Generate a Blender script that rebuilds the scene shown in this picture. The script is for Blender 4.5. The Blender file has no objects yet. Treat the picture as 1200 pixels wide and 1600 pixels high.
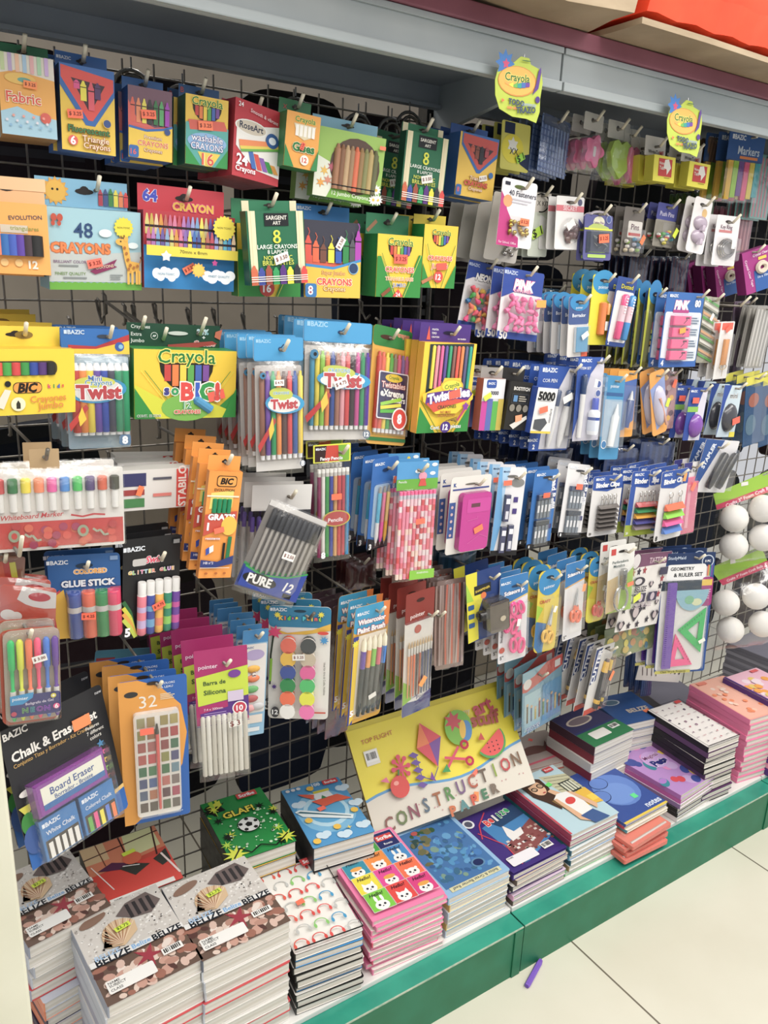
import bpy, bmesh, math, random
import numpy as np
from mathutils import Matrix, Vector
random.seed(7)
S = bpy.context.scene
col = S.collection
# ---------------------------------------------------------------- camera
F = 1240.0
EYE = np.array([0.0, 0.0, 1.42])
_x = np.array([1932., -291., F]); _x /= np.linalg.norm(_x)
_d = np.array([-170., 4155., F]); _d -= _x*(_d@_x); _d /= np.linalg.norm(_d)
_p = np.cross(_x, _d)
MW = np.stack([_x, _p, -_d])
cam = bpy.data.objects.new('camera', bpy.data.cameras.new('camera'))
col.objects.link(cam); S.camera = cam
cam.data.sensor_fit = 'VERTICAL'; cam.data.sensor_height = 24; cam.data.lens = F*24/1600
cam.data.clip_start = 0.02
r_, u_, b_ = MW[:, 0], -MW[:, 1], -MW[:, 2]
cam.matrix_world = Matrix(((r_[0], u_[0], b_[0], EYE[0]), (r_[1], u_[1], b_[1], EYE[1]), (r_[2], u_[2], b_[2], EYE[2]), (0, 0, 0, 1)))
# ---------------------------------------------------------------- world and lamps
W = bpy.data.worlds.new('shop_air'); S.world = W; W.use_nodes = True
W.node_tree.nodes['Background'].inputs[0].default_value = (0.95, 0.96, 1.0, 1)
W.node_tree.nodes['Background'].inputs[1].default_value = 0.52
def area(name, loc, tgt, sx, sy, e, c):
    L = bpy.data.lights.new(name, 'AREA'); L.shape = 'RECTANGLE'; L.size = sx; L.size_y = sy; L.energy = e; L.color = c
    o = bpy.data.objects.new(name, L); col.objects.link(o); o.location = loc
    o.rotation_euler = (Vector(tgt)-Vector(loc)).to_track_quat('-Z', 'Y').to_euler(); return o
area('ceiling_tube_light', (0.3, 0.2, 2.75), (0.6, 0.95, 0.2), 2.4, 0.6, 33, (1, .965, .91))
area('ceiling_tube_light', (2.6, 0.2, 2.75), (2.3, 0.95, 0.2), 2.4, 0.6, 33, (1, .965, .91))
area('ceiling_tube_light', (1.0, -1.2, 2.6), (1.0, 1.2, 0.6), 3.4, 0.6, 20, (1, .96, .90))
area('ceiling_tube_light', (0.5, 2.6, 2.75), (0.5, 2.5, 0), 1.6, 0.6, 20, (1, .96, .88))
S.view_settings.view_transform = 'Standard'; S.view_settings.look = 'None'; S.view_settings.gamma = 1
S.view_settings.use_curve_mapping = False; S.view_settings.exposure = 0.28
S.cycles.transparent_max_bounces = 24
# ---------------------------------------------------------------- projection helpers
def ray(u, v): return MW@np.array([u-600., v-800., F])
def aty(u, v, y):
    r = ray(u, v); return EYE+r*(y/r[1])
def atz(u, v, z):
    r = ray(u, v); return EYE+r*((z-EYE[2])/r[2])
def proj(P):
    c = (np.asarray(P)-EYE)@MW; return F*c[..., 0]/c[..., 2]+600, F*c[..., 1]/c[..., 2]+800
def rotm(rx, ry, rz):
    return np.array(Matrix.Rotation(rz, 3, 'Z')@Matrix.Rotation(ry, 3, 'Y')@Matrix.Rotation(rx, 3, 'X'))
def fit(q, Y, sp=3.0, sy=9.0):
    """the upright rectangle at distance Y whose corners are seen at the four places q"""
    q = np.array(q, float); tl, tr, br, bl = [aty(a, b, Y) for a, b in q]
    c = (tl+tr+br+bl)/4
    w = (np.linalg.norm(tr-tl)+np.linalg.norm(br-bl))/2; h = (np.linalg.norm(tl-bl)+np.linalg.norm(tr-br))/2
    p = np.array([c[0], c[2], w, h, 0, 0, 0.])
    K = np.array([[-.5, .5], [.5, .5], [.5, -.5], [-.5, -.5]])
    sg = np.array([math.radians(sp), math.radians(30), math.radians(sy)])
    def res(p):
        R = rotm(p[4], p[5], p[6]); P = np.array([R@np.array([a*p[2], 0, b*p[3]]) for a, b in K])+np.array([p[0], Y, p[1]])
        u, v = proj(P)
        return np.concatenate([(u-q[:, 0])/2.5, (v-q[:, 1])/2.5, p[4:7]/sg])
    for _ in range(14):
        r0 = res(p); J = np.zeros((11, 7))
        for i in range(7):
            d = p.copy(); d[i] += 1e-5; J[:, i] = (res(d)-r0)/1e-5
        p = p-np.linalg.solve(J.T@J+1e-9*np.eye(7), J.T@r0)
    return p
# ---------------------------------------------------------------- materials
def lin(h):
    h = h.lstrip('#')
    if len(h) == 3: h = ''.join(c*2 for c in h)
    return tuple(((int(h[i:i+2], 16)/255+.055)/1.055)**2.4 if int(h[i:i+2], 16) > 10 else int(h[i:i+2], 16)/3294.6 for i in (0, 2, 4))+(1.,)
def base(name):
    m = bpy.data.materials.new(name); m.use_nodes = True
    return m, m.node_tree.nodes, m.node_tree.links, m.node_tree.nodes['Principled BSDF']
def printed(name, rough, spec=.5, metal=0, coat=0, bump=0.):
    m, N, L, b = base(name)
    a = N.new('ShaderNodeAttribute'); a.attribute_name = 'Col'
    t = N.new('ShaderNodeTexNoise'); t.inputs['Scale'].default_value = 60
    tc = N.new('ShaderNodeTexCoord'); L.new(tc.outputs['Object'], t.inputs['Vector'])
    mr = N.new('ShaderNodeMapRange'); mr.inputs[3].default_value = rough*.8; mr.inputs[4].default_value = rough*1.25
    L.new(t.outputs[0], mr.inputs[0]); L.new(mr.outputs[0], b.inputs['Roughness'])
    hs = N.new('ShaderNodeHueSaturation'); hs.inputs['Saturation'].default_value = .93; hs.inputs['Value'].default_value = .92; L.new(a.outputs['Color'], hs.inputs['Color']); L.new(hs.outputs[0], b.inputs['Base Color']); b.inputs['Specular IOR Level'].default_value = spec
    b.inputs['Metallic'].default_value = metal; b.inputs['Coat Weight'].default_value = coat; b.inputs['Coat Roughness'].default_value = .15
    if bump:
        bp = N.new('ShaderNodeBump'); bp.inputs['Strength'].default_value = bump; bp.inputs['Distance'].default_value = .002
        L.new(t.outputs[0], bp.inputs['Height']); L.new(bp.outputs[0], b.inputs['Normal'])
    return m
def noisy(name, c1, c2, rough, scale=8, metal=0, bump=0, detail=4, stretch=None):
    m, N, L, b = base(name)
    tc = N.new('ShaderNodeTexCoord'); t = N.new('ShaderNodeTexNoise'); t.inputs['Scale'].default_value = scale; t.inputs['Detail'].default_value = detail
    if stretch:
        mp = N.new('ShaderNodeMapping'); mp.inputs['Scale'].default_value = stretch; L.new(tc.outputs['Object'], mp.inputs[0]); L.new(mp.outputs[0], t.inputs['Vector'])
    else: L.new(tc.outputs['Object'], t.inputs['Vector'])
    r = N.new('ShaderNodeValToRGB'); r.color_ramp.elements[0].position = .35; r.color_ramp.elements[1].position = .65
    r.color_ramp.elements[0].color = lin(c1); r.color_ramp.elements[1].color = lin(c2)
    L.new(t.outputs[0], r.inputs[0]); L.new(r.outputs[0], b.inputs['Base Color'])
    b.inputs['Roughness'].default_value = rough; b.inputs['Metallic'].default_value = metal
    if bump:
        bp = N.new('ShaderNodeBump'); bp.inputs['Strength'].default_value = bump; bp.inputs['Distance'].default_value = .004
        L.new(t.outputs[0], bp.inputs['Height']); L.new(bp.outputs[0], b.inputs['Normal'])
    return m
CARD = printed('printed_card', .42, .45)
PLAS = printed('coloured_plastic', .22, .5, coat=.3)
PAPER = printed('paper_pages', .8, .2)
METAL = printed('bright_metal', .25, .5, metal=1)
WAX = printed('wax_and_paint', .5, .4)
def clearmat(name, lo, hi, rough, tint=(1, 1, 1, 1)):
    m = bpy.data.materials.new(name); m.use_nodes = True; N = m.node_tree.nodes; L = m.node_tree.links; N.clear()
    o = N.new('ShaderNodeOutputMaterial'); mx = N.new('ShaderNodeMixShader'); t = N.new('ShaderNodeBsdfTransparent'); g = N.new('ShaderNodeBsdfGlossy')
    t.inputs[0].default_value = tint; g.inputs['Roughness'].default_value = rough; g.inputs[0].default_value = (1, 1, 1, 1)
    lw = N.new('ShaderNodeLayerWeight'); lw.inputs[0].default_value = .35; mr = N.new('ShaderNodeMapRange')
    mr.inputs[3].default_value = lo; mr.inputs[4].default_value = hi
    n = N.new('ShaderNodeTexNoise'); n.inputs['Scale'].default_value = 55; n.inputs['Detail'].default_value = 3
    tc = N.new('ShaderNodeTexCoord'); L.new(tc.outputs['Object'], n.inputs['Vector'])
    bp = N.new('ShaderNodeBump'); bp.inputs['Strength'].default_value = .5; bp.inputs['Distance'].default_value = .004
    L.new(n.outputs[0], bp.inputs['Height']); L.new(bp.outputs[0], g.inputs['Normal'])
    L.new(lw.outputs['Facing'], mr.inputs[0]); L.new(mr.outputs[0], mx.inputs[0])
    L.new(t.outputs[0], mx.inputs[1]); L.new(g.outputs[0], mx.inputs[2]); L.new(mx.outputs[0], o.inputs[0])
    return m
CLEAR = clearmat('clear_plastic_film', .05, .42, .2)
CLEARS = clearmat('smoky_clear_plastic', .10, .5, .15, (.75, .75, .78, 1))
WIRE = noisy('dull_wire', '#6c675f', '#857f75', .4, 40, metal=.45)
TIP = noisy('cream_hook', '#ddd4bc', '#eae2cd', .4, 30)
# ---------------------------------------------------------------- text cache
_tc = {}
def glyphs(s, bold, shear):
    k = (s, bold, shear)
    if k in _tc: return _tc[k]
    cu = bpy.data.curves.new('t', 'FONT'); cu.body = s; cu.resolution_u = 2; cu.offset = bold; cu.shear = shear; cu.fill_mode = 'FRONT'
    cu.align_x = 'CENTER'
    o = bpy.data.objects.new('t', cu); me = o.to_mesh()
    v = np.array([x.co[:2] for x in me.vertices]) if len(me.vertices) else np.zeros((3, 2))
    f = [tuple(p.vertices) for p in me.polygons]
    o.to_mesh_clear(); bpy.data.objects.remove(o); bpy.data.curves.remove(cu)
    mn, mx = v.min(0), v.max(0); v = v-(mn+mx)/2
    _tc[k] = (v, f, mx-mn); return _tc[k]
# ---------------------------------------------------------------- mesh builder
class B:
    """collects coloured shapes on a face w x h metres; x right 0..1, y DOWN 0..1, d = metres out of the face"""
    def __init__(s, w, h, flat=False):
        s.w, s.h, s.flat = w, h, flat; s.v = []; s.f = []; s.c = []; s.d = .0004
    def pt(s, x, y, d=0):
        if s.flat: return ((x-.5)*s.w, (.5-y)*s.h, d)
        return ((x-.5)*s.w, -d, (1-y)*s.h)
    def add(s, vs, fs, c):
        n = len(s.v); s.v += vs
        cols = c if isinstance(c, list) else [c]*len(fs)
        for f, cc in zip(fs, cols): s.f.append(tuple(n+i for i in f)); s.c.append(lin(cc))
    def lay(s, d):
        if d is None: s.d += .00012; return s.d
        return d
    def poly(s, pts, c, d=None):
        d = s.lay(d); s.add([s.pt(x, y, d) for x, y in pts], [tuple(range(len(pts)-1, -1, -1))], c); return s
    def rect(s, x0, y0, x1, y1, c, d=None): return s.poly([(x0, y0), (x1, y0), (x1, y1), (x0, y1)], c, d)
    def ell(s, cx, cy, rx, c, ry=None, d=None, n=20, rot=0):
        if ry is None: ry = rx*s.w/s.h
        P = []
        for i in range(n):
            a = 2*math.pi*i/n; X = rx*s.w*math.cos(a); Y = ry*s.h*math.sin(a)
            P.append((cx+(X*math.cos(rot)-Y*math.sin(rot))/s.w, cy+(X*math.sin(rot)+Y*math.cos(rot))/s.h))
        return s.poly(P, c, d)
    def star(s, cx, cy, r, c, n=5, k=.45, rot=0, d=None, ry=None):
        d = s.lay(d); V = [s.pt(cx, cy, d)]
        for i in range(2*n):
            a = math.pi*i/n+rot-math.pi/2; q = r*(1 if i % 2 == 0 else k)
            V.append(s.pt(cx+q*math.cos(a), cy+q*math.sin(a)*(s.w/s.h if ry is None else ry), d))
        s.add(V, [(0, 1+(i+1) % (2*n), 1+i) for i in range(2*n)], c); return s
    def line(s, pts, t, c, d=None):
        d = s.lay(d)
        for (a, b), (e, g) in zip(pts, pts[1:]):
            X, Y = (e-a)*s.w, (g-b)*s.h; L = math.hypot(X, Y) or 1; nx, ny = -Y/L*t/2/s.w, X/L*t/2/s.h
            s.add([s.pt(a+nx, b+ny, d), s.pt(e+nx, g+ny, d), s.pt(e-nx, g-ny, d), s.pt(a-nx, b-ny, d)], [(0, 1, 2, 3)], c)
        return s
    def t(s, txt, cx, cy, wd, c, out=None, rot=0, sy=1., bold=.012, shear=0, d=None, arc=0):
        """text whose width is wd (fraction of the face width)"""
        if out:
            s._t(txt, cx, cy, wd*(1.03 if wd > 0 else 1), out, rot, sy, bold+.05, shear, s.lay(None), arc); d = s.lay(None)
        s._t(txt, cx, cy, wd, c, rot, sy, bold, shear, s.lay(d), arc); return s
    def _t(s, txt, cx, cy, wd, c, rot, sy, bold, shear, d, arc):
        v, f, sz = glyphs(txt, bold, shear); k = wd*s.w/max(sz[0], 1e-6) if wd > 0 else -wd*s.w/.62; a = math.radians(rot)
        V = []
        for x, y in v:
            X, Y = x*k, y*k*sy
            if arc: Y += arc*s.w*(1-(2*x/sz[0])**2)
            V.append(s.pt(cx+(X*math.cos(a)-Y*math.sin(a))/s.w, cy-(X*math.sin(a)+Y*math.cos(a))/s.h, d))
        s.add(V, f, c)
    def box(s, x0, y0, x1, y1, d0, d1, c, cs=None, ch=0.):
        """block from depth d0 (back) to d1 (front); ch = chamfer metres on the front edge"""
        cs = cs or c; a, b = ch/s.w, ch/s.h
        V = [s.pt(x0, y0, d0), s.pt(x1, y0, d0), s.pt(x1, y1, d0), s.pt(x0, y1, d0),
             s.pt(x0, y0, d1-ch), s.pt(x1, y0, d1-ch), s.pt(x1, y1, d1-ch), s.pt(x0, y1, d1-ch)]
        if ch:
            V += [s.pt(x0+a, y0+b, d1), s.pt(x1-a, y0+b, d1), s.pt(x1-a, y1-b, d1), s.pt(x0+a, y1-b, d1)]
            Fs = [(0, 1, 2, 3), (11, 10, 9, 8)]+[(i, i+4, (i+1) % 4+4, (i+1) % 4) for i in range(4)]+[(i+4, i+8, (i+1) % 4+8, (i+1) % 4+4) for i in range(4)]
            s.add(V, Fs, [cs, c]+[cs]*4+[c]*4)
        else:
            s.add(V, [(0, 1, 2, 3), (7, 6, 5, 4)]+[(i, i+4, (i+1) % 4+4, (i+1) % 4) for i in range(4)], [cs, c]+[cs]*4)
        return s
    def round_pts(s, x0, y0, x1, y1, r, n=4):
        a, b = r/s.w, r/s.h; P = []
        for (cx, cy, q) in ((x1-a, y0+b, -90), (x1-a, y1-b, 0), (x0+a, y1-b, 90), (x0+a, y0+b, 180)):
            for i in range(n+1):
                t = math.radians(q+90*i/n); P.append((cx+a*math.cos(t), cy+b*math.sin(t)))
        return P
    def slab(s, pts, d0, d1, c, cs=None):
        """outline given thickness"""
        cs = cs or c; n = len(pts)
        s.add([s.pt(x, y, d0) for x, y in pts]+[s.pt(x, y, d1) for x, y in pts],
              [tuple(range(n)), tuple(range(2*n-1, n-1, -1))]+[(i, i+n, (i+1) % n+n, (i+1) % n) for i in range(n)], [cs, c]+[cs]*n)
        return s
    def rslab(s, x0, y0, x1, y1, r, d0, d1, c, cs=None): return s.slab(s.round_pts(x0, y0, x1, y1, r), d0, d1, c, cs)
    def rr(s, x0, y0, x1, y1, r, c, d=None): return s.poly(s.round_pts(x0, y0, x1, y1, r), c, d)
    def dome(s, cx, cy, rx, ry, d0, hgt, c, n=16, m=4):
        V = []; fs = []
        for j in range(m):
            a = math.pi/2*j/m
            for i in range(n):
                t = 2*math.pi*i/n; V.append(s.pt(cx+rx*math.cos(a)*math.cos(t), cy+ry*math.cos(a)*math.sin(t), d0+hgt*math.sin(a)))
        V.append(s.pt(cx, cy, d0+hgt)); top = len(V)-1
        for j in range(m-1):
            for i in range(n): fs.append((j*n+i, (j+1)*n+i, (j+1)*n+(i+1) % n, j*n+(i+1) % n))
        for i in range(n): fs.append(((m-1)*n+i, top, (m-1)*n+(i+1) % n))
        s.add(V, fs, c); return s
    def lathe(s, x0, y0, x1, y1, r, d, prof, n=10, sq=1.):
        """round stick along the face from (x0,y0) to (x1,y1); prof = [(t, radius factor, colour to next)...]"""
        A = np.array(s.pt(x0, y0, d)); Z = np.array(s.pt(x1, y1, d)); ax = Z-A; L = np.linalg.norm(ax); ax = ax/L
        nrm = np.array(s.pt(0, 0, 1))-np.array(s.pt(0, 0, 0)); side = np.cross(ax, nrm)
        V = []; fs = []; cs = []
        for (t, rf, c) in prof:
            for i in range(n):
                a = 2*math.pi*i/n; V.append(tuple(A+ax*L*t+(side*math.cos(a)+nrm*math.sin(a)*sq)*r*rf))
        for j in range(len(prof)-1):
            for i in range(n): fs.append((j*n+i, j*n+(i+1) % n, (j+1)*n+(i+1) % n, (j+1)*n+i)); cs.append(prof[j][2])
        m = (len(prof)-1)*n
        fs += [tuple(range(n-1, -1, -1)), tuple(m+i for i in range(n))]; cs += [prof[0][2], prof[-1][2]]
        s.add(V, fs, cs); return s
    def ring(s, cx, cy, rx, ry, r, d, c, n=20, m=6, rot=0, a0=0, a1=360):
        V = []; fs = []; full = a1-a0 >= 360; N_ = n if full else n+1
        for i in range(N_):
            t = math.radians(a0+(a1-a0)*i/n)
            X, Y = math.cos(t), math.sin(t)
            for j in range(m):
                q = 2*math.pi*j/m; k = r*math.cos(q)
                lx, ly = (rx*s.w+k)*X, (ry*s.h+k)*Y
                V.append(s.pt(cx+(lx*math.cos(rot)-ly*math.sin(rot))/s.w, cy+(lx*math.sin(rot)+ly*math.cos(rot))/s.h, d+r*math.sin(q)))
        for i in range(n if full else n):
            if not full and i == n: break
            for j in range(m):
                a, b2 = (i % N_)*m, ((i+1) % N_)*m; fs.append((a+j, b2+j, b2+(j+1) % m, a+(j+1) % m))
        s.add(V, fs, c); return s
    def mesh(s, name, mat, smooth=False):
        me = bpy.data.meshes.new(name); me.from_pydata(s.v, [], s.f); me.materials.append(mat)
        ca = me.color_attributes.new('Col', 'FLOAT_COLOR', 'CORNER'); buf = []
        for f, c in zip(s.f, s.c): buf += list(c)*len(f)
        ca.data.foreach_set('color', buf)
        if smooth: me.shade_smooth(); me.set_sharp_from_angle(angle=math.radians(50))
        me.update(); return me
def tag(o, label=None, cat=None, group=None, kind=None):
    if label: o['label'] = label
    if cat: o['category'] = cat
    if group: o['group'] = group
    if kind: o['kind'] = kind
    return o
def obj(name, me, parent=None):
    o = bpy.data.objects.new(name, me); col.objects.link(o)
    if parent: o.parent = parent
    return o
def copy_tree(o, parent=None):
    c = o.copy(); col.objects.link(c)
    if parent: c.parent = parent
    for ch in o.children: copy_tree(ch, c)
    return c
GRID_Y = 1.40
ORD = ['', 'second', 'third', 'fourth', 'fifth', 'sixth', 'seventh', 'eighth', 'ninth', 'tenth', 'eleventh', 'twelfth', 'thirteenth', 'fourteenth', 'fifteenth', 'sixteenth', 'seventeenth']
def rod(name, pts, r, mat, parent=None, n=6):
    """a round bar through points"""
    P = [np.array(p, float) for p in pts]; V = []; fs = []
    for i, p in enumerate(P):
        t = (P[min(i+1, len(P)-1)]-P[max(i-1, 0)]); t /= np.linalg.norm(t)
        a = np.cross(t, [0, 0, 1]) if abs(t[2]) < .9 else np.cross(t, [1, 0, 0]); a /= np.linalg.norm(a); b = np.cross(t, a)
        for j in range(n):
            q = 2*math.pi*j/n; V.append(tuple(p+(a*math.cos(q)+b*math.sin(q))*r))
    for i in range(len(P)-1):
        for j in range(n): fs.append((i*n+j, i*n+(j+1) % n, (i+1)*n+(j+1) % n, (i+1)*n+j))
    fs += [tuple(range(n-1, -1, -1)), tuple((len(P)-1)*n+j for j in range(n))]
    me = bpy.data.meshes.new(name); me.from_pydata(V, [], fs); me.materials.append(mat); me.shade_smooth()
    return obj(name, me, parent)
def make_hook(x, z, yf, what, tip=.024, white=True, drop=0, grp='wire display hooks on the grid'):
    e = obj('display_hook', None); e.location = (x, GRID_Y, z); tag(e, what, 'hook', grp)
    rod('prong', [(0, -.004, 0), (0, (yf-GRID_Y)*.5, -drop*.5), (0, yf-GRID_Y, -drop)], .0026, WIRE, e)
    rod('upturned_tip', [(0, yf-GRID_Y, -drop), (0, yf-GRID_Y-tip*.75, tip*.75-drop)], .0029, TIP if white else WIRE, e, 8)
    rod('clip', [(0, .006, .012), (0, -.006, .008), (0, -.006, -.02), (0, .006, -.022)], .003, WIRE, e)
    return e
class It:
    """a pack hanging on the wall: quad = its front face corners TL TR BR BL in the photograph, Y = how far the face is"""
    def __init__(s, name, label, cat, quad, Y=1.2, sp=3., sy=9., group=None):
        p = fit(quad, Y, sp, sy); s.w, s.h = p[2], p[3]; s.name, s.label, s.cat, s.Y = name, label, cat, Y; s.group = group
        R = rotm(p[4], p[5], p[6]); o = np.array([p[0], Y, p[1]])+R@np.array([0, 0, -s.h/2])
        s.root = obj(name, None); s.root.empty_display_size = .02
        s.R = R; s.o = o; s.root.matrix_world = Matrix.Translation(o)@Matrix(R.tolist()).to_4x4()
    def b(s): return B(s.w, s.h)
    def part(s, name, b, mat=None, smooth=False, parent=None, label=None):
        o = obj(name, b.mesh(name, mat or CARD, smooth), parent or s.root)
        if label: o['label'] = label
        return o
    def sticker(s, x, y, c='#ff6a45', w=.16, rot=0, txt='$ 3.25', d=.004, hh=.55):
        b = s.b(); W_ = w*s.w; H_ = W_*hh; a = math.radians(rot); P = []
        for X, Y in ((-.5, .5), (.5, .5), (.5, -.5), (-.5, -.5)):
            X *= W_; Y *= H_; P.append((x+(X*math.cos(a)-Y*math.sin(a))/s.w, y-(X*math.sin(a)+Y*math.cos(a))/s.h))
        b.poly(P, c, d)
        if txt: b.t(txt, x, y, w*.8, '#7a2a20' if c[1] in 'fF' else '#222', rot=rot, d=d+.0004)
        return s.part('price_sticker', b, CARD)
    def card(s, c, cs=None, r=.004, th=.0012, name='card', x0=0, y0=0, x1=1, y1=1, d=0):
        b = s.b(); b.rslab(x0, y0, x1, y1, r, d-th, d, c, cs); b.d = d+.0002; return b
    def film(s, x0=0, y0=0, x1=1, y1=1, d=.008, name='clear_bag', mat=None, nx=7, ny=9, amp=.0025):
        b = s.b(); V = []; rnd = random.Random(hash(s.label) % 999 if False else len(s.label))
        for j in range(ny+1):
            for i in range(nx+1):
                u, v = i/nx, j/ny; e = min(u, 1-u)*4; e = min(1, e); g = min(1, min(v, 1-v)*5)
                V.append(b.pt(x0+(x1-x0)*u, y0+(y1-y0)*v, d*e**.5*g**.5+.001+rnd.uniform(-amp, amp)*e))
        fs = [(j*(nx+1)+i, (j+1)*(nx+1)+i, (j+1)*(nx+1)+i+1, j*(nx+1)+i+1) for j in range(ny) for i in range(nx)]
        b.add(V, fs, '#fff'); return s.part(name, b, mat or CLEAR, True)
    def blister(s, x0, y0, x1, y1, d=.015, name='clear_blister', mat=None):
        b = s.b(); sl = d*.25; ax, ay = sl/s.w, sl/s.h
        V = [b.pt(x0, y0, .0015), b.pt(x1, y0, .0015), b.pt(x1, y1, .0015), b.pt(x0, y1, .0015), b.pt(x0+ax, y0+ay, d), b.pt(x1-ax, y0+ay, d), b.pt(x1-ax, y1-ay, d), b.pt(x0+ax, y1-ay, d)]
        b.add(V, [(7, 6, 5, 4)]+[(i, i+4, (i+1) % 4+4, (i+1) % 4) for i in range(4)], '#fff')
        return s.part(name, b, mat or CLEAR)
    def stick(s, name, x0, y0, x1, y1, r, d, pr, cap=None, capn='cap', mat=None):
        """round stick part; with cap, the profile up to that place is a sub-part of its own"""
        b = s.b(); k = next((i for i, q in enumerate(pr) if q[0] >= cap), 0) if cap else 0
        b.lathe(x0, y0, x1, y1, r, d, pr[k:]); o = s.part(name, b, mat or WAX, True)
        if k: g = s.b(); g.lathe(x0, y0, x1, y1, r, d, pr[:k]+[(pr[k][0], pr[k-1][1], pr[k-1][2])]); s.part(capn, g, mat or WAX, True, parent=o)
        return o
    def sticks(s, name, n, x0, x1, y0, y1, cols, d=.005, r=None, prof=None, sl=0., cap=None, capn='cap'):
        r = r or (x1-x0)*s.w/n*.46
        for i in range(n):
            x = x0+(x1-x0)*(i+.5)/n; c = cols[i % len(cols)]
            s.stick(name, x, y0, x+sl, y1, r, d, [(t, q, (cc or c)) for t, q, cc in (prof or [(0, .5, None), (.03, 1, None), (1, 1, None)])], cap, capn)
    def done(s, n=0, dy=.022, hook=(.5, .06), tip=.022, hl=None, white=True, jit=.004, d=0, droop=0., sx=0.):
        """n more of the same behind it on the hook"""
        front = s.label
        tag(s.root, front, s.cat, s.group)
        if n: s.root['group'] = s.group or ('row of '+s.cat.split(' ')[-1]+' packs: '+s.short())
        rnd = random.Random(len(s.label)*7+int(s.w*1e4))
        for i in range(n):
            c = copy_tree(s.root); y = dy*(i+1)
            c.location = s.root.location+Vector((rnd.uniform(-jit, jit)+sx*(i+1), y, rnd.uniform(-jit, jit)*.6+droop*(i+1)))
            c.rotation_euler = (s.root.rotation_euler[0], s.root.rotation_euler[1]+rnd.uniform(-.02, .02), s.root.rotation_euler[2]*(1-.1*i/n if n else 1))
            c['label'] = s.short()+', '+ORD[i+1]+' from the front on its hook'
            for ch in list(c.children):
                if ch.name.startswith('price_sticker') and i > 0: bpy.data.objects.remove(ch)
        if n: s.root['label'] = s.short()+', front one on its hook'
        if hook:
            P = s.o+s.R@np.array([(hook[0]-.5)*s.w, d, (1-hook[1])*s.h])
            yb = P[1]-.012
            make_hook(P[0], P[2]-.002, yb, 'wire display hook carrying the '+(hl or s.short()), tip, white)
        return s
    def short(s):
        w = s.label.split(' '); return ' '.join(w[:9])
# ================================================================ THE PLACE
def solid(name, x0, y0, z0, x1, y1, z1, mat, parent=None, bev=0.):
    me = bpy.data.meshes.new(name); bm = bmesh.new(); bmesh.ops.create_cube(bm, size=1)
    for v in bm.verts: v.co = Vector(((x0+x1)/2+v.co.x*(x1-x0), (y0+y1)/2+v.co.y*(y1-y0), (z0+z1)/2+v.co.z*(z1-z0)))
    if bev: bmesh.ops.bevel(bm, geom=bm.edges[:], offset=bev, segments=2, affect='EDGES', profile=.6)
    bm.to_mesh(me); bm.free(); me.materials.append(mat); return obj(name, me, parent)
def floor_mat():
    m, N, L, b = base('cream_floor_tiles')
    tc = N.new('ShaderNodeTexCoord'); sp = N.new('ShaderNodeSeparateXYZ'); L.new(tc.outputs['Object'], sp.inputs[0])
    def line(sock, off, per):
        a = N.new('ShaderNodeMath'); a.operation = 'SUBTRACT'; L.new(sock, a.inputs[0]); a.inputs[1].default_value = off-per/2
        q = N.new('ShaderNodeMath'); q.operation = 'FLOORED_MODULO'; L.new(a.outputs[0], q.inputs[0]); q.inputs[1].default_value = per
        s = N.new('ShaderNodeMath'); s.operation = 'SUBTRACT'; L.new(q.outputs[0], s.inputs[0]); s.inputs[1].default_value = per/2
        ab = N.new('ShaderNodeMath'); ab.operation = 'ABSOLUTE'; L.new(s.outputs[0], ab.inputs[0])
        lt = N.new('ShaderNodeMath'); lt.operation = 'LESS_THAN'; L.new(ab.outputs[0], lt.inputs[0]); lt.inputs[1].default_value = .0022; return lt
    lx = line(sp.outputs[0], 1.1885, .603); ly = line(sp.outputs[1], .95, .603)
    mx = N.new('ShaderNodeMath'); mx.operation = 'MAXIMUM'; L.new(lx.outputs[0], mx.inputs[0]); L.new(ly.outputs[0], mx.inputs[1])
    n = N.new('ShaderNodeTexNoise'); n.inputs['Scale'].default_value = 3; n.inputs['Detail'].default_value = 6; L.new(tc.outputs['Object'], n.inputs[0])
    r = N.new('ShaderNodeValToRGB'); r.color_ramp.elements[0].position = .3; r.color_ramp.elements[1].position = .75; r.color_ramp.elements[0].color = lin('#d2cdba'); r.color_ramp.elements[1].color = lin('#ddd9c8'); L.new(n.outputs[0], r.inputs[0])
    mc = N.new('ShaderNodeMixRGB'); L.new(mx.outputs[0], mc.inputs[0]); L.new(r.outputs[0], mc.inputs[1]); mc.inputs[2].default_value = lin('#6f6759')
    L.new(mc.outputs[0], b.inputs['Base Color']); b.inputs['Roughness'].default_value = .32
    bp = N.new('ShaderNodeBump'); bp.inputs['Strength'].default_value = .4; bp.inputs['Distance'].default_value = -.002; L.new(mx.outputs[0], bp.inputs['Height']); L.new(bp.outputs[0], b.inputs['Normal'])
    return m
fl = solid('floor', -1.5, -1.5, -.04, 5.5, 4.2, 0, floor_mat()); fl['kind'] = 'structure'
WALLM = noisy('wall_paint', '#6d665a', '#7a7266', .7, 2)
w_ = solid('wall_back', -1.5, 4.1, 0, 5.5, 4.2, 2.8, WALLM); w_['kind'] = 'structure'
SLATE = noisy('slate_steel', '#868e96', '#939ba2', .5, 5)
TRIMM = noisy('pale_steel', '#929b9e', '#a2a9aa', .42, 4)
DARKST = noisy('dark_steel', '#33332f', '#454440', .45, 12, metal=.5)
GREEN = noisy('green_laminate', '#1d6b4a', '#237556', .5, 14, bump=.05)
TEAL = noisy('teal_laminate', '#2b8672', '#389a82', .28, 10)  # plinth green painted lighter and tealer, as its top catches the light
WHITE = noisy('white_board', '#d9d7d2', '#e6e4de', .4, 10)
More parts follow.
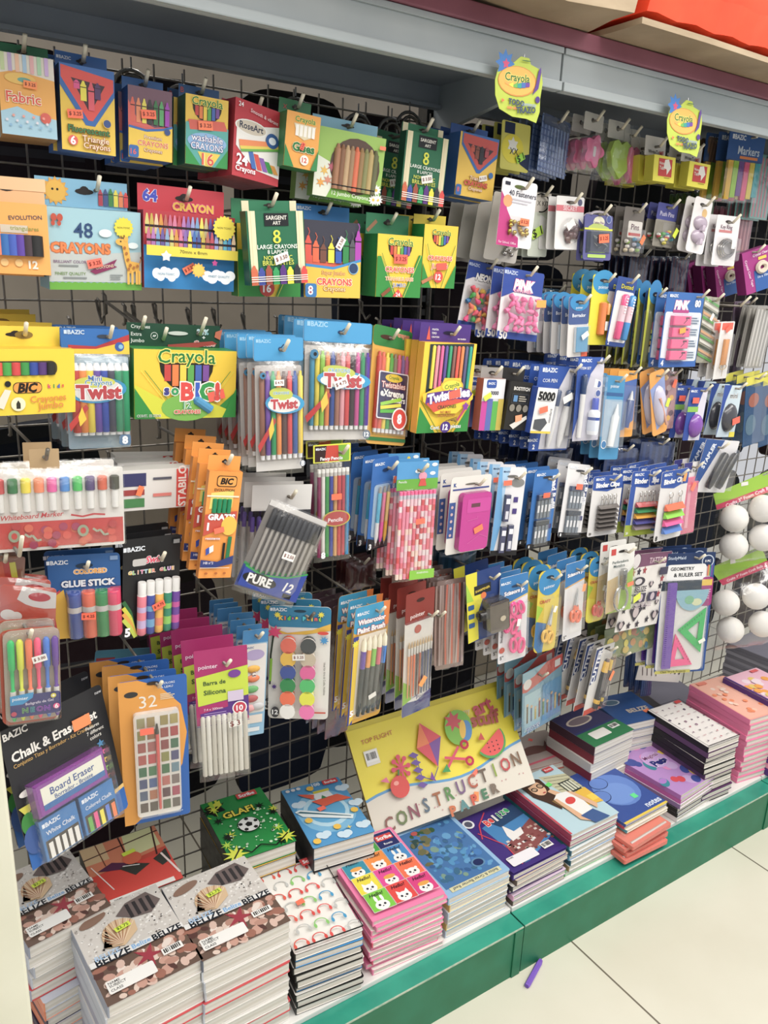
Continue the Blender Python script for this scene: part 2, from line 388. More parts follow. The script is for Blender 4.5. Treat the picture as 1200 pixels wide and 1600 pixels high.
MAROON = noisy('maroon_board', '#7a4652', '#8a5360', .5, 8)
KRAFT = noisy('kraft_paper', '#8f7c62', '#a8957a', .65, 7, bump=.6, stretch=(1, 1, 3))
RED = noisy('orange_red_plastic', '#f2482c', '#ff5c3c', .35, 5)
CREAM = noisy('cream_post_paint', '#dcdac4', '#e4e2cd', .4, 6)
TOPZ, ZS, GZ0 = 1.785, .135, .15
BX = [.10, 1.03, 1.955, 2.88]
NB = ['left', 'middle', 'right']
XL = [-.55]+BX
for k in range(4):
    x0, x1 = XL[k]+.012, XL[k+1]-.012
    nm = ['far left', 'left', 'middle', 'right'][k]
    # wire grid: one welded panel
    e = obj('wire_grid_panel', None); e.location = ((x0+x1)/2, GRID_Y, GZ0); tag(e, 'welded wire grid panel of the '+nm+' shelving bay', 'grid panel', 'wire grid panels of the shelving')
    V = []; Fs = []
    def bar(a, b, r=.0018, n=5):
        a, b = np.array(a), np.array(b); t = (b-a)/np.linalg.norm(b-a); p = np.array([0, 1, 0]); q = np.cross(t, p); o = len(V)
        for P in (a, b):
            for j in range(n): an = 2*math.pi*j/n; V.append(tuple(P+(p*math.cos(an)+q*math.sin(an))*r))
        for j in range(n): Fs.append((o+j, o+(j+1) % n, o+n+(j+1) % n, o+n+j))
    cx = (x0+x1)/2; m = int((x1-x0)/.05)
    for i in range(m+1): X = x0+(x1-x0)*i/m-cx; bar((X, .002, 0), (X, .002, 1.58))
    wires = bpy.data.meshes.new('upright_wires'); wires.from_pydata(V, [], Fs); wires.materials.append(WIRE); obj('upright_wires', wires, e)
    V = []; Fs = []
    for i in range(32): bar((x0-cx, -.002, i*.05+.01), (x1-cx, -.002, i*.05+.01))
    wires = bpy.data.meshes.new('cross_wires'); wires.from_pydata(V, [], Fs); wires.materials.append(WIRE); obj('cross_wires', wires, e)
    # canopy
    e = obj('shelf_canopy', None); e.location = (0, 0, 0); tag(e, 'pale grey steel canopy over the '+nm+' shelving bay', 'canopy', 'shelving canopies')
    f = solid('fascia', XL[k]+.002, 1.06, 1.721, XL[k+1]-.002, 1.072, TOPZ, TRIMM, e, .002)
    solid('fascia_ledge', XL[k]+.002, 1.053, 1.721, XL[k+1]-.002, 1.06, 1.735, TRIMM, f, .002); solid('fascia_ledge', XL[k]+.002, 1.056, 1.776, XL[k+1]-.002, 1.06, 1.785, TRIMM, f, .001)
    solid('soffit', XL[k]+.002, 1.072, 1.777, XL[k+1]-.002, 1.43, 1.785, SLATE, e); solid('back_rail', XL[k]+.002, 1.385, 1.735, XL[k+1]-.002, 1.395, 1.777, SLATE, e)
    solid('rail_lip', XL[k]+.002, 1.375, 1.735, XL[k+1]-.002, 1.385, 1.742, SLATE, e)
for k, x in enumerate(BX):
    e = obj('slotted_upright', None); e.location = (x, 1.42, .127); tag(e, 'slotted dark steel upright at the '+['left end', 'joint of left and middle bays', 'joint of middle and right bays', 'far right end'][k], 'upright', 'slotted uprights')
    b = B(.03, 1.65); b.box(0, 0, 1, 1, -.02, .01, '#6b6a66'); b.d = .0104
    for i in range(58): b.rect(.35, .01+i/59, .65, .01+i/59+.009, '#141414')
    me = b.mesh('post_tube', METAL); o = obj('post_tube', me, e)
    # sloping bracket under the canopy
    b = [(1.074, 1.65), (1.40, 1.65), (1.40, 1.553), (1.34, 1.573), (1.074, 1.618)]
    me = bpy.data.meshes.new('canopy_bracket'); n = len(b)
    me.from_pydata([(d, y-1.42, z) for d in (-.006, .006) for y, z in b], [], [tuple(range(n)), tuple(range(2*n-1, n-1, -1))]+[(i, i+n, (i+1) % n+n, (i+1) % n) for i in range(n)]); me.materials.append(TRIMM); obj('canopy_bracket', me, e)
# plinth and base shelf
for k in range(3):
    x0, x1 = [-.55, BX[1], BX[2]][k], [BX[1], BX[2], 3.6][k]; nm = NB[k]
    e = obj('shelf_plinth', None); e.location = (0, 0, 0); tag(e, 'green laminate plinth under the '+nm+' shelving bay', 'plinth', 'green shelving plinths')
    solid('front_board', x0+.002, .937, 0, x1-.0025, .952, .1195, GREEN, e); tb = solid('top_board', x0+.002, .9365, .1195, x1-.002, 1.405, .1225, TEAL, e)
    solid('edge_band', x0+.002, .9355, .1195, x1-.002, .9372, .1228, noisy('worn_edge', '#8fae98', '#b9c4ae', .5, 60), tb)
    solid('joint_cover', x1-.026, .934, 0, x1-.0025, .9365, .1185, GREEN, e, .002)
    s = solid('base_shelf', x0+.002, .978, .1226, x1-.002, 1.405, ZS-.0005, WHITE, None, .002); tag(s, 'white base shelf board of the '+nm+' bay', 'shelf', 'white base shelves')
p = solid('cream_end_post', .031, .888, 0, .0875, .932, 1.72, CREAM, None, .004); tag(p, 'cream painted square post at the left end of the shelving', 'post')
mb = solid('maroon_top_board', -.55, 1.05, TOPZ+.001, 3.6, 1.45, TOPZ+.027, MAROON, None, .002); tag(mb, 'maroon board lying along the top of the canopies', 'board')
# goods stored on top
def lumpy(name, x0, y0, z0, x1, y1, z1, mat, amp, seed, nx=24, ny=8, nz=5):
    bm = bmesh.new(); bmesh.ops.create_cube(bm, size=1); bmesh.ops.subdivide_edges(bm, edges=bm.edges[:], cuts=9, use_grid_fill=True)
    from mathutils import noise
    for v in bm.verts:
        P = Vector(((x0+x1)/2+v.co.x*(x1-x0), (y0+y1)/2+v.co.y*(y1-y0), (z0+z1)/2+v.co.z*(z1-z0)))
        nn = noise.noise_vector(P*6+Vector((seed, 0, 0)))*amp; v.co = P+Vector((nn.x, nn.y, max(nn.z, 0) if v.co.z < -.4 else nn.z))
    me = bpy.data.meshes.new(name); bm.to_mesh(me); bm.free(); me.materials.append(mat); me.shade_smooth(); me.set_sharp_from_angle(angle=math.radians(40)); return obj(name, me)
Z1 = TOPZ+.028
tag(lumpy('kraft_paper_parcel', -.3, .965, Z1, 1.08, 1.38, 2.02, KRAFT, .02, 1), 'large crumpled brown paper parcel on top of the left canopy', 'parcel')
tag(lumpy('flat_cardboard', 1.1, .965, Z1, 2.75, 1.4, Z1+.009, KRAFT, .003, 4), 'flat sheet of brown cardboard under the orange plastic on top', 'cardboard')
bm = bmesh.new(); R_ = []
for k in range(4):
    n = 60; A = []
    for i in range(n+1):
        x = 1.12+1.5*i/n; z = Z1+.024+k*.05+.0022*math.sin(i*1.6+k)
        A.append([bm.verts.new((x+.03*k, .975+.012*k, z)), bm.verts.new((x+.03*k, 1.38, z)), bm.verts.new((x+.03*k, 1.38, z+.045)), bm.verts.new((x+.03*k, .975+.012*k-.012, z+.045))])
    for i in range(n):
        for j in range(4): bm.faces.new((A[i][j], A[i+1][j], A[i+1][(j+1) % 4], A[i][(j+1) % 4]))
    bm.faces.new(A[0]); bm.faces.new(A[-1][::-1])
bmesh.ops.recalc_face_normals(bm, faces=bm.faces[:])
me = bpy.data.meshes.new('orange_plastic_tray_stack'); bm.to_mesh(me); bm.free(); me.materials.append(RED); o = obj('orange_plastic_tray_stack', me); tag(o, 'stack of bright orange red plastic trays on top at right', 'tray stack')
bb = B(.05, .035); bb.rslab(0, 0, 1, 1, .003, 0, .001, '#c8c0a8'); lb = obj('price_tag', bb.mesh('price_tag', PAPER), o); lb.location = (1.52, .962, 1.845)
# behind the grid: the other aisle
COUNT = noisy('beige_counter', '#b0a390', '#c4b8a4', .5, 6)
cn = solid('rear_counter', -.2, 2.0, 0, 1.9, 2.7, 1.12, COUNT, None, .01); tag(cn, 'beige counter seen through the wire grid at left', 'counter')
r = random.Random(5); k = 0
for x in [.35+.14*i for i in range(8)]:
    b = B(.12, .1); b.box(0, 0, 1, 1, -.08, 0, ['#3a78c0', '#e4e6ea', '#2a5aa8', '#b83a6a'][k % 4]); b.d = .0003; [b.rect(.05+.15*i, .3, .15+.15*i, .7, ['#e8eaf0', '#8ab8e0', '#3a6ab0'][(i+k) % 3]) for i in range(6)]
    o = obj('small_carton', b.mesh('small_carton', CARD)); o.location = (x, 2.05, 1.12); tag(o, ['blue', 'white', 'dark blue', 'pink'][k % 4]+' small carton on the rear counter, '+['first', 'second', 'third', 'fourth', 'fifth', 'sixth', 'seventh', 'eighth'][k]+' from left', 'carton', 'cartons on the rear counter'); k += 1
win = [(120, 450, 370, 520), (190, 590, 330, 730), (350, 440, 480, 500), (860, 860, 900, 900), (790, 820, 860, 880), (960, 790, 1010, 860), (760, 1010, 830, 1060)]
cl = ['#17171a', '#1b2233', '#2a2228', '#22201e', '#161c28', '#2c1c22', '#232629', '#1a1a20']  # near-black bags added behind the grid so its gaps look shaded
k = 0; zn = ['bottom', 'lower', 'middle', 'upper', 'top']
for j, z in enumerate((.24, .56, .88, 1.19, 1.47)):
    for i in range(13):
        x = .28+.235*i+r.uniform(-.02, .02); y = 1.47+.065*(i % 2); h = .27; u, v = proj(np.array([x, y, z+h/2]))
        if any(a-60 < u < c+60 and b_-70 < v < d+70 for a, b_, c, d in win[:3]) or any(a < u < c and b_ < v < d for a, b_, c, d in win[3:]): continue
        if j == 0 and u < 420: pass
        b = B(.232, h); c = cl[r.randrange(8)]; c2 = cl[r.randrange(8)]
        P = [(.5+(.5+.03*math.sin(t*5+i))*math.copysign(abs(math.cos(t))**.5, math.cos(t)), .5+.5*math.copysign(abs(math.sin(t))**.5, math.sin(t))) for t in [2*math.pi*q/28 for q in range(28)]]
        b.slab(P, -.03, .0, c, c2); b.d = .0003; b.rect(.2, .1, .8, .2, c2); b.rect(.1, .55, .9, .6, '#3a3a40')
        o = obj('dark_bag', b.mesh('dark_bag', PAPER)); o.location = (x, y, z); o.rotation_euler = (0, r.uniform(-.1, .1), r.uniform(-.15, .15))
        tag(o, 'added dark bag for the shade behind the grid, '+zn[j]+' row, '+['first', 'second', 'third', 'fourth', 'fifth', 'sixth', 'seventh', 'eighth', 'ninth', 'tenth', 'eleventh', 'twelfth', 'thirteenth'][i]+' place from left', 'bag', 'added dark bags for the shade behind the grid'); k += 1
# coiled grey hangers near the canopy and bare hooks on the grid
for k, (u, v) in enumerate(((205, 105), (285, 130), (462, 150), (560, 175), (612, 182), (640, 172))):
    P = aty(u, v, 1.37); b = B(.07, .07); b.ring(.5, .5, .42, .45, .003, 0, '#8a8884', 20, 6); b.ring(.5, .5, .3, .33, .003, .004, '#77746e', 18, 6); b.lathe(.5, 0, .5, -.2, .0014, 0, [(0, 1, '#999'), (1, 1, '#999')])
    o = obj('coiled_wire', b.mesh('coiled_wire', METAL, True)); o.location = (P[0], P[1], P[2]-.07); tag(o, 'coil of grey wire high on the grid, '+['first', 'second', 'third', 'fourth', 'fifth', 'sixth'][k]+' from left', 'wire coil', 'wire coils under the canopy')
for k, (u, v) in enumerate(((150, 478), (205, 486), (238, 484), (290, 492), (330, 492), (376, 500), (560, 478), (700, 660), (725, 668), (745, 690), (690, 500), (880, 860), (960, 840), (430, 905), (560, 912), (330, 940))):
    P = aty(u, v, 1.4); e = obj('bare_hook', None); e.location = (P[0], 1.4, P[2]); tag(e, 'short bare wire hook clipped on the grid, '+(ORD[k+1] if k else 'first')+' from left' if k < 7 else 'short bare wire hook clipped on the grid between packs, '+ORD[k-6]+' of the lower ones', 'hook', 'short bare hooks on the grid')
    rod('prong', [(0, -.003, .01), (0, -.01, -.005), (0, -.03, -.025), (0, -.045, -.015)], .0022, WIRE, e); rod('clip', [(.004, .005, .012), (.004, -.008, .008), (.004, -.008, -.015)], .002, WIRE, e)
for k, (u, v) in enumerate(((190, 475), (222, 492))):
    P = aty(u, v, 1.3); make_hook(P[0], P[2], 1.2, 'long bare display hook under the giraffe box, '+['left', 'right'][k]+' of two', drop=.03)
# ---------------------------------------------------------------- printed art helpers
def crayola(b, x, y, w, smile=1.0, c='#1c7a3a'):
    hw = w*.5
    if smile:
        k = smile*w*b.w/b.h*.32; y0 = y+k*.2; n = 10
        b.poly([(x-hw*.95, y0)]+[(x+hw*.95*math.cos(math.pi-math.pi*i/n), y0+k*1.5*math.sin(math.pi*i/n)) for i in range(1, n)]+[(x+hw*.95, y0)], '#2a2416')
        cs = ['#c8332a', '#e8792a', '#f0cf35', '#5aa84a', '#3b62b0', '#7b4a9a']
        for i, cc in enumerate(cs):
            xx = x-hw*.8+hw*1.6*(i+.5)/6; m = k*1.5*math.sin(math.acos(max(-1, min(1, (xx-x)/(hw*.95)))))*.9
            b.rect(xx-hw*.11, y0+k*.1, xx+hw*.11, y0+m, cc)
    b.t('Crayola', x, y, w, c, out='#f6e36a', arc=.012)
def bazic(b, x, y, w, c='#eef3fa', rot=0):
    b.t('BAZIC', x, y, w, c, rot=rot, bold=.03)
    b.rect(x-w*.72, y-w*.12*b.w/b.h, x-w*.54, y+w*.12*b.w/b.h, c)
def badge(b, x, y, r, c, txt=None, tc='#fff', ring=None):
    if ring: b.ell(x, y, r*1.18, ring)
    b.ell(x, y, r, c)
    if txt: b.t(txt, x, y, r*1.1, tc, bold=.03)
def greek(b, x0, y0, x1, n, c, lh=.02, sp=2.2, rnd=random.Random(3)):
    """lines of print too small to read"""
    for i in range(n): b.rect(x0, y0+i*lh*sp, x0+(x1-x0)*rnd.uniform(.7, 1), y0+i*lh*sp+lh, c)
def barcode(b, x, y, w, h):
    b.rect(x-w/2, y-h/2, x+w/2, y+h/2, '#f4f2ec'); n = 9; r = random.Random(2)
    for i in range(n):
        xx = x-w*.42+w*.84*i/n; b.rect(xx, y-h*.36, xx+w*.84/n*r.uniform(.3, .7), y+h*.28, '#33312e')
def crayon_art(b, x, y0, y1, r, c, dark='#2a2626'):
    """printed crayon standing up: tip at y0"""
    h = y1-y0
    b.poly([(x-r*.3, y0), (x+r*.3, y0), (x+r*.8, y0+h*.2), (x-r*.8, y0+h*.2)], c); b.rect(x-r, y0+h*.2, x+r, y1, c)
    b.rect(x-r, y0+h*.3, x+r, y0+h*.34, dark)
def splash(b, x, y, r, c): b.star(x, y, r, c, 8, .5, .2)
def boxpack(it, depth, front, side, flap, fy=.28, fx=(.02, .98), cs=None, fth=.0012, slot=True):
    b = it.b(); b.box(0, 0, 1, 1, -depth, 0, front, side)
    f = it.b(); f.box(fx[0], -fy, fx[1], .0, -depth, -depth+fth, flap, cs or flap); f.d = -depth+fth+.0003
    if slot:
        f.ell(.5, -fy*.58, .1, '#2a2320', fy*.11, n=12); f.ell(.5, -fy*.62, .05, '#2a2320', fy*.16, n=10)
    it.depth = depth; it.fy = fy
    return b, f
def fin_box(it, b, f, n=0, dy=.03, **k):
    it.part('box_body', b); it.part('hang_flap', f)
    k.setdefault('hook', (.5, -it.fy*.6)); k.setdefault('d', it.depth)
    return it.done(n, dy, **k)
CRAYP = [(0, .35, None), (.10, .75, None), (.11, 1, None), (.9, 1, None), (.9, .95, '#222'), (.93, .95, None), (1, .95, None)]
TWP = [(0, .55, None), (.05, .6, None), (.06, 1, None), (.94, 1, None), (.95, .8, '#eee'), (1, .75, '#eee')]
RB = ['#8a5a44', '#6a3f9c', '#1f9a5a', '#ef8a2a', '#5a4038', '#d8302f', '#2352a0', '#f0cf3a']
RB12 = ['#3a8fb0', '#e8d23c', '#8ec63c', '#e8822a', '#234a9a', '#a8705a', '#e8a0a8', '#d8302f', '#3a2a2a', '#cf3a90', '#1f9a5a', '#5a3a9c']
# ================================================================ ROW 1
def fabric():
    it = It('fabric_marker_box', 'orange and pale blue fabric marker box top left', 'marker box', [(-4, 80), (82, 92), (91, 219), (2, 208)], 1.18)
    b, f = boxpack(it, .04, '#f0b04a', '#b88a4a', '#2c7a50', .2)
    b.rect(0, 0, 1, .3, '#e6dfd0'); b.poly([(0, .26), (.3, .2), (1, .27), (1, .75), (.6, .72), (.3, .64), (0, .72)], '#efab48')
    b.poly([(0, .72), (.3, .64), (.6, .72), (1, .75), (1, 1), (0, 1)], '#a8cfe0')
    for i, c in enumerate(['#c8d8a0', '#c0a8d0', '#f0c0a0', '#a8c8e0', '#e8b0b0', '#b0d8b0', '#d0b0e0']): b.rect(.05+i*.13, .0, .12+i*.13, .22, c)
    b.ell(.38, .3, .28, '#f0c25a', .07); b.ell(.45, .31, .12, '#70b0a0', .03)
    b.t('Fabric', .42, .53, .62, '#e0452f', '#fbe8c8'); badge(b, .8, .75, .1, '#d85848')
    for i in range(14): splash(b, .1+.06*i, .82+.07*math.sin(i*2.1), .035, ['#e8e0e8', '#8ab8d8', '#f0a090'][i % 3])
    it.sticker(.55, .36, '#ff8a3c', .24, -3); fin_box(it, b, f, 1, .045)
fabric()
def tri6():
    it = It('fluorescent_crayon_box', 'blue and yellow six triangle crayon box with red triangle', 'crayon box', [(92, 97), (178, 112), (181, 245), (97, 232)], 1.18)
    b, f = boxpack(it, .035, '#f0c83a', '#1f5fa8', '#2c6cb4', .2)
    bazic(f, .2, -.13, .22)
    b.poly([(0, 0), (1, 0), (1, .3), (.62, .68), (.45, .68), (0, .25)], '#2a68b0')
    b.poly([(.02, .02), (.98, .1), (.98, .24), (.58, .62), (.5, .62), (.02, .16)], '#df4238')
    b.poly([(.2, .15), (.82, .19), (.56, .5), (.5, .5)], '#4a3038')
    for x, c, y1 in ((.3, '#e04a8a', .27), (.42, '#f0e040', .4), (.56, '#e05060', .5), (.68, '#5a3a6a', .36)): crayon_art(b, x, .17, y1, .055, c)
    b.t('Fluorescent', .5, .74, .76, '#3a8a4a', '#5a3a20'); badge(b, .2, .88, .09, '#e8584a', '6'); b.t('Triangle', .62, .85, .5, '#f8e4c0', '#a84a2a'); b.t('Crayons', .64, .93, .5, '#f8e4c0', '#a84a2a')
    badge(b, .84, .63, .07, '#36508a', ring='#e8c050')
    it.sticker(.25, .57, '#ff6a3c', .28, 5); fin_box(it, b, f, 1, .04)
tri6()
def prem16():
    it = It('premium_crayon_box', 'blue and yellow sixteen crayon box with red print', 'crayon box', [(200, 133), (269, 143), (268, 255), (200, 244)], 1.18)
    b, f = boxpack(it, .045, '#f0c83a', '#1f5fa8', '#3070b4', .2)
    b.rect(0, 0, 1, .55, '#7a5868'); b.poly([(0, .5), (0, .2), (.2, .45), (.6, .54), (1, .48), (1, .55), (0, .62)], '#e06058')
    for i, c in enumerate(['#e06048', '#e88a5a', '#e8d850', '#404040', '#3a7a4a', '#5aa868', '#a03ab0']): crayon_art(b, .1+.13*i, .16, .5, .05, c)
    b.poly([(0, .58), (.4, .6), (1, .5), (1, 1), (0, 1)], '#f0c83a'); b.line([(0, .57), (.4, .6), (.8, .55), (1, .5)], .003, '#2a68b0')
    b.t('Premium', .55, .69, .4, '#f8e4c0', '#a84a2a'); b.t('CRAYONS', .55, .78, .7, '#e05040', '#fbe3a8'); b.t('Crayones', .55, .88, .42, '#f8e4c0', '#a84a2a')
    b.rr(0, .83, .22, 1, .003, '#2a68b0'); b.t('16', .1, .92, .13, '#e8584a'); badge(b, .88, .58, .07, '#36508a')
    it.sticker(.45, .37, '#ff6a3c', .34, 5); fin_box(it, b, f, 2, .04)
prem16()
def wash16():
    it = It('washable_crayon_box', 'green and yellow washable crayon box of sixteen', 'crayon box', [(290, 146), (358, 157), (354, 265), (289, 255)], 1.18)
    b, f = boxpack(it, .04, '#f0c63a', '#2a6a4a', '#2a5f96', .2)
    f.t('B', .1, -.12, .08, '#d04a4a')
    crayola(b, .5, .1, .72); b.poly([(0, .4), (.5, .35), (1, .42), (1, 1), (0, 1)], '#5ab0a8'); b.poly([(.06, .36), (.9, .32), (.98, .45), (.1, .5)], '#d85a48')
    b.poly([(0, .72), (.35, 1), (0, 1)], '#2f9a4a'); b.poly([(1, .72), (.7, 1), (1, 1)], '#2f9a4a'); b.poly([(.28, .8), (.82, .8), (.62, 1), (.45, 1)], '#f0d04a')
    b.ell(.5, .65, .46, '#8ab8e0', .13)
    b.t('washable', .5, .6, .74, '#f4f4fa', '#3a3a8c'); b.t('CRAYONS', .5, .72, .76, '#f4f4fa', '#3a3a8c', sy=1.2); b.t('16', .52, .9, .28, '#e0443a', '#fbe8a0')
    it.sticker(.45, .42, '#ff7a44', .34, 5); fin_box(it, b, f, 1, .045)
wash16()
def rose():
    it = It('smooth_crayon_box', 'red and white box of twenty four crayons', 'crayon box', [(368, 148), (441, 180), (434, 290), (363, 275)], 1.18)
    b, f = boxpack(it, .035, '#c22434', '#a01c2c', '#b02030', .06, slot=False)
    it = it
    b.poly([(.05, .36), (1, .2), (1, .9), (.5, .86), (.2, .7), (.05, .6)], '#f2efe8'); b.ell(.35, .33, .34, '#f6f4ee', .1); b.ell(.35, .33, .31, '#d8ccb8', .085); b.t('RoseArt', .35, .32, .5, '#26304a', bold=.02)
    for i, c in enumerate(['#3a6ab8', '#d84438', '#8a5ab0', '#3a9a4a', '#e8a03a']):
        b.poly([(.3+.12*i, .62+.03*i), (.4+.12*i, .62+.03*i), (.5+.12*i, .85), (.4+.12*i, .85)], c)
    b.poly([(.1, .52), (.9, .42), (.95, .47), (.12, .6)], '#f08a4a'); b.poly([(.12, .6), (.95, .47), (.95, .5), (.14, .64)], '#e8d050'); b.poly([(.14, .64), (.95, .5), (.95, .53), (.16, .67)], '#6ab04a')
    b.ell(.8, .42, .14, '#2a5a9a', .1); b.ell(.8, .42, .08, '#e8eef4', .05)
    b.t('24', .18, .77, .24, '#fff', bold=.03); b.t('Crayons', .26, .9, .42, '#fff', bold=.02); b.t('Smooth & vibrant', .6, .14, .6, '#f0d8d8', rot=-8); b.t('24', .1, .07, .1, '#fff')
    f = it.b(); f.box(0, -.03, 1, .0, -.035, -.0338, '#b02030'); it.part('box_body', b); it.part('hang_flap', f); it.done(2, .04, hook=(.7, -.01), d=.036)
rose()
def gizes():
    it = It('chalk_box', 'small orange chalk box with green corners', 'chalk box', [(446, 172), (506, 183), (490, 268), (445, 258)], 1.16)
    b, f = boxpack(it, .04, '#f0a53a', '#3a8a4a', '#2c7a4a', .3)
    f.t('X', .2, -.15, .12, '#c03a3a')
    b.t('Crayola', .55, .13, .6, '#1c7a3a', '#f6e36a'); b.poly([(.22, .2), (.88, .2), (.75, .42), (.55, .48), (.35, .42)], '#e8d8b0')
    for i in range(5): b.rect(.28+.12*i, .22, .37+.12*i, .42, '#faf6ec')
    b.t('Gises', .55, .62, .66, '#1f7a3a', '#f6ecc0', bold=.04); badge(b, .6, .84, .13, '#f4f0e4', '12', '#d83a2a'); b.poly([(0, .6), (.3, 1), (0, 1)], '#2f8a4a'); b.poly([(1, .6), (.8, 1), (1, 1)], '#2f8a4a')
    it.sticker(.5, .6, '#ff5a3c', .2, 70); fin_box(it, b, f, 0)
gizes()
def fairy():
    it = It('jumbo_crayon_box', 'pale green box with oval window of twelve jumbo crayons', 'crayon box', [(500, 198), (604, 215), (592, 322), (485, 303)], 1.16)
    b, f = boxpack(it, .03, '#9cc25a', '#7aa048', '#7fb4cc', .2, (-.02, .95))
    b.poly([(0, .4), (.25, .5), (.3, .8), (.6, 1), (0, 1)], '#e8ead8')
    b.ell(.58, .5, .37, '#5a4438', .42)
    b.poly([(.3, .75), (.6, .92), (1, .8), (1, 1), (.2, 1)], '#78b040'); b.t('12 Jumbo Crayons', .55, .93, .55, '#eef4e0')
    for x, y, c in ((.14, .62, '#e8b850'), (.24, .55, '#b85a6a'), (.1, .8, '#e8a03a'), (.2, .75, '#d88a70')): b.star(x, y, .07, c, 6, .4)
    for x, y in ((.93, .78), (.97, .92), (.9, .93)): b.star(x, y, .08, '#f6f4ea', 10, .6); b.ell(x, y, .02, '#e8c040')
    it.part('box_body', b); it.part('hang_flap', f)
    it.sticks('crayon', 9, .27, .9, .2, .86, ['#a87858', '#8a6248', '#c0a078', '#a08060', '#d86a44', '#9a7a50', '#8a8a5a', '#b8a068', '#6a6a4a'], .001, .0055, CRAYP)
    it.sticker(.95, .15, '#ff7a50', .09, 0, None); it.done(1, .06, hook=(.5, -.12), d=.03)
fairy()
def sargent(q, n, lab, Y, dy):
    it = It('large_crayon_box', lab, 'crayon box', q, Y)
    b, f = boxpack(it, .02, '#1f6a48', '#14523a', '#2a7a54', .14)
    for x in (.03, .86): b.rect(x, 0, x+.12, 1, '#e8dcb4'); b.rect(x+.04, 0, x+.045, .8, '#c8b888'); f.rect(x+.0, -.14, x+.12, 0, '#e8dcb4')
    b.rect(.3, .03, .72, .2, '#15181c'); b.t('SARGENT', .51, .09, .36, '#e8e4d8', bold=.02); b.t('ART', .51, .16, .14, '#e8e4d8')
    b.ell(.5, .3, .06, '#e0e03a', .045); b.ell(.5, .385, .07, '#e0e03a', .05); b.ell(.5, .3, .025, '#1f6a48'); b.ell(.5, .385, .03, '#1f6a48')
    b.t('LARGE CRAYONS', .5, .48, .7, '#f0f4ea'); b.t('8 LAPICES', .5, .55, .36, '#e8ece0'); b.t('NON TOXIC', .5, .63, .5, '#d8d84a'); b.t('BRILLANTES', .5, .7, .55, '#d8d84a')
    for i, c in enumerate(['#d0643a', '#3a4aa0', '#a04a34', '#2fa05a', '#5a2f80', '#f0e42f', '#33343a', '#d83a34']):
        x = .07+i*.124; crayon_art(b, x, .76 if i % 2 else .73, 1, .055, c, c)
    for y in (.88, .91, .94): b.rect(.0, y, 1, y+.012, '#f0ece0')
    it.sticker(.55, .64, '#f2efe6', .26, 15, '$ 3.50'); fin_box(it, b, f, n, dy)
sargent([(636, 204), (702, 217), (690, 325), (624, 311)], 1, 'dark green box of eight large crayons top row', 1.16, .09)
def tri8(q, n, lab, Y=1.18):
    it = It('triangle_window_crayon_box', lab, 'crayon box', q, Y)
    b, f = boxpack(it, .035, '#ecc043', '#1f5fa8', '#2c62b0', .17)
    b.poly([(.05, 0), (1, 0), (1, .3), (.58, .6), (.5, .6), (.05, .2)], '#2a68b0'); b.poly([(.08, .02), (.98, .05), (.98, .24), (.58, .54), (.52, .54), (.08, .16)], '#c8443c')
    b.poly([(.2, .16), (.88, .2), (.57, .46)], '#4a3038')
    for x, c, y1 in ((.34, '#c85038', .28), (.46, '#8a4838', .38), (.57, '#303038', .45), (.7, '#b0404a', .33)): crayon_art(b, x, .17, y1, .05, c)
    b.t('Triangle', .5, .7, .34, '#f8e4c0', '#a84a2a'); b.t('CRAYONS', .5, .78, .6, '#e05040', '#8a3a20'); b.t('Crayones', .5, .87, .36, '#f8e4c0', '#a84a2a')
    b.rr(0, .83, .14, 1, .003, '#2a68b0'); b.t('8', .06, .91, .06, '#e8584a'); badge(b, .86, .6, .06, '#2a68a8')
    it.sticker(.66, .67, '#f2efe6', .2, 15, '$ 3.25'); fin_box(it, b, f, n, .035)
tri8([(720, 205), (781, 218), (768, 315), (710, 303)], 2, 'blue and yellow box of eight triangle crayons')
def dogpack():
    it = It('rubber_pack', 'small yellow and navy square pack under crayon sign', 'rubber pack', [(784, 187), (829, 196), (825, 273), (782, 261)], 1.22)
    b = it.card('#e0d860'); b.rect(.1, .02, .45, .25, '#1c2c50'); b.poly([(.55, .7), (1, .6), (1, .95), (.7, .85)], '#1c2c50'); b.ell(.4, .55, .38, '#f0e030', .3)
    b.star(.4, .48, .2, '#f6f4e8', 6, .6); b.t('XX', .45, .6, .3, '#3a3a2a'); it.part('card', b); it.sticker(.65, .72, '#a8e83a', .3, 30, '$ 1'); it.done(2, .025, hook=None)
dogpack()
def plaid():
    it = It('plaid_bag', 'blue plaid covers in a clear bag', 'cover pack', [(850, 175), (889, 195), (884, 281), (838, 266)], 1.22)
    b = it.card('#5a74a8'); r = random.Random(1)
    for i in range(9): b.rect(i/9, 0, i/9+.04, 1, '#8aa0cc'); b.rect(0, i/9+.02, 1, i/9+.045, '#48629c')
    b.rect(.05, 0, .95, .18, '#4a5878'); it.part('card', b); it.film(); it.done(4, .022, hook=(.5, .05))
plaid()
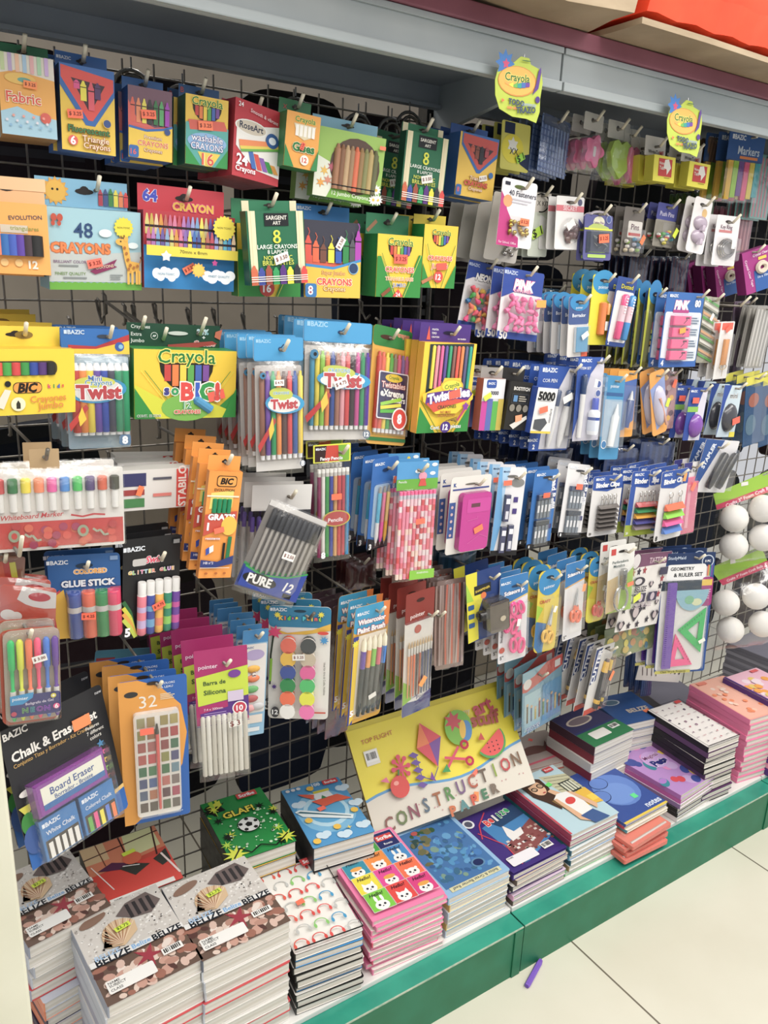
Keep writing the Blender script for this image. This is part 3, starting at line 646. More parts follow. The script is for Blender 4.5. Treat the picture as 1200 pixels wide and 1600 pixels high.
def notes(kind, q, n, lab, c):
    it = It('sticky_note_bag', lab, 'sticky note pack', q, 1.22)
    h = it.b(); h.rslab(.1, 0, .9, .3, .003, -.0005, .0005, '#e8e4da'); h.ell(.45, .12, .06, '#4a4238'); it.part('header_card', h)
    g = it.b()
    if kind == 'flower':
        P = [(.5+(.36+.07*math.cos(5*t))*math.cos(t), .66+(.25+.05*math.cos(5*t))*math.sin(t)) for t in [2*math.pi*i/40 for i in range(40)]]
    else:
        P = [(.5, .98), (.2, .8), (.1, .55), (.2, .37), (.35, .33), (.5, .4), (.65, .33), (.85, .38), (.9, .55), (.8, .8)]
    g.slab(P, 0, .012, c, c); g.d = .0124
    if kind == 'flower': g.rr(.45, .58, .56, .76, .002, '#e8e0e0')
    it.part('note_pad', g, PAPER); it.film(d=.014); it.done(n, .03, hook=(.45, .12))
notes('flower', [(912, 172), (946, 183), (937, 272), (898, 262)], 2, 'pink flower shaped sticky notes in a clear bag', '#f07aa8')
notes('leaf', [(950, 185), (985, 195), (984, 288), (936, 277)], 1, 'lime heart shaped sticky notes in a clear bag', '#b8d860')
notes('leaf', [(974, 200), (998, 203), (992, 292), (968, 285)], 1, 'pink petal shaped sticky notes beside the lime ones', '#e878a0')
def tabs(q, n, lab):
    it = It('sticky_tab_box', lab, 'sticky tab box', q, 1.16)
    h = it.b(); h.rslab(-.05, 0, .9, .42, .002, -.022, -.021, '#e6e0d6'); h.d = -.0205; h.t('WriteTo', .35, .33, .5, '#3a3430'); h.t('ME', .72, .34, .2, '#c83a3a'); it.part('header_card', h)
    b = it.b(); b.box(0, .44, 1, 1, -.022, 0, '#f0e440', '#d8cc38'); b.rect(.22, .5, .85, .88, '#c8302c'); b.poly([(.5, .52), (.68, .5), (.8, .68), (.62, .84), (.6, .72), (.45, .7)], '#f0ece0')
    b.t('Note', .36, .6, .22, '#f4efe0'); b.t('Tabs', .38, .7, .24, '#f4efe0'); greek(b, .5, .9, .85, 1, '#a89a2a', .015); it.part('box_body', b); it.done(n, .035, hook=(.4, .2), d=.02)
tabs([(1025, 208), (1057, 215), (1054, 288), (1020, 281)], 3, 'yellow sticky tab box left of two rows')
tabs([(1082, 222), (1115, 226), (1105, 298), (1073, 288)], 1, 'yellow sticky tab box right of two rows')
def hilite():
    it = It('page_marker_pack', 'blue headed pack of neon page markers', 'marker pack', [(1141, 203), (1198, 212), (1180, 318), (1126, 312)], 1.2)
    b = it.card('#2a5a9c', y1=.42); bazic(b, .3, .08, .3); b.t('Markers', .58, .26, .6, '#d8e4f0'); b.rect(.35, .34, .85, .38, '#e8843a'); it.part('header_card', b)
    for i, c in enumerate(['#f0c040', '#a8d840', '#7a4a9a', '#f05a8a', '#f0d84a', '#3ab0b8']):
        s_ = it.b(); s_.box(.05+.15*i, .42, .18+.15*i, .98-.03*(i % 3), -.003, .003, c); it.part('note_strip', s_, PAPER)
    it.film(y0=.4); it.done(2, .03, hook=(.6, .05))
hilite()
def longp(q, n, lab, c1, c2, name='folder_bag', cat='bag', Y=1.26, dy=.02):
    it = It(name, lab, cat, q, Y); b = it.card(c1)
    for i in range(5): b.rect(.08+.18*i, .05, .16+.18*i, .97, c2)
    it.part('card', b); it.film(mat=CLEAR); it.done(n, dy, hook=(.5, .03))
longp([(1108, 215), (1134, 217), (1116, 290), (1092, 285)], 5, 'brown stick bundle in clear bag', '#8a6a50', '#b08a68')
longp([(1184, 240), (1215, 245), (1196, 345), (1172, 340)], 3, 'teal and pink index cards by right edge', '#8ac0b8', '#e08898')
longp([(1090, 300), (1118, 300), (1110, 372), (1084, 370)], 4, 'green sticks in clear bag below markers', '#5a7a3a', '#88a050', Y=1.3)
longp([(1150, 320), (1180, 325), (1168, 395), (1140, 390)], 4, 'pink sticks in clear bag below markers', '#a86070', '#d89098', Y=1.3)
# ================================================================ ROW 2
def evo():
    it = It('triangular_marker_box', 'orange box of twelve chunky markers at left edge', 'marker box', [(-52, 316), (75, 314), (78, 431), (-48, 425)], 1.16)
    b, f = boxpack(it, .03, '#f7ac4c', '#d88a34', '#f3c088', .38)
    f.rect(.0, -.38, 1, -.2, '#f6cc98'); b.t('EVOLUTION', .72, .2, .42, '#4a4a5a', rot=4); b.rect(.4, .31, .74, .42, '#d8c8b0'); b.t('triangulares', .7, .36, .36, '#9aa04a')
    b.rr(-.0, .44, .9, .74, .006, '#e8e4d4'); b.rr(.0, .46, .55, .7, .002, '#d8e4b0')
    b.t('12', .78, .86, .12, '#f8ecd8', bold=.04); badge(b, .42, .84, .05, '#f8c47a'); badge(b, .6, .84, .05, '#f8c47a')
    it.part('box_body', b); it.part('hang_flap', f)
    it.sticks('marker', 6, .3, .88, .44, .74, ['#e87a5a', '#2a6ab0', '#3a5ab8', '#5a3aa0', '#4a3a40', '#2a2a2a'], -.001, .009)
    it.done(1, .035, hook=None)
evo()
def c48():
    it = It('giraffe_crayon_box', 'light blue box of forty eight crayons with giraffe', 'crayon box', [(75, 325), (220, 329), (221, 453), (73, 453)], 1.18)
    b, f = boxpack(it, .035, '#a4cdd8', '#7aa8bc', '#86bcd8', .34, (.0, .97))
    f.star(.2, -.18, .14, '#e8a83a', 14, .75); f.ell(.2, -.18, .1, '#f0b83f'); f.ell(.17, -.2, .012, '#222'); f.ell(.22, -.2, .012, '#222')
    for i, c in enumerate(['#b83a4a', '#4a5a8a', '#4a8a4a', '#e8d84a', '#e8824a', '#d83a3a']): crayon_art(f, .67+.055*i, -.26+.01*abs(i-2), -.04, .024, c)
    b.poly([(0, .7), (0, .45), (.4, .55), (1, .5), (1, .9), (0, .9)], '#c2c9c6')
    P = [(0, .92)]+[(i/30, .9+.012*(i % 2)) for i in range(31)]+[(1, 1), (0, 1)]; b.poly(P, '#6ab03a')
    b.t('48', .37, .26, .2, '#2a4a78'); b.t('CRAYONS', .34, .48, .62, '#e8803a', '#c86a30', bold=.03); b.t('BRILLIANT COLOR', .22, .65, .34, '#8a6a8a'); b.t('FINEST QUALITY', .22, .8, .32, '#7a9a5a'); greek(b, .1, .69, .35, 1, '#8a9090'); greek(b, .14, .84, .42, 1, '#8a9090'); greek(b, .64, .8, .8, 3, '#8a9090', .012)
    b.poly([(.42, .76), (.72, .6), (.68, .68), (.72, .7), (.48, .8)], '#8a2a5a'); b.t('CRAYONS', .58, .7, .2, '#e8d8b0', rot=8)
    b.ell(.6, .28, .07, '#e8f0f0', .05); b.ell(.9, .42, .06, '#e4eeee', .04); b.star(.8, .2, .11, '#f0dc2a', 16, .85); b.t('NON-TOXIC', .8, .2, .14, '#5a5a2a')
    for dx in (-.03, .03): b.ell(.1+dx, .12, .03, '#c04a30', .045); b.ell(.09+dx, .19, .02, '#c04a30', .03)
    Y_ = '#eeb43f'
    b.poly([(.79, .34), (.84, .36), (.87, .62), (.97, .64), (.96, .78), (.92, .75), (.86, .78), (.83, .74), (.8, .6), (.775, .42)], Y_)
    b.ell(.77, .38, .065, Y_, .045, rot=.1); b.line([(.77, .34), (.765, .3)], .002, '#8a5a2a'); b.line([(.8, .34), (.8, .29)], .002, '#8a5a2a'); b.ell(.82, .34, .025, Y_); b.ell(.76, .37, .008, '#222')
    for x0 in (.825, .87, .92, .95): b.rect(x0, .74, x0+.025, .92, Y_)
    for x, y in ((.8, .45), (.82, .52), (.835, .6), (.86, .67), (.9, .7), (.94, .68), (.84, .72)): b.ell(x, y, .015, '#b06a2a', .02)
    b.line([(.965, .64), (.98, .58)], .0015, '#b06a2a'); b.ell(.98, .57, .013, '#5a3a2a')
    it.part('box_body', b); it.part('hang_flap', f); it.sticker(.47, .66, '#ff6a50', .16, 12); it.done(0, .03, hook=(.62, -.24), d=.035)
c48()
def c64():
    it = It('red_crayon_box', 'red and blue box of sixty four crayons', 'crayon box', [(223, 328), (369, 340), (363, 456), (226, 449)], 1.18)
    b, f = boxpack(it, .03, '#1182c4', '#a82034', '#cc2a3c', .34, (.0, .95))
    f.t('64', .13, -.2, .16, '#3a4ac0', '#f0f0ff', bold=.04); f.t('CRAYON', .6, -.09, .46, '#f0c84a', '#e04a8a', bold=.05)
    b.rect(0, 0, 1, .44, '#b82838')
    for j, (y0, y1) in enumerate(((.04, .3), (.22, .46))):
        for i in range(20):
            c = ['#d8cc7a', '#c8b04a', '#e8c8a0', '#d8943a', '#b86a5a', '#c86a8a', '#d87a9a', '#c04a5a', '#b87ab8', '#8a6ab0', '#9aa0d0', '#7aa0c8', '#e8dc5a', '#c8b888', '#6a5aa0', '#3a6ab0', '#5ab0c8', '#88a8c8', '#4a5a9a', '#3a8ac0'][(i*(3 if j else 1)+j*5) % 20]
            b.poly([(.03+i*.048, y0), (.045+i*.048, y0), (.06+i*.048, y0+.12), (.015+i*.048, y0+.12)], c); b.rect(.016+i*.048, y0+.12, .059+i*.048, y1, c); b.rect(.016+i*.048, y0+.14, .059+i*.048, y0+.17, '#2a2226')
    b.rect(0, .44, 1, .57, '#ecd93a'); b.t('70mm x 8mm', .5, .5, .3, '#5a5428', sy=.9); b.star(.84, .15, .13, '#f0dc3a', 18, .85); b.t('NON TOXIC', .84, .15, .16, '#6a6020')
    for x, y, k in ((.2, .8, .14), (.78, .8, .18)):
        for q in range(6): b.ell(x-k*.7+q*k*.28, y+.03*math.sin(q*2), k*.34, '#f2f6f8', .07)
    b.t('NON-TOXIC', .2, .8, .18, '#7aa0b8'); b.t('FINEST QUALITY', .78, .8, .24, '#7aa0b8')
    b.star(.55, .73, .08, '#f0b83a', 12, .75); b.ell(.55, .73, .055, '#f4c84a'); b.star(.2, .57, .06, '#f4f0e4', 5, .6); b.star(.73, .62, .035, '#c03a8a', 5, .6)
    it.part('box_body', b); it.part('hang_flap', f); it.sticker(.48, .72, '#ff7a50', .14, 30); it.done(0, .03, hook=(.5, -.2), d=.03)
c64()
def cr_yel(q, lab, name, Y, title, n, num, fl='#3a8a60', side='#2a8a3a', fy=.34, k=0, d=.045, **kw):
    it = It(name, lab, 'crayon box', q, Y)
    b, f = boxpack(it, d, '#f2ca1e', side, fl, fy, **kw)
    crayola(b, .5, .13, .56)
    b.poly([(0, .35), (.1, .35), (.45, 1), (0, 1)] if not k else [(0, .6), (.3, 1), (0, 1)], '#2f8f3c'); b.poly([(1, .3), (.92, .3), (.6, 1), (1, 1)] if not k else [(1, .6), (.7, 1), (1, 1)], '#2f8f3c')
    for o in (0, .035): b.line([(.06+o, .3), (.42+o, 1)], .0009, '#2f8f3c' if o else '#e8e04a'); b.line([(.97-o, .3), (.62-o, 1)], .0009, '#2f8f3c' if o else '#e8e04a')
    return it, b, f
def tri24():
    it, b, f = cr_yel([(587, 365), (665, 370), (651, 466), (590, 463)], 'yellow and green box of twenty four triangular crayons', 'triangular_crayon_box', 1.17, '', 0, '24')
    f.line([(.05, -.05), (.25, -.22)], .006, '#b07a58')
    b.t('CRAYONES', .5, .55, .64, '#e04030', '#fff4dc', bold=.03); b.t('TRIANGULARES', .5, .7, .62, '#e8843a', '#fff4dc'); b.t('JUMBO', .5, .81, .3, '#3a5aa0', '#fff4dc')
    b.poly([(.48, .86), (.6, .99), (.36, .99)], '#e03a2a'); b.t('24', .48, .955, .1, '#fff'); b.line([(.12, .98), (.3, .86)], .006, '#8a5030')
    it.sticker(.5, .38, '#ff5a40', .3, 0); fin_box(it, b, f, 1, .06)
tri24()
def jum12():
    it, b, f = cr_yel([(662, 352), (720, 352), (705, 452), (659, 448)], 'yellow box of twelve jumbo crayons beside the green one', 'small_jumbo_crayon_box', 1.17, '', 0, '12', fl='#e8c82a', fy=.16, k=1, d=.04)
    b.t('CRAYONES', .5, .52, .72, '#e04030', '#fff4dc', bold=.03); b.t('JUMBO', .5, .66, .5, '#e04030', '#fff4dc'); badge(b, .48, .82, .14, '#d84030', '12'); b.line([(0, .92), (.32, .82)], .006, '#c07a50')
    it.sticker(.55, .65, '#ff4a34', .3, 5, None); fin_box(it, b, f, 1, .05)
jum12()
sargent([(384, 330), (474, 329), (479, 441), (391, 447)], 0, 'dark green box of eight large crayons second row', 1.13, .03)
def cr16():
    it, b, f = cr_yel([(370, 350), (470, 352), (468, 465), (372, 462)], 'yellow and green crayon box behind the dark green one', 'hidden_crayon_box', 1.18, '', 0, '16', d=.03)
    badge(b, .45, .88, .12, '#c83a30', '16'); fin_box(it, b, f, 0, hook=None)
cr16()
def sup8():
    it = It('super_jumbo_crayon_box', 'blue and yellow box of eight super jumbo crayons', 'crayon box', [(474, 343), (563, 349), (560, 468), (476, 462)], 1.18)
    b, f = boxpack(it, .035, '#f0bf30', '#1a66a8', '#1f84c8', .22)
    bazic(f, .18, -.17, .2)
    b.rect(0, 0, 1, .55, '#3a3a48'); b.poly([(0, .5), (0, .4), (.3, .52), (.6, .53), (1, .45), (1, .55), (.5, .62), (0, .6)], '#e05a3a')
    for x, y0, c in ((.07, .2, '#e04a34'), (.2, .26, '#e8602f'), (.33, .3, '#7a4a3a'), (.47, .28, '#f0e02f'), (.6, .3, '#2a5ab0'), (.73, .2, '#2f8a4a'), (.85, .22, '#5a5a60'), (.95, .1, '#b03ab0')):
        crayon_art(b, x, y0, .54, .055, c); b.line([(x, y0), (x+.02, y0-.05), (x-.01, y0-.1)], .001, c)
    b.poly([(0, .6), (.5, .62), (1, .5), (1, 1), (0, 1)], '#f0bf30'); b.line([(0, .58), (.5, .61), (1, .49)], .004, '#2a8ac8')
    b.t('Super Jumbo', .5, .68, .42, '#f0c070', '#a85a2a'); b.t('CRAYONS', .52, .79, .64, '#e04a34', '#fff0d0', bold=.04); b.t('Crayones', .52, .89, .4, '#f8e0a0', '#a84a2a')
    b.rr(0, .82, .2, 1, .004, '#2a78b8'); b.t('8', .09, .91, .09, '#fff', '#c03030'); badge(b, .86, .6, .08, '#25406a', ring='#7ab0d0')
    it.sticker(.63, .28, '#f4f1ea', .2, 60, '$ 3.50'); fin_box(it, b, f, 1, .04)
sup8()
def fasteners():
    it = It('fastener_card', 'white and magenta card of forty brass fasteners', 'fastener pack', [(785, 277), (841, 287), (828, 392), (776, 380)], 1.14)
    b = it.card('#f0eef0', r=.006); b.poly([(0, .2), (.12, .3), (.2, .45), (.35, .6), (.42, .8), (.6, .85), (.62, 1), (0, 1)], '#c22a7c'); b.ell(.2, .33, .13, '#f0a068', .09)
    b.t('40 Fasteners', .6, .2, .78, '#4a4a58'); b.rect(.08, .05, .22, .1, '#2a2a3a'); b.ell(.5, .1, .16, '#5a6a30', .03, n=12); greek(b, .3, .28, .9, 2, '#c8c4cc'); b.t('For School, Office', .3, .95, .5, '#f0d0e0')
    it.part('card', b); r = random.Random(5)
    for i in range(16):
        g = it.b(); x, y = r.uniform(.3, .8), r.uniform(.58, .8); g.dome(x, y, .06, .035, .004, .004, '#c8a84a', 10, 3); g.box(x-.015, y, x+.015, y+.06, .002, .004, '#a88838'); it.part('brass_fastener', g, METAL, True)
    it.blister(.22, .52, .9, .86, .012); it.sticker(.6, .62, '#ff7a44', .26, 0, d=.0135); it.done(0, hook=(.55, .1))
    it = It('silver_fastener_card', 'plain white card of silver fasteners behind magenta one', 'fastener pack', [(775, 300), (824, 308), (806, 412), (752, 404)], 1.19)
    b = it.card('#d6cfc4', r=.005); it.part('card', b)
    for i in range(8):
        g = it.b(); g.dome(r.uniform(.45, .95), r.uniform(.72, .88), .06, .035, .003, .004, '#b8b4b0', 10, 3); it.part('silver_fastener', g, METAL, True)
    it.done(3, .04, hook=(.5, .04))
    it = It('hook_kit_card', 'pale hook kit card with wire loop and lime sticker', 'hook pack', [(833, 300), (860, 303), (855, 402), (822, 400)], 1.22)
    b = it.card('#d6dccb'); b.rect(0, 0, 1, .3, '#d8d0c4'); b.t('X KIT', .6, .16, .6, '#3a3834'); it.part('card', b)
    g = it.b(); g.ring(.4, .16, .4, .14, .0014, .006, '#3a3a3a', a0=-120, a1=100); it.part('wire_loop', g, METAL, True); it.sticker(.35, .62, '#c0e84a', .6, 25, '$ 1'); it.done(2, .02, hook=(.5, .03))
fasteners()
def magnets():
    it = It('flower_magnet_card', 'white card with brown flower magnets in oval bubble', 'magnet pack', [(869, 305), (913, 309), (909, 392), (867, 388)], 1.18)
    b = it.card('#ece9e6'); b.rect(0, .17, 1, .28, '#d8707a'); b.t('SECRET', .5, .22, .5, '#f4e0e0'); b.ell(.5, .11, .16, '#4a3a34', .03); badge(b, .84, .1, .08, '#5a5a78'); it.part('card', b)
    for x, y in ((.5, .58), (.64, .56), (.38, .68), (.55, .72), (.68, .72), (.44, .8), (.72, .62)):
        g = it.b(); g.star(x, y, .13, '#6a4a48', 5, .75, d=.004); g.dome(x, y, .11, .07, .002, .005, '#6a4a48', 10, 2); it.part('magnet', g, PLAS, True)
    g = it.b(); g.dome(.5, .65, .36, .27, .001, .016, '#fff'); it.part('clear_bubble', g, CLEAR, True); it.sticker(.32, .54, '#ece6e0', .3, 40, None, d=.017); it.done(2, .02, hook=(.5, .1))
magnets()
def pinpack():
    it = It('spider_pin_card', 'blue and purple card with dark pins and orange sticker', 'pin pack', [(914, 330), (957, 334), (955, 409), (911, 404)], 1.16)
    b = it.card('#5a5a92', r=.005, y0=.05); b.ell(.5, .2, .2, '#e8e4c8', .12); b.poly([(.15, .3), (.4, .2), (.85, .3), (.9, .36), (.1, .36)], '#b8c86a'); b.t('Safety Pins', .5, .22, .34, '#7a4a8a'); b.rect(0, .33, 1, .37, '#d8dc4a'); b.rect(.08, .4, .92, .85, '#343c50'); b.rr(.15, .88, .8, .95, .002, '#b8d868'); badge(b, .84, .13, .08, '#4a5a9a', ring='#b8c0e0')
    it.part('card', b); r = random.Random(4)
    for i in range(12):
        g = it.b(); x, y = r.uniform(.2, .8), r.uniform(.45, .8); a = r.uniform(0, 3); g.lathe(x, y, x+.14*math.cos(a), y+.08*math.sin(a), .0009, .004, [(0, 1, '#9aa4a8'), (1, 1, '#9aa4a8')], 5); it.part('pin', g, METAL)
    it.blister(.08, .38, .92, .86, .01); it.sticker(.55, .55, '#ff6a34', .36, 5, d=.012)
    g = it.b(); g.ring(.5, .06, .3, .07, .003, 0, '#b8b0b8', 12, 6, a0=180, a1=360); it.part('hanger_loop', g, PLAS, True); it.done(1, .02, hook=(.5, .02))
pinpack()
def pushp(q, n, lab, head, dots, Y=1.2, st='#ff7a3c', oval=False):
    it = It('push_pin_pack', lab, 'push pin pack', q, Y); b = it.card('#77706a', r=.004) if not head else it.card(head, y1=.38)
    b.ell(.5, .08, .12, '#3a3430', .03)
    if head: b.t('Push Pins', .5, .24, .7, '#d8d4e8')
    else: b.rr(.25, .28, .95, .62, .003, '#e6e0d8'); b.rect(.3, .52, .9, .58, '#c8504a'); b.t('Pins', .6, .4, .4, '#6a4a5a')
    it.part('card', b)
    if head:
        k = it.b(); k.rslab(.0, .38, 1, 1, .003, -.001, 0, '#9a9488'); it.part('backing', k)
    r = random.Random(len(lab))
    for i in range(14):
        g = it.b(); x, y = r.uniform(.15, .85), r.uniform(.62, .92); g.dome(x, y, .09, .045, .003, .007, dots[i % len(dots)], 8, 2); it.part('push_pin', g, PLAS, True)
    it.blister(.06, .42, .94, .97, .016); it.sticker(.75, .66, st, .3, 60, None, d=.017); it.done(n, .022, hook=(.5, .08))
pushp([(979, 322), (1006, 326), (1001, 402), (966, 398)], 2, 'grey clear tub of pale push pins on hook', None, ['#d8c8a8', '#e8e0d8', '#b8b8c8', '#8ab04a', '#3a8ab0'])
pushp([(1030, 315), (1060, 322), (1050, 388), (1018, 384)], 2, 'blue headed pack of coloured push pins', '#4a4e94', ['#e8e8e0', '#e8d83a', '#3a9ab0', '#c83a3a', '#58b04a'], st='#e0f03a')
def whooks():
    it = It('adhesive_hook_pack', 'long white pack of lilac adhesive hooks', 'hook pack', [(1088, 305), (1114, 315), (1098, 398), (1070, 392)], 1.16)
    b = it.card('#ebe6e4', r=.008); badge(b, .65, .26, .14, '#e0b878'); b.ell(.45, .12, .14, '#3a3230', .03); it.part('card', b)
    for y in (.45, .7): g = it.b(); g.dome(.5, y, .36, .13, .001, .01, '#b8a8b8'); g.box(.42, y+.04, .58, y+.15, .004, .014, '#c8b8c8', ch=.001); it.part('adhesive_hook', g, PLAS, True)
    it.done(1, .02, hook=(.45, .12))
    it = It('bangle_card', 'white card with clear round bracelets', 'bracelet pack', [(1120, 336), (1158, 338), (1146, 418), (1112, 412)], 1.16)
    b = it.card('#e8e4e4', r=.004); b.ell(.5, .12, .13, '#3a3230', .03); b.t('Key Ring', .45, .24, .5, '#7a5a6a'); b.rect(.15, .29, .7, .34, '#c87a7a'); it.part('card', b)
    for i in range(3): g = it.b(); g.ring(.5, .66, .34-.05*i, .19-.03*i, .0022, .004+.003*i, '#c8c4c0', 24, 6); it.part('clear_ring', g, METAL, True)
    it.blister(.1, .42, .98, .92, .014); it.sticker(.6, .55, '#f0eee8', .28, 90, None, d=.015); it.done(2, .02, hook=(.5, .12))
    it = It('dark_card_pack', 'grey card pack between push pins and lilac hooks', 'card pack', [(1062, 318), (1090, 322), (1074, 395), (1050, 390)], 1.2)
    b = it.card('#68625c'); b.ell(.5, .1, .14, '#2a2622', .03); b.ell(.5, .6, .3, '#2c2826', .28); it.part('card', b); it.blister(.1, .25, .9, .95, .015); it.done(1, .02, hook=(.5, .1))
whooks()
def tape(q, lab, n=0, Y=1.15):
    it = It('clear_tape_box', lab, 'tape pack', q, Y)
    b = it.b(); b.box(0, 0, 1, 1, -.03, 0, '#a02a7c', '#8a246c'); b.rect(.35, .5, 1, 1, '#2458a0'); b.t('Crystal Clear Tape', .17, .52, .75*it.h/it.w*.9, '#f0d8e8', rot=-78); b.t('Crystal Clear', .65, .14, .56, '#f0e4ee', rot=3); b.rect(.55, .2, .85, .27, '#e8c84a'); b.t('1in x 10m', .66, .66, .4, '#d8e4f4'); it.part('box_body', b)
    g = it.b(); g.ring(.62, .45, .16, .1, .006, .004, '#d8ccb8', 18, 6); it.part('tape_roll', g, PLAS, True); it.done(n, .04, hook=(.4, .03))
tape([(1155, 395), (1203, 384), (1208, 448), (1170, 460)], 'magenta and blue clear tape box at right edge', 0)
tape([(1114, 412), (1150, 404), (1156, 458), (1122, 466)], 'magenta and blue clear tape box left of pair', 2, 1.24)
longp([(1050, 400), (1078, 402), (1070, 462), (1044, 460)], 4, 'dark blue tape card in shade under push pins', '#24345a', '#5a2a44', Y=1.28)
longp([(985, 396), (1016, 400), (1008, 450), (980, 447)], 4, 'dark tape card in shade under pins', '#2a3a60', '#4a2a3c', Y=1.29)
# ================================================================ ROW 3
def bic():
    it = It('kids_crayon_box', 'yellow box of jumbo kids crayons with oval slot', 'crayon box', [(-47, 546), (117, 544), (117, 643), (-43, 653)], 1.15)
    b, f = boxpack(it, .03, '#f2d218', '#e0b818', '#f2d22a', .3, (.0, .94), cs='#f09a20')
    f.ell(.58, -.17, .09, '#8a7028', .06, n=14)
    b.rr(.08, .18, .82, .4, .008, '#4a4026'); b.rr(.38, .5, .66, .67, .006, '#2a2418'); b.rr(.385, .51, .655, .66, .006, '#ee9a2a'); b.t('BIC', .52, .585, .2, '#221a10', bold=.05, shear=.2)
    for i, (ch, c) in enumerate(zip('kids', ['#d83a6a', '#2f9a4a', '#3a5ab8', '#d8602f'])): b.t(ch, .735+i*.045, .57, -.034, c, bold=.05)
    b.ell(.33, .52, .03, '#222'); b.poly([(.2, .85), (.3, .6), (.36, .62), (.28, .9)], '#f0e4d0'); b.t('Crayones', .72, .77, .36, '#e0862a', rot=3); b.t('Jumbo', .74, .88, .26, '#e0862a', rot=3); badge(b, .42, .83, .07, '#f4ecc8'); b.poly([(.42, .77), (.44, .82), (.44, .9), (.4, .9), (.4, .82)], '#332'); b.poly([(0, .6), (.2, .55), (.1, 1), (0, 1)], '#f0a83a')
    it.part('box_body', b); it.part('hang_flap', f)
    it.sticks('crayon', 8, .12, .8, .2, .39, ['#e86a7a', '#e8503a', '#4aa84a', '#d83a3a', '#3f9a4a', '#2f4aa0', '#5a3a7a', '#33312e'], -.003, .0068)
    it.done(3, .05, hook=(.58, -.2), d=.03, droop=.004, sx=-.004)
bic()
def minitw():
    it = It('mini_twist_crayon_bag', 'blue and yellow headed bag of eight mini twist crayons', 'crayon pack', [(93, 513), (202, 514), (206, 703), (105, 705)], 1.17)
    b = it.card('#1f6ab4', y1=.2); b.poly([(0, .2), (0, .16), (.5, .14), (1, .08), (1, .2)], '#f0c82a'); b.poly([(.1, .13), (.5, .14), (1, .04), (1, .09), (.5, .16), (.1, .16)], '#b8282c'); bazic(b, .22, .03, .24, '#cfe0f0'); b.ell(.85, .14, .07, '#2a5aa8'); b.ell(.87, .14, .035, '#8ac0d8'); b.ell(.62, .06, .1, '#3a4250', .015)
    it.part('header_card', b)
    k = it.b(); k.rslab(.04, .22, .98, .98, .003, -.002, -.001, '#9ab0bc'); it.part('backing', k)
    it.sticks('crayon', 8, .12, .96, .27, .86, ['#c83a2a', '#f08a2a', '#f0d83a', '#6a4aa8', '#2a4ab0', '#4a4a5a', '#2f9a6a', '#2f9a6a'], .004, .006, [(0, .5, '#e8e8e8'), (.06, .9, '#e8e8e8'), (.1, 1, None), (.95, 1, None), (.96, .8, '#ddd'), (1, .8, '#ddd')])
    g = it.b(); g.d = .0105; g.ell(.5, .49, .42, '#2a90c0', .1, rot=-.1); g.ell(.5, .49, .36, '#e8e4dc', .085, rot=-.1); g.ell(.45, .42, .3, '#d8d84a', .045); g.t('Mini', .45, .39, .2, '#3a6ab0', '#fff'); g.t('Crayons', .5, .43, .4, '#3a8ab0', '#fff'); g.t('Twist', .5, .5, .68, '#c02a30', '#fff', bold=.05)
    g.poly([(.04, .76), (.3, .6), (.34, .63), (.06, .82)], '#c03028'); g.poly([(.18, .7), (.24, .62), (.3, .72), (.2, .78)], '#f0c82a'); 
    it.part('sticker_label', g); n = it.b(); n.d = .0106; n.rr(.78, .86, .96, .95, .004, '#5a7a9a'); n.t('8', .87, .905, .09, '#fff', bold=.05); it.part('count_mark', n)
    it.film(y0=.2, d=.013); it.sticker(.3, .37, '#ff6a3a', .26, -3); it.done(3, .03, hook=(.68, .05), sx=-.002)
minitw()
def sobig():
    it, b, f = cr_yel([(208, 546), (372, 548), (365, 652), (211, 654)], 'wide yellow extra jumbo crayon box with green flap', 'extra_jumbo_crayon_box', 1.16, '', 0, '12', fl='#1c4a34', fy=.33, fx=(.01, .93), k=1, d=.045, slot=False)
    f.t('Crayones', .14, -.27, .18, '#e8ece4'); f.t('Extra', .1, -.17, .1, '#e8ece4'); f.t('Jumbo', .11, -.07, .13, '#e8ece4'); badge(f, .27, -.15, .03, '#1c4a34', 'AP', ring='#dfe4dc'); f.t('25%', .75, -.23, .12, '#9ad0d8', '#fff'); f.t('+', .76, -.15, .03, '#fff'); f.t('Grueso', .77, -.06, .22, '#d84a3a', '#fff'); f.poly([(.4, 0), (.4, -.03), (.85, -.1), (.9, -.06), (.7, 0)], '#a83a30'); f.poly([(.88, -.24), (.95, -.28), (.93, -.12), (.87, -.16)], '#c86a4a'); f.ell(.5, -.2, .1, '#cfd4cc', .03)
    b.poly([(0, .5), (.3, .75), (.5, .62), (.95, .9), (1, 1), (0, 1)], '#d8d82a'); b.poly([(.0, .55), (.2, 1), (0, 1)], '#2f8f3c'); b.poly([(1, .55), (.86, 1), (1, 1)], '#2f8f3c'); b.ell(.5, .84, .25, '#7ab84a', .2)
    for x, ch, c, w in ((.3, 's', '#3a3a8a', .07), (.38, 'o', '#2f9a5a', .07), (.5, 'B', '#e03a30', .11), (.6, 'I', '#2a5ac0', .04), (.7, 'G', '#2f9a4a', .13), (.8, '!', '#e03a30', .04)): b.t(ch, x, .6, -(.08 if ch in 'so' else .14), c, '#fff8ea', bold=.05)
    b.t('12', .5, .8, .08, '#3a9a5a', '#fff'); b.t('CRAYONES', .5, .9, .26, '#d83a30', '#fff4e0', bold=.03); b.t('CONT. 12 PZAS', .13, .95, .22, '#3a5a3a', '#fff'); b.lathe(.57, .7, .74, .88, .0075, .001, [(0, .5, '#3a88b8'), (.1, .8, '#3a88b8'), (.12, 1, '#4a9ac8'), (1, 1, '#4a9ac8')])
    it.sticker(.79, .66, '#ff5a40', .17, 15, None); fin_box(it, b, f, 0, hook=(.7, -.22), tip=.035)
sobig()
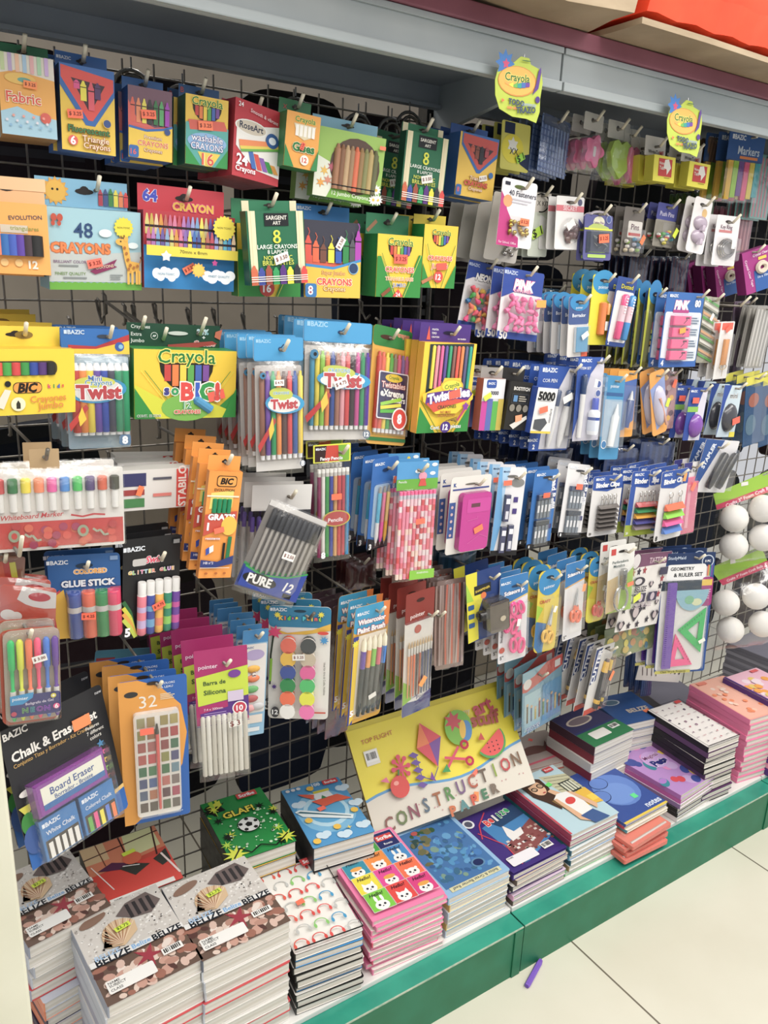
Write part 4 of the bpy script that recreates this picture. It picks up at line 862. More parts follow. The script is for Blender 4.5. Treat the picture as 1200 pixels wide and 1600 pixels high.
def twist(q, n8, lab, Y, n, dy, cols, cnt, sx=0, st=(.42, .32)):
    it = It('twist_crayon_bag', lab, 'crayon pack', q, Y, sp=5)
    b = it.card('#2f8fc8', y1=.17, cs='#e8f0f4'); b.rect(.01, .005, .99, .165, '#3a98cc'); bazic(b, .22, .03, .24, '#9ac8e4'); b.ell(.52, .085, .035, '#123a6a', .015); b.line([(.52, .085), (.6, .05)], .0015, '#1a3050')
    it.part('header_card', b)
    k = it.b(); k.rslab(.03, .2, .97, .97, .003, -.003, -.002, '#b8b2ac'); k.rect(.03, .9, .97, .97, '#d4d0cc', -.0018); it.part('backing', k)
    it.sticks('crayon', n8, .08, .97, .24, .88, cols, .003, None, TWP)
    g = it.b(); g.d = .0105; g.ell(.56, .47, .4, '#2a98c8', .075, rot=.05); g.ell(.54, .475, .33, '#f0ece4', .06); g.ell(.48, .4, .24, '#c8d04a', .045, rot=.1); g.t('CRAYONS', .48, .395, .32, '#3a98c0', '#fff'); g.t('Twist', .54, .475, .56, '#c02a30', '#fff', bold=.05)
    g.poly([(0, .77), (.34, .57), (.37, .6), (.03, .82)], '#b82a28'); g.poly([(.22, .65), (.3, .56), (.33, .66), (.24, .74)], '#f0c82a'); it.part('sticker_label', g)
    g = it.b(); g.d = .0105; g.ell(.12, .27, .06, '#3a7aa0'); g.ell(.13, .27, .025, '#222'); it.part('round_mark', g); g = it.b(); g.d = .0105; g.ell(.92, .92, .06, '#707a88'); g.t(cnt, .92, .92, .07, '#fff', bold=.03); it.part('count_mark', g)
    it.film(y0=.17, d=.013); it.sticker(st[0], st[1], '#f4f1ea', .2, 0 if n8 == 8 else 20, '$ 4.75', d=.0145); it.done(n, dy, hook=(.53, .08), sx=sx)
twist([(395, 525), (474, 528), (474, 738), (400, 744)], 8, 'blue headed bag of eight twist crayons', 1.10, 6, .025, RB, '8')
twist([(470, 498), (585, 507), (572, 694), (476, 692)], 12, 'blue headed wide bag of twelve twist crayons', 1.15, 3, .035, RB12, '12', st=(.5, .5))
def extreme():
    it = It('extreme_crayon_card', 'green and tan card of eight extreme colour twist crayons', 'crayon pack', [(583, 505), (645, 520), (632, 700), (573, 690)], 1.18)
    b = it.card('#dba43a', r=.008); b.rslab(0, 0, 1, .17, .008, .0001, .0003, '#2f7f3e'); b.d = .0006; b.ell(.35, .09, .18, '#4a2a20', .02); b.t('crayon', .75, .06, .3, '#c83a30', '#f0d0a0'); b.rect(.0, .94, 1, .97, '#2f7f3e'); it.part('card', b)
    it.sticks('crayon', 8, .1, .9, .22, .9, ['#d8402f', '#e8602f', '#f0d83a', '#4aa84a', '#8a7a6a', '#d85a7a', '#7a5a98', '#b84a8a'], .004, None, TWP)
    g = it.b(); g.d = .0108; g.rr(.1, .38, .86, .78, .004, '#e8e6ea'); g.rr(.13, .39, .83, .77, .003, '#2a2a5a'); g.ell(.48, .43, .22, '#e8c82a', .035); g.t('Crayola', .48, .43, .26, '#1c7a3a'); g.t('Twistables', .48, .49, .6, '#f4ece4', '#c83a3a'); g.t('eXtreme', .46, .56, .6, '#f6f4ee', bold=.04); g.t('colors', .62, .61, .36, '#f6f4ee', bold=.03)
    for i in range(3): g.line([(.18, .66+.03*i), (.7, .6+.05*i)], .006, ['#9ad83a', '#e8e04a', '#5ab04a'][i])
    g.ell(.68, .77, .2, '#f4f0ea'); g.ell(.68, .77, .17, '#d8382c'); g.t('8', .68, .77, .12, '#fff', bold=.05); it.part('sticker_label', g)
    it.blister(.05, .2, .95, .93, .012); it.sticker(.35, .53, '#6ae05a', .24, 0, '$ 4'); it.done(2, .03, hook=(.4, .08))
extreme()
def twistables():
    it = It('twist_up_crayon_box', 'yellow box of twelve twist-up crayons with purple flap', 'crayon box', [(663, 534), (747, 538), (728, 673), (651, 678)], 1.14)
    b, f = boxpack(it, .018, '#f4cc1a', '#e0a020', '#4a2a80', .2, (.0, .97), slot=False)
    f.poly([(.13, -.02), (.16, -.17), (.2, -.02)], '#e0503a'); f.t('PUNTA', .28, -.13, .12, '#fff'); f.t('TIPO', .26, -.09, .09, '#fff'); f.t('CRAYON', .29, -.05, .14, '#fff'); f.ell(.55, -.1, .12, '#201838', .02); f.t('no toxico', .8, -.04, .16, '#fff')
    b.poly([(.1, .02), (.94, .0), (.92, .5), (.75, .62), (.6, .42), (.35, .42), (.2, .6), (.1, .6)], '#2c3a3a')
    b.poly([(.02, .7), (.35, 1), (0, 1)], '#2f8f3c'); b.poly([(1, .68), (.72, 1), (1, 1)], '#2f8f3c'); b.line([(.02, .63), (.42, 1)], .001, '#2f8f3c'); b.line([(1, .61), (.66, 1)], .001, '#2f8f3c')
    b.d = .0052
    b.poly([(.02, .56), (.36, .46), (.4, .38), (.72, .38), (.76, .5), (1, .56), (1, .62), (.7, .78), (.3, .78), (.04, .64)], '#f4cc1a'); b.ell(.56, .47, .22, '#e8b818', .08); b.ell(.56, .47, .19, '#f0dc3a', .065); b.t('Crayola', .56, .47, .28, '#1c7a3a', rot=12)
    b.poly([(.1, .55), (.45, .52), (.9, .5), (.98, .56), (.9, .63), (.5, .6), (.2, .72), (.08, .66)], '#5a2f8a'); b.poly([(.1, .66), (.5, .6), (.9, .63), (.6, .68), (.25, .76)], '#d8482f'); b.t('Twistables', .52, .58, .82, '#fff', '#5a2f8a', bold=.05, rot=8, arc=.02)
    b.t('CRAYONES', .5, .7, .36, '#2a5a34', rot=2); b.t('NO MAS', .48, .76, .2, '#a84a2a'); b.t('SACAPUNTAS!', .5, .8, .34, '#a84a2a')
    for i in range(4): b.line([(.5+.05*i, .86), (.72, .82+.02*i)], .0012, '#4a3028')
    b.line([(.72, .86), (.9, .68)], .005, '#b83a60'); b.star(.86, .7, .07, '#8a3aa0', 5, .6); b.ell(.5, .93, .1, '#4a2a80', .065); b.t('12', .5, .93, .1, '#fff', bold=.04); b.t('Cont.', .3, .93, .18, '#fff', '#3a5a3a'); b.t('piezas', .7, .93, .2, '#fff', '#3a5a3a')
    it.part('box_body', b); it.part('hang_flap', f)
    it.sticks('crayon', 10, .14, .92, .03, .5, ['#f0d83a', '#e88a9a', '#d85a90', '#5a4a90', '#2f9a6a', '#8a5a50', '#e8503a', '#e8803a', '#5a5a80', '#2aa08a'], .001, .0032)
    it.sticker(.62, .56, '#ff5a40', .22, 12, None, d=.007); it.done(4, .028, hook=(.58, -.1), d=.018, tip=.02)
twistables()
def caps(q, lab, title, Y, n, neon):
    it = It('eraser_cap_pack', lab, 'eraser pack', q, Y)
    b = it.card('#e8e4e4', r=.006); b.rslab(0, 0, 1, .32, .004, .0001, .0003, '#22449a'); b.d = .0006; b.poly([(0, .32), (.0, .3), (.2, .24), (.6, .24), (1, .3), (1, .34), (.3, .32), (.0, .42)], '#e8e4e4' if neon else '#22449a'); bazic(b, .2, .06, .26, '#c0cce8'); b.rect(0, .9, 1, 1, '#22449a')
    b.t(title, .52, .22, .52, '#f4f2f0', '#1a1a1a' if neon else '#d83a8a', bold=.06, shear=.2, sy=1.2)
    if not neon: b.t('CAPS ERASER', .5, .3, .44, '#f4c8dc', '#a82a6a'); b.t('50', .14, .95, .2, '#f4f2ee', bold=.04)
    it.part('card', b); r = random.Random(9); C = ['#f0506a', '#f06a4a', '#f0c83a', '#3a7ab0', '#f03a80', '#4aa84a', '#f0905a'] if neon else ['#f070a8', '#f080b0', '#e8609c']
    k = 0
    for j in range(6):
        for i in range(5):
            g = it.b(); x, y = .17+.165*i+r.uniform(-.03, .03), .42+.085*j+r.uniform(-.015, .015); a = r.uniform(0, 6.28); c = C[k % len(C)]; k += 1
            g.lathe(x-.07*math.cos(a), y-.05*math.sin(a), x+.08*math.cos(a), y+.06*math.sin(a), .0048, .006+r.uniform(0, .007), [(0, .8, c), (.02, 1, c), (.45, 1.05, c), (.55, .85, c), (1, .3, c)], 8); it.part('cap_eraser', g, WAX, True)
    it.blister(.06, .36, .97, .91, .021); it.sticker(.8, .45 if not neon else .6, '#ffa23a', .24, 5, None, d=.023); it.done(n, .03, hook=(.55, .05))
caps([(733, 405), (786, 418), (764, 520), (714, 510)], 'tilted pack of neon eraser caps on blue card', 'NEON', 1.22, 0, True)
caps([(788, 418), (850, 427), (838, 537), (776, 525)], 'pack of pink eraser caps on blue card', 'PINK', 1.16, 2, False)
def bor():
    it = It('eraser_pack', 'small blue headed white card of clear eraser', 'eraser pack', [(890, 463), (920, 463), (918, 558), (885, 557)], 1.13)
    b = it.card('#dcd8d4', r=.005); b.rslab(0, 0, 1, .46, .005, .0001, .0003, '#42588c'); b.d = .0006; b.ell(.5, .1, .46, '#2a88c0', .14); b.ell(.5, .09, .2, '#23304a', .025); b.t('pointer', .5, .19, .34, '#e8f0f8'); b.t('Borrador', .5, .31, .66, '#e8ecf4', bold=.02); b.rect(.7, .92, 1, 1, '#e0582f'); it.part('card', b)
    g = it.b(); g.box(.3, .5, .9, .92, .001, .008, '#5a9ac0', '#d8e4ec', .001); it.part('eraser', g, PLAS); it.blister(.2, .46, .96, .95, .011); it.sticker(.65, .64, '#f2efe8', .35, 30, None, d=.0125); it.done(5, .022, hook=(.5, .09))
    it = It('eraser_pen_card', 'yellow and blue card with orange stick eraser', 'eraser pack', [(925, 428), (964, 431), (948, 540), (919, 538)], 1.17)
    b = it.card('#e8dc2a', r=.005); b.ell(.5, .1, .5, '#2a90c4', .17); b.ell(.5, .08, .2, '#2a3040', .025); b.t('pointer', .5, .18, .44, '#e8f0f8'); it.part('card', b)
    g = it.b(); g.lathe(.52, .38, .5, .86, .0085, .004, [(0, .5, '#e8903a'), (.04, 1, '#e8803a'), (.96, 1, '#e8803a'), (1, .6, '#e8803a')], 12); it.part('stick_eraser', g, PLAS, True); g = it.b(); g.lathe(.66, .4, .66, .56, .004, .011, [(0, .6, '#f0a85a'), (.1, 1, '#f0a85a'), (1, .8, '#f0a85a')]); it.part('slide_clip', g, PLAS, True); it.sticker(.62, .72, '#f2eee6', .28, 90, None, d=.013); it.done(2, .03, hook=(.5, .08))
    it = It('dotted_eraser_card', 'card of pink and blue polka dot erasers', 'eraser pack', [(966, 432), (997, 436), (975, 544), (946, 538)], 1.15)
    b = it.card('#2a4a90', r=.004); b.rr(.05, .2, .95, .94, .004, '#e8e4e2'); b.t('Dotted', .55, .13, .6, '#e8e04a', '#3a3a3a'); b.t('2', .12, .96, .08, '#fff'); it.part('card', b)
    for x, c in ((.42, '#f0508a'), (.78, '#3a90d0')):
        g = it.b(); g.lathe(x+.05, .24, x-.03, .9, .0075, .006, [(0, .6, c), (.03, 1, c), (.25, 1, '#e8c8d0'), (.6, 1, c), (.97, 1, c), (1, .6, c)], 10)
        g.d = .0137
        for k in range(6): g.ell(x+.05-.08*(k+3)/10, .3+.04*k, .05, '#f4f0f0', .012)
        it.part('eraser', g, PLAS, True)
    it.done(1, .02, hook=(.5, .06))
    it = It('highlighter_eraser_card', 'yellow and blue pack of striped pencil cap erasers', 'eraser pack', [(1014, 448), (1036, 452), (1020, 572), (1000, 576)], 1.17)
    b = it.card('#7a7a3a', r=.003); b.poly([(0, 0), (.2, 0), (.1, 1), (0, 1)], '#d8dc3a'); b.poly([(.8, 0), (1, 0), (.8, .2)], '#d8dc3a'); b.ell(.5, .05, .45, '#2a80b8', .15); b.ell(.5, .08, .2, '#1a2030', .03); it.part('card', b)
    g = it.b(); g.lathe(.55, .42, .5, .9, .005, .005, [(0, .8, '#e85a7a'), (.2, 1, '#e8d83a'), (.3, 1, '#2a3a2a'), (.35, 1, '#8ac84a'), (.45, 1, '#2a3a2a'), (.5, 1, '#e8b83a'), (.6, 1, '#333'), (.65, 1, '#d8d8c8'), (.8, 1, '#3a6ab0'), (1, .8, '#3a6ab0')]); it.part('stacked_pencil', g, PLAS, True); it.film(y0=.2, d=.011); it.done(4, .025, hook=(.5, .08))
    it = It('pink_block_eraser_card', 'blue card of four pink block erasers', 'eraser pack', [(1043, 455), (1101, 459), (1086, 573), (1028, 574)], 1.13)
    b = it.card('#2f68b0', r=.006); b.rr(.02, .26, .98, .92, .006, '#dde2ea'); b.poly([(0, .92), (0, .87), (.5, .9), (1, .96), (1, 1), (0, 1)], '#2a60b0'); b.t('PINK', .42, .17, .4, '#f4f2f0', '#d83a8a', bold=.06, shear=.2, sy=1.2); b.t('80', .84, .14, .16, '#fff', bold=.04); b.rect(.2, .23, .62, .27, '#b04080'); bazic(b, .2, .05, .18); b.t('4', .08, .94, .07, '#fff', bold=.04); it.part('card', b)
    for k in range(4):
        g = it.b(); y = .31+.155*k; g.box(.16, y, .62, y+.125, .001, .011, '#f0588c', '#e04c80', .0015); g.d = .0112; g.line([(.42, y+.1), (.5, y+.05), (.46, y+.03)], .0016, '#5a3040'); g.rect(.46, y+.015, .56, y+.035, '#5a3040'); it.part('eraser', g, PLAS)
        g = it.b(); g.box(.68, y+.01, .94, y+.11, .0005, .001, '#c8d0d8'); g.d = .0012; greek(g, .7, y+.02, .92, 3, '#6a7a90', .015); it.part('sharpener_print', g)
    it.blister(.13, .28, .66, .94, .013); it.sticker(.38, .5, '#ffa030', .16, 10, None, d=.0145); it.done(3, .028, hook=(.8, .04))
    it = It('striped_pencil_bag', 'clear bag of green and white twisted pencils', 'pencil pack', [(1101, 463), (1126, 465), (1110, 568), (1088, 566)], 1.17)
    b = it.card('#a8a490'); [b.poly([(0, y), (1, y+.12), (1, y+.16), (0, y+.04)], ['#5aa84a', '#e8e4d8', '#38422a', '#e0a878'][k % 4]) for k, y in enumerate([i*.07 for i in range(13)])]; it.part('card', b); it.film(); it.sticker(.4, .3, '#f2eee6', .3, 60, None, d=.01); it.done(1, .02, hook=(.5, .04))
    it = It('compass_card', 'narrow white card with golden drawing compass', 'compass pack', [(1128, 505), (1149, 500), (1134, 592), (1113, 592)], 1.15)
    b = it.card('#e8e4e0', r=.003); b.rect(.1, .02, .9, .14, '#e8604a'); it.part('card', b); g = it.b(); g.box(.35, .3, .65, .75, .001, .007, '#e0902a', ch=.001); g.lathe(.5, .7, .5, .95, .0012, .004, [(0, 1, '#a88a4a'), (1, .4, '#a88a4a')]); g.ring(.5, .78, .25, .05, .001, .004, '#b89a5a', 12, 5); it.part('compass', g, PLAS, True); it.blister(.1, .2, .9, .97, .01)
    it.sticker(.5, .12, '#ff5a3c', .4, 30, None); it.done(2, .02, hook=None)
    P = it.o; make_hook(P[0]+.02, P[2]+.17, 1.14, 'bare wire display hook with cream tip above the compass', .03)
bor()
longp([(1185, 480), (1213, 478), (1190, 575), (1160, 575)], 2, 'long clear bag at right edge third row', '#a8a49c', '#d8d4cc', Y=1.2)
longp([(1160, 470), (1172, 470), (1156, 590), (1144, 590)], 1, 'thin mauve stick in clear sleeve near right edge', '#6a5068', '#7a6078', Y=1.24)
# ================================================================ ROW 4 (right bay)
def row4():
    it = It('staple_box', 'clear box of coloured staples with white label', 'staple box', [(757, 579), (792, 582), (781, 672), (748, 673)], 1.14)
    b = it.b(); b.box(0, .12, 1, 1, -.02, 0, '#d8d8d8', '#a85a4a'); b.d = .0002; b.rect(0, .14, 1, .46, '#e8e6ea'); b.rr(.15, .14, .6, .28, .004, '#2a50a0'); b.t('BAZIC', .38, .2, .3, '#fff'); b.t('3000', .55, .36, .36, '#3a3a40', bold=.03)
    for i, c in enumerate(['#c83a98', '#5a68b0', '#5ab04a', '#c8b048']): b.rect(i/4, .46 if i % 2 else .5, (i+1)/4, 1, c)
    it.part('box_body', b); f = it.b(); f.box(.0, -.06, 1, .12, -.012, -.011, '#9a9590'); f.ell(.5, .03, .15, '#2a2622', .03, d=-.0105); it.part('hang_flap', f); it.sticker(.2, .42, '#d8f03a', .34, 30, None); it.done(3, .045, hook=(.5, .03), d=.012)
    it = It('chisel_staple_box', 'black staple box with white print', 'staple box', [(799, 594), (834, 600), (820, 672), (787, 672)], 1.13)
    b, f = boxpack(it, .03, '#26241f', '#1c1b1a', '#2a2826', .25, (.0, 1)); b.t('BOSTITCH', .52, .14, .72, '#e8e4dc', bold=.03); b.rect(.12, .24, .9, .45, '#3a3a3a'); b.rect(.16, .26, .86, .43, '#1a1a1a'); greek(b, .45, .29, .82, 3, '#b8b0a0', .02); b.rect(.2, .28, .38, .41, '#5a8ab8')
    for x in (.2, .5, .8): badge(b, x, .54, .12, '#8a8478')
    b.poly([(.2, .9), (.9, .68), (.95, .75), (.4, .98)], '#dedad0'); b.poly([(.4, .7), (.7, .66), (.72, .78), (.45, .84)], '#f0a070'); fin_box(it, b, f, 1, .04)
    it = It('standard_staple_box', 'white and blue box of five thousand standard staples', 'staple box', [(842, 606), (873, 607), (858, 677), (827, 677)], 1.115)
    b = it.b(); b.box(0, 0, 1, 1, -.025, 0, '#eceae6', '#24489c'); b.t('5000', .5, .18, .84, '#222', bold=.05); greek(b, .1, .27, .9, 1, '#aaa'); b.t('standard', .84, .6, .5, '#8a8a90', rot=90); b.poly([(.1, .7), (.6, .66), (.75, .76), (.5, .95), (.1, .9)], '#55585c'); b.rect(0, .95, 1, 1, '#e8c83a'); it.part('box_body', b)
    it.sticker(.4, .47, '#ff6a40', .4, 15, None); it.done(0, hook=None)
    it = It('correction_pen_card', 'blue and white card of two correction pens', 'correction pen pack', [(848, 572), (901, 572), (890, 704), (820, 704)], 1.145)
    b = it.card('#2450a4', r=.005); b.poly([(.75, .02), (.98, .02), (.98, .98), (.25, .98), (.28, .6)], '#d8d6dc'); bazic(b, .3, .05, .3); b.t('COR PEN', .3, .17, .36, '#e8ecf4'); b.t('2', .12, .95, .06, '#fff', bold=.04); bazic(b, .1, .87, .2); it.part('card', b)
    for x in (.48, .76):
        g = it.b(); g.lathe(x+.03, .27, x-.06, .95, .0068, .006, [(0, .6, '#24406a'), (.03, 1, '#24406a'), (.27, 1, '#24406a'), (.28, .9, '#eceae6'), (.5, 1.15, '#eceae6'), (.85, .9, '#eceae6'), (1, .5, '#eceae6')], 12); it.part('correction_pen', g, PLAS, True)
    it.blister(.3, .24, .95, .97, .014); it.sticker(.68, .36, '#f0eee8', .24, 25, None, d=.0155); it.done(6, .025, hook=(.78, .04), sx=-.003)
    it = It('correction_set_card', 'blue and white card of correction pen and fluid bottle', 'correction fluid pack', [(902, 556), (946, 560), (933, 688), (896, 689)], 1.12)
    b = it.card('#2450a4', r=.006); b.poly([(.9, .0), (1, .1), (1, 1), (.0, 1), (.0, .93), (.5, .2)], '#cfccd8'); bazic(b, .35, .04, .32); b.t('ITEM SET', .3, .13, .4, '#e8ecf4'); badge(b, .84, .32, .09, '#2a50a0', ring='#fff'); badge(b, .84, .43, .09, '#2a50a0', ring='#fff'); it.part('card', b)
    g = it.b(); g.lathe(.22, .2, .15, .95, .006, .006, [(0, .6, '#24406a'), (.03, 1, '#24406a'), (.3, 1, '#24406a'), (.31, 1, '#eceae6'), (1, .8, '#eceae6')], 10); it.part('correction_pen', g, PLAS, True)
    g = it.b(); g.lathe(.66, .48, .66, .62, .007, .009, [(0, .8, '#2a4ac0'), (.1, 1, '#2a4ac0'), (1, 1, '#2a4ac0')], 12); g.lathe(.65, .62, .62, .92, .0125, .009, [(0, .6, '#eef0f4'), (.1, 1, '#eef0f4'), (.3, 1.01, '#2a4a9c'), (.42, 1.01, '#dde4f0'), (.85, 1.01, '#eef0f4'), (1, .9, '#eef0f4')], 14); it.part('fluid_bottle', g, PLAS, True)
    it.blister(.02, .2, .98, .97, .02); it.sticker(.45, .3, '#f0eee8', .22, 80, None, d=.0215); it.done(3, .03, hook=(.75, .05))
    it = It('correction_tape_card', 'teal card with white correction pen', 'correction pen pack', [(944, 584), (979, 590), (963, 720), (938, 716)], 1.12)
    b = it.card('#3a8ab8', r=.004); b.t('pointer', .5, .13, .44, '#e8f0f8'); b.rect(.1, .2, .95, .24, '#2a5a90'); b.rr(.06, .28, .96, .86, .003, '#a8bccc'); badge(b, .2, .82, .12, '#3a80b8', ring='#fff'); it.part('card', b)
    g = it.b(); g.lathe(.62, .33, .42, .84, .007, .006, [(0, .15, '#f0f0ec'), (.25, .8, '#f0f0ec'), (.3, 1.2, '#f0f0ec'), (1, 1, '#f0f0ec')], 12); it.part('correction_pen', g, PLAS, True); it.blister(.06, .28, .96, .86, .016); it.done(2, .025, hook=(.5, .05), sx=-.002)
    it = It('tape_runner_card', 'orange and blue card of white glue pen', 'glue pack', [(962, 577), (999, 581), (985, 684), (962, 682)], 1.15)
    b = it.card('#eba23a', r=.004); b.poly([(0, .2), (1, .12), (.96, .75), (.4, .9), (0, .85)], '#4a6aac'); it.part('card', b); g = it.b(); g.lathe(.7, .3, .5, .85, .008, .006, [(0, .2, '#d8d8d4'), (.2, .6, '#d8d8d4'), (.25, 1, '#34508c'), (1, .9, '#34508c')], 10); it.part('glue_pen', g, PLAS, True); it.blister(.05, .2, .95, .9, .015); it.done(2, .025, hook=(.6, .03))
    it = It('glue_tape_pack', 'orange and lilac bulging pack with lime sticker', 'glue pack', [(1012, 583), (1040, 576), (1040, 672), (1022, 684)], 1.13)
    b = it.card('#e8a24a', r=.008); b.poly([(0, .25), (1, .1), (1, .8), (.3, .92)], '#8a9ac8'); it.part('card', b); g = it.b(); g.dome(.55, .55, .4, .32, .001, .014, '#c8c4d8'); g.lathe(.35, .4, .7, .85, .003, .012, [(0, 1, '#d8a08a'), (1, 1, '#d8a08a')]); it.part('tape_runner', g, PLAS, True); it.sticker(.75, .5, '#d8f03a', .4, 60, None, d=.017); it.done(1, .025, hook=(.5, .06))
    it = It('animal_clip_pack', 'dusty pink printed pack with orange sticker', 'clip pack', [(1036, 578), (1059, 583), (1052, 670), (1030, 670)], 1.17)
    b = it.card('#b88a8c', r=.003); [b.ell(.2+.6*((i*37) % 10)/10, .1+.8*i/9, .16, ['#e8b04a', '#8a5a6a', '#d8c0c0', '#6a4a58'][i % 4], .05) for i in range(9)]; it.part('card', b); it.film(d=.01); it.sticker(.55, .2, '#ff6a40', .4, 70, None, d=.012); it.done(2, .02, hook=(.5, .04))
    it = It('purple_tape_card', 'blue card with purple correction tape', 'correction tape pack', [(1080, 604), (1106, 607), (1094, 687), (1066, 689)], 1.14)
    b = it.card('#24489c', r=.003); b.poly([(.75, .05), (1, .02), (.95, 1), (.3, 1), (.4, .6)], '#d8d4e0'); b.rect(0, .36, .6, .46, '#8ac04a'); bazic(b, .25, .07, .3); it.part('card', b)
    g = it.b(); g.dome(.55, .72, .34, .23, .001, .016, '#8248a8'); g.ring(.55, .76, .2, .1, .001, .012, '#5a2f7c', 14, 5); it.part('correction_tape', g, PLAS, True); it.sticker(.32, .24, '#ff5a3c', .36, 0, None); it.done(3, .035, hook=(.6, .04), sx=-.003)
    it = It('mini_tape_card', 'pale blue card with grey mini correction tape', 'correction tape pack', [(1131, 601), (1162, 603), (1145, 683), (1120, 683)], 1.14)
    b = it.card('#c8d8e0', r=.003); b.poly([(0, 0), (.4, 0), (.2, .3), (.0, 1)], '#24489c'); b.t('mini', .6, .2, .4, '#333', '#fff'); b.rect(.7, .9, 1, 1, '#e8d83a'); it.part('card', b); g = it.b(); g.dome(.5, .62, .36, .28, .001, .016, '#4a4a50'); it.part('correction_tape', g, PLAS, True); it.sticker(.6, .66, '#ff5a3c', .4, 15, None, d=.018); it.done(3, .035, hook=(.6, .04), sx=-.003)
    for k, (x, lab) in enumerate(((1163, 'blue blister of orange scissors by right edge'), (1188, 'blue blister of hidden goods at right edge'))):
        it = It('blister_card', lab, 'blister pack', [(x+4, 590), (x+30, 583), (x+24, 690), (x-4, 700)], 1.16+.03*k); b = it.card('#24507c', r=.003); b.rect(0, 0, 1, .12, '#d8d04a'); b.ell(.5, .35, .3, '#a8604a', .1); b.ell(.4, .7, .3, '#5a7a90', .15); it.part('card', b); it.blister(.05, .1, .95, .97, .02); it.done(2, .03, hook=(.5, .03))
    it = It('stapler_card', 'tilted blue and white card of black stapler', 'stapler pack', [(1102, 690), (1160, 686), (1128, 772), (1082, 766)], 1.12)
    b = it.card('#e4e2e4', r=.003); b.poly([(0, 0), (.55, 0), (.05, 1), (0, 1)], '#2a5498'); b.t('STAPLER', .2, .3, .55, '#e8ecf4', rot=72, bold=.04); it.part('card', b)
    for x in (.5, .8): g = it.b(); g.lathe(x+.1, .22, x-.15, .9, .009, .009, [(0, .6, '#26262a'), (.05, 1, '#26262a'), (.9, 1, '#33333a'), (1, .7, '#26262a')], 8); it.part('stapler_arm', g, PLAS, True)
    it.blister(.2, .15, .98, .96, .022); it.done(1, .03, hook=(.4, .12))
row4()
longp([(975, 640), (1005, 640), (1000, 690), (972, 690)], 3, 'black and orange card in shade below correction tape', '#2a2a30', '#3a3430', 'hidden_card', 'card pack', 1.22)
# ================================================================ ROW 4-5 left
def whiteb():
    it = It('whiteboard_marker_set', 'wide clear pouch of ten whiteboard markers', 'marker pack', [(-38, 736), (187, 729), (200, 850), (-34, 866)], 1.12)
    b = it.card('#e8e4dc', r=.003); b.d = .0004; b.rect(0, .64, .99, .96, '#c8342c'); r = random.Random(2)
    for i in range(26): b.ell(r.uniform(.03, .95), r.uniform(.68, .93), .03, ['#d84a3a', '#a83a5a', '#b83030', '#d86040'][i % 4], .05)
    for x, y in ((.23, .8), (.7, .78)): b.ell(x, y, .04, '#9aa488', .075); b.ell(x, y, .02, '#c8342c', .04); b.line([(x+.07, y-.02), (x+.1, y+.02), (x+.12, y), (x+.15, y+.07), (x+.18, y+.06)], .003, '#a8b098')
    b.t('Whiteboard Marker', .36, .56, .42, '#c0282c', shear=.3, rot=2); b.line([(.62, .57), (.7, .6), (.78, .575), (.86, .59)], .0025, '#c0282c'); it.part('card', b)
    it.sticks('marker', 11, .02, .98, .1, .5, ['#3a8a5a', '#c84a4a', '#3a7a4a', '#f0dc3a', '#f08a5a', '#e85aa0', '#4a8ad0', '#4ac05a', '#5a4a78', '#d8603a', '#5a5a50'], .002, .0065, [(0, .6, None), (.04, 1, None), (.42, 1, None), (.43, .8, '#e8e6e0'), (1, .8, '#e8e6e0')], cap=.43)
    it.film(-.01, -.02, 1.01, 1.0, .014, 'clear_pouch', nx=14); f = it.b(); f.rslab(.36, -.24, .56, .02, .001, -.002, -.001, '#b89a70'); it.part('hang_flap', f); it.done(1, .045, hook=(.46, -.16), white=False)
whiteb()
def stab():
    for k in range(3):
        it = It('board_marker_box', ['flat white marker box with red stripe and orange sticker', 'flat white marker box, second of the sideways boxes', 'flat white marker box, third of the sideways boxes'][k], 'marker box', [(185-k*4, 737-12*k), (322-k*14, 728-9*k), (314-k*14, 790-9*k), (190-k*4, 799-12*k)], 1.16+.05*k)
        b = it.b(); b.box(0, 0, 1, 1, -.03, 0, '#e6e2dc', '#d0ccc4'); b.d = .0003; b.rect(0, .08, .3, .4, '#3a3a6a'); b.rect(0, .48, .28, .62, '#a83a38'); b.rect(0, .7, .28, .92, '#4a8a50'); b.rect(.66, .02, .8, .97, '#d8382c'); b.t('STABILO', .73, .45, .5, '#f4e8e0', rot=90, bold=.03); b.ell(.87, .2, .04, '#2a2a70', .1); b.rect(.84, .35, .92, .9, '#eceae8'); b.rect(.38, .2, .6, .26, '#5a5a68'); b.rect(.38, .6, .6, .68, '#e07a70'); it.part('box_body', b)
        if k == 0: it.sticker(.22, .5, '#ff7a3a', .12, 70, None)
        it.done(0, hook=None)
    P = aty(222, 727, 1.2); make_hook(P[0], P[2]-.03, 1.28, 'wire display hook behind the sideways marker boxes')
stab()
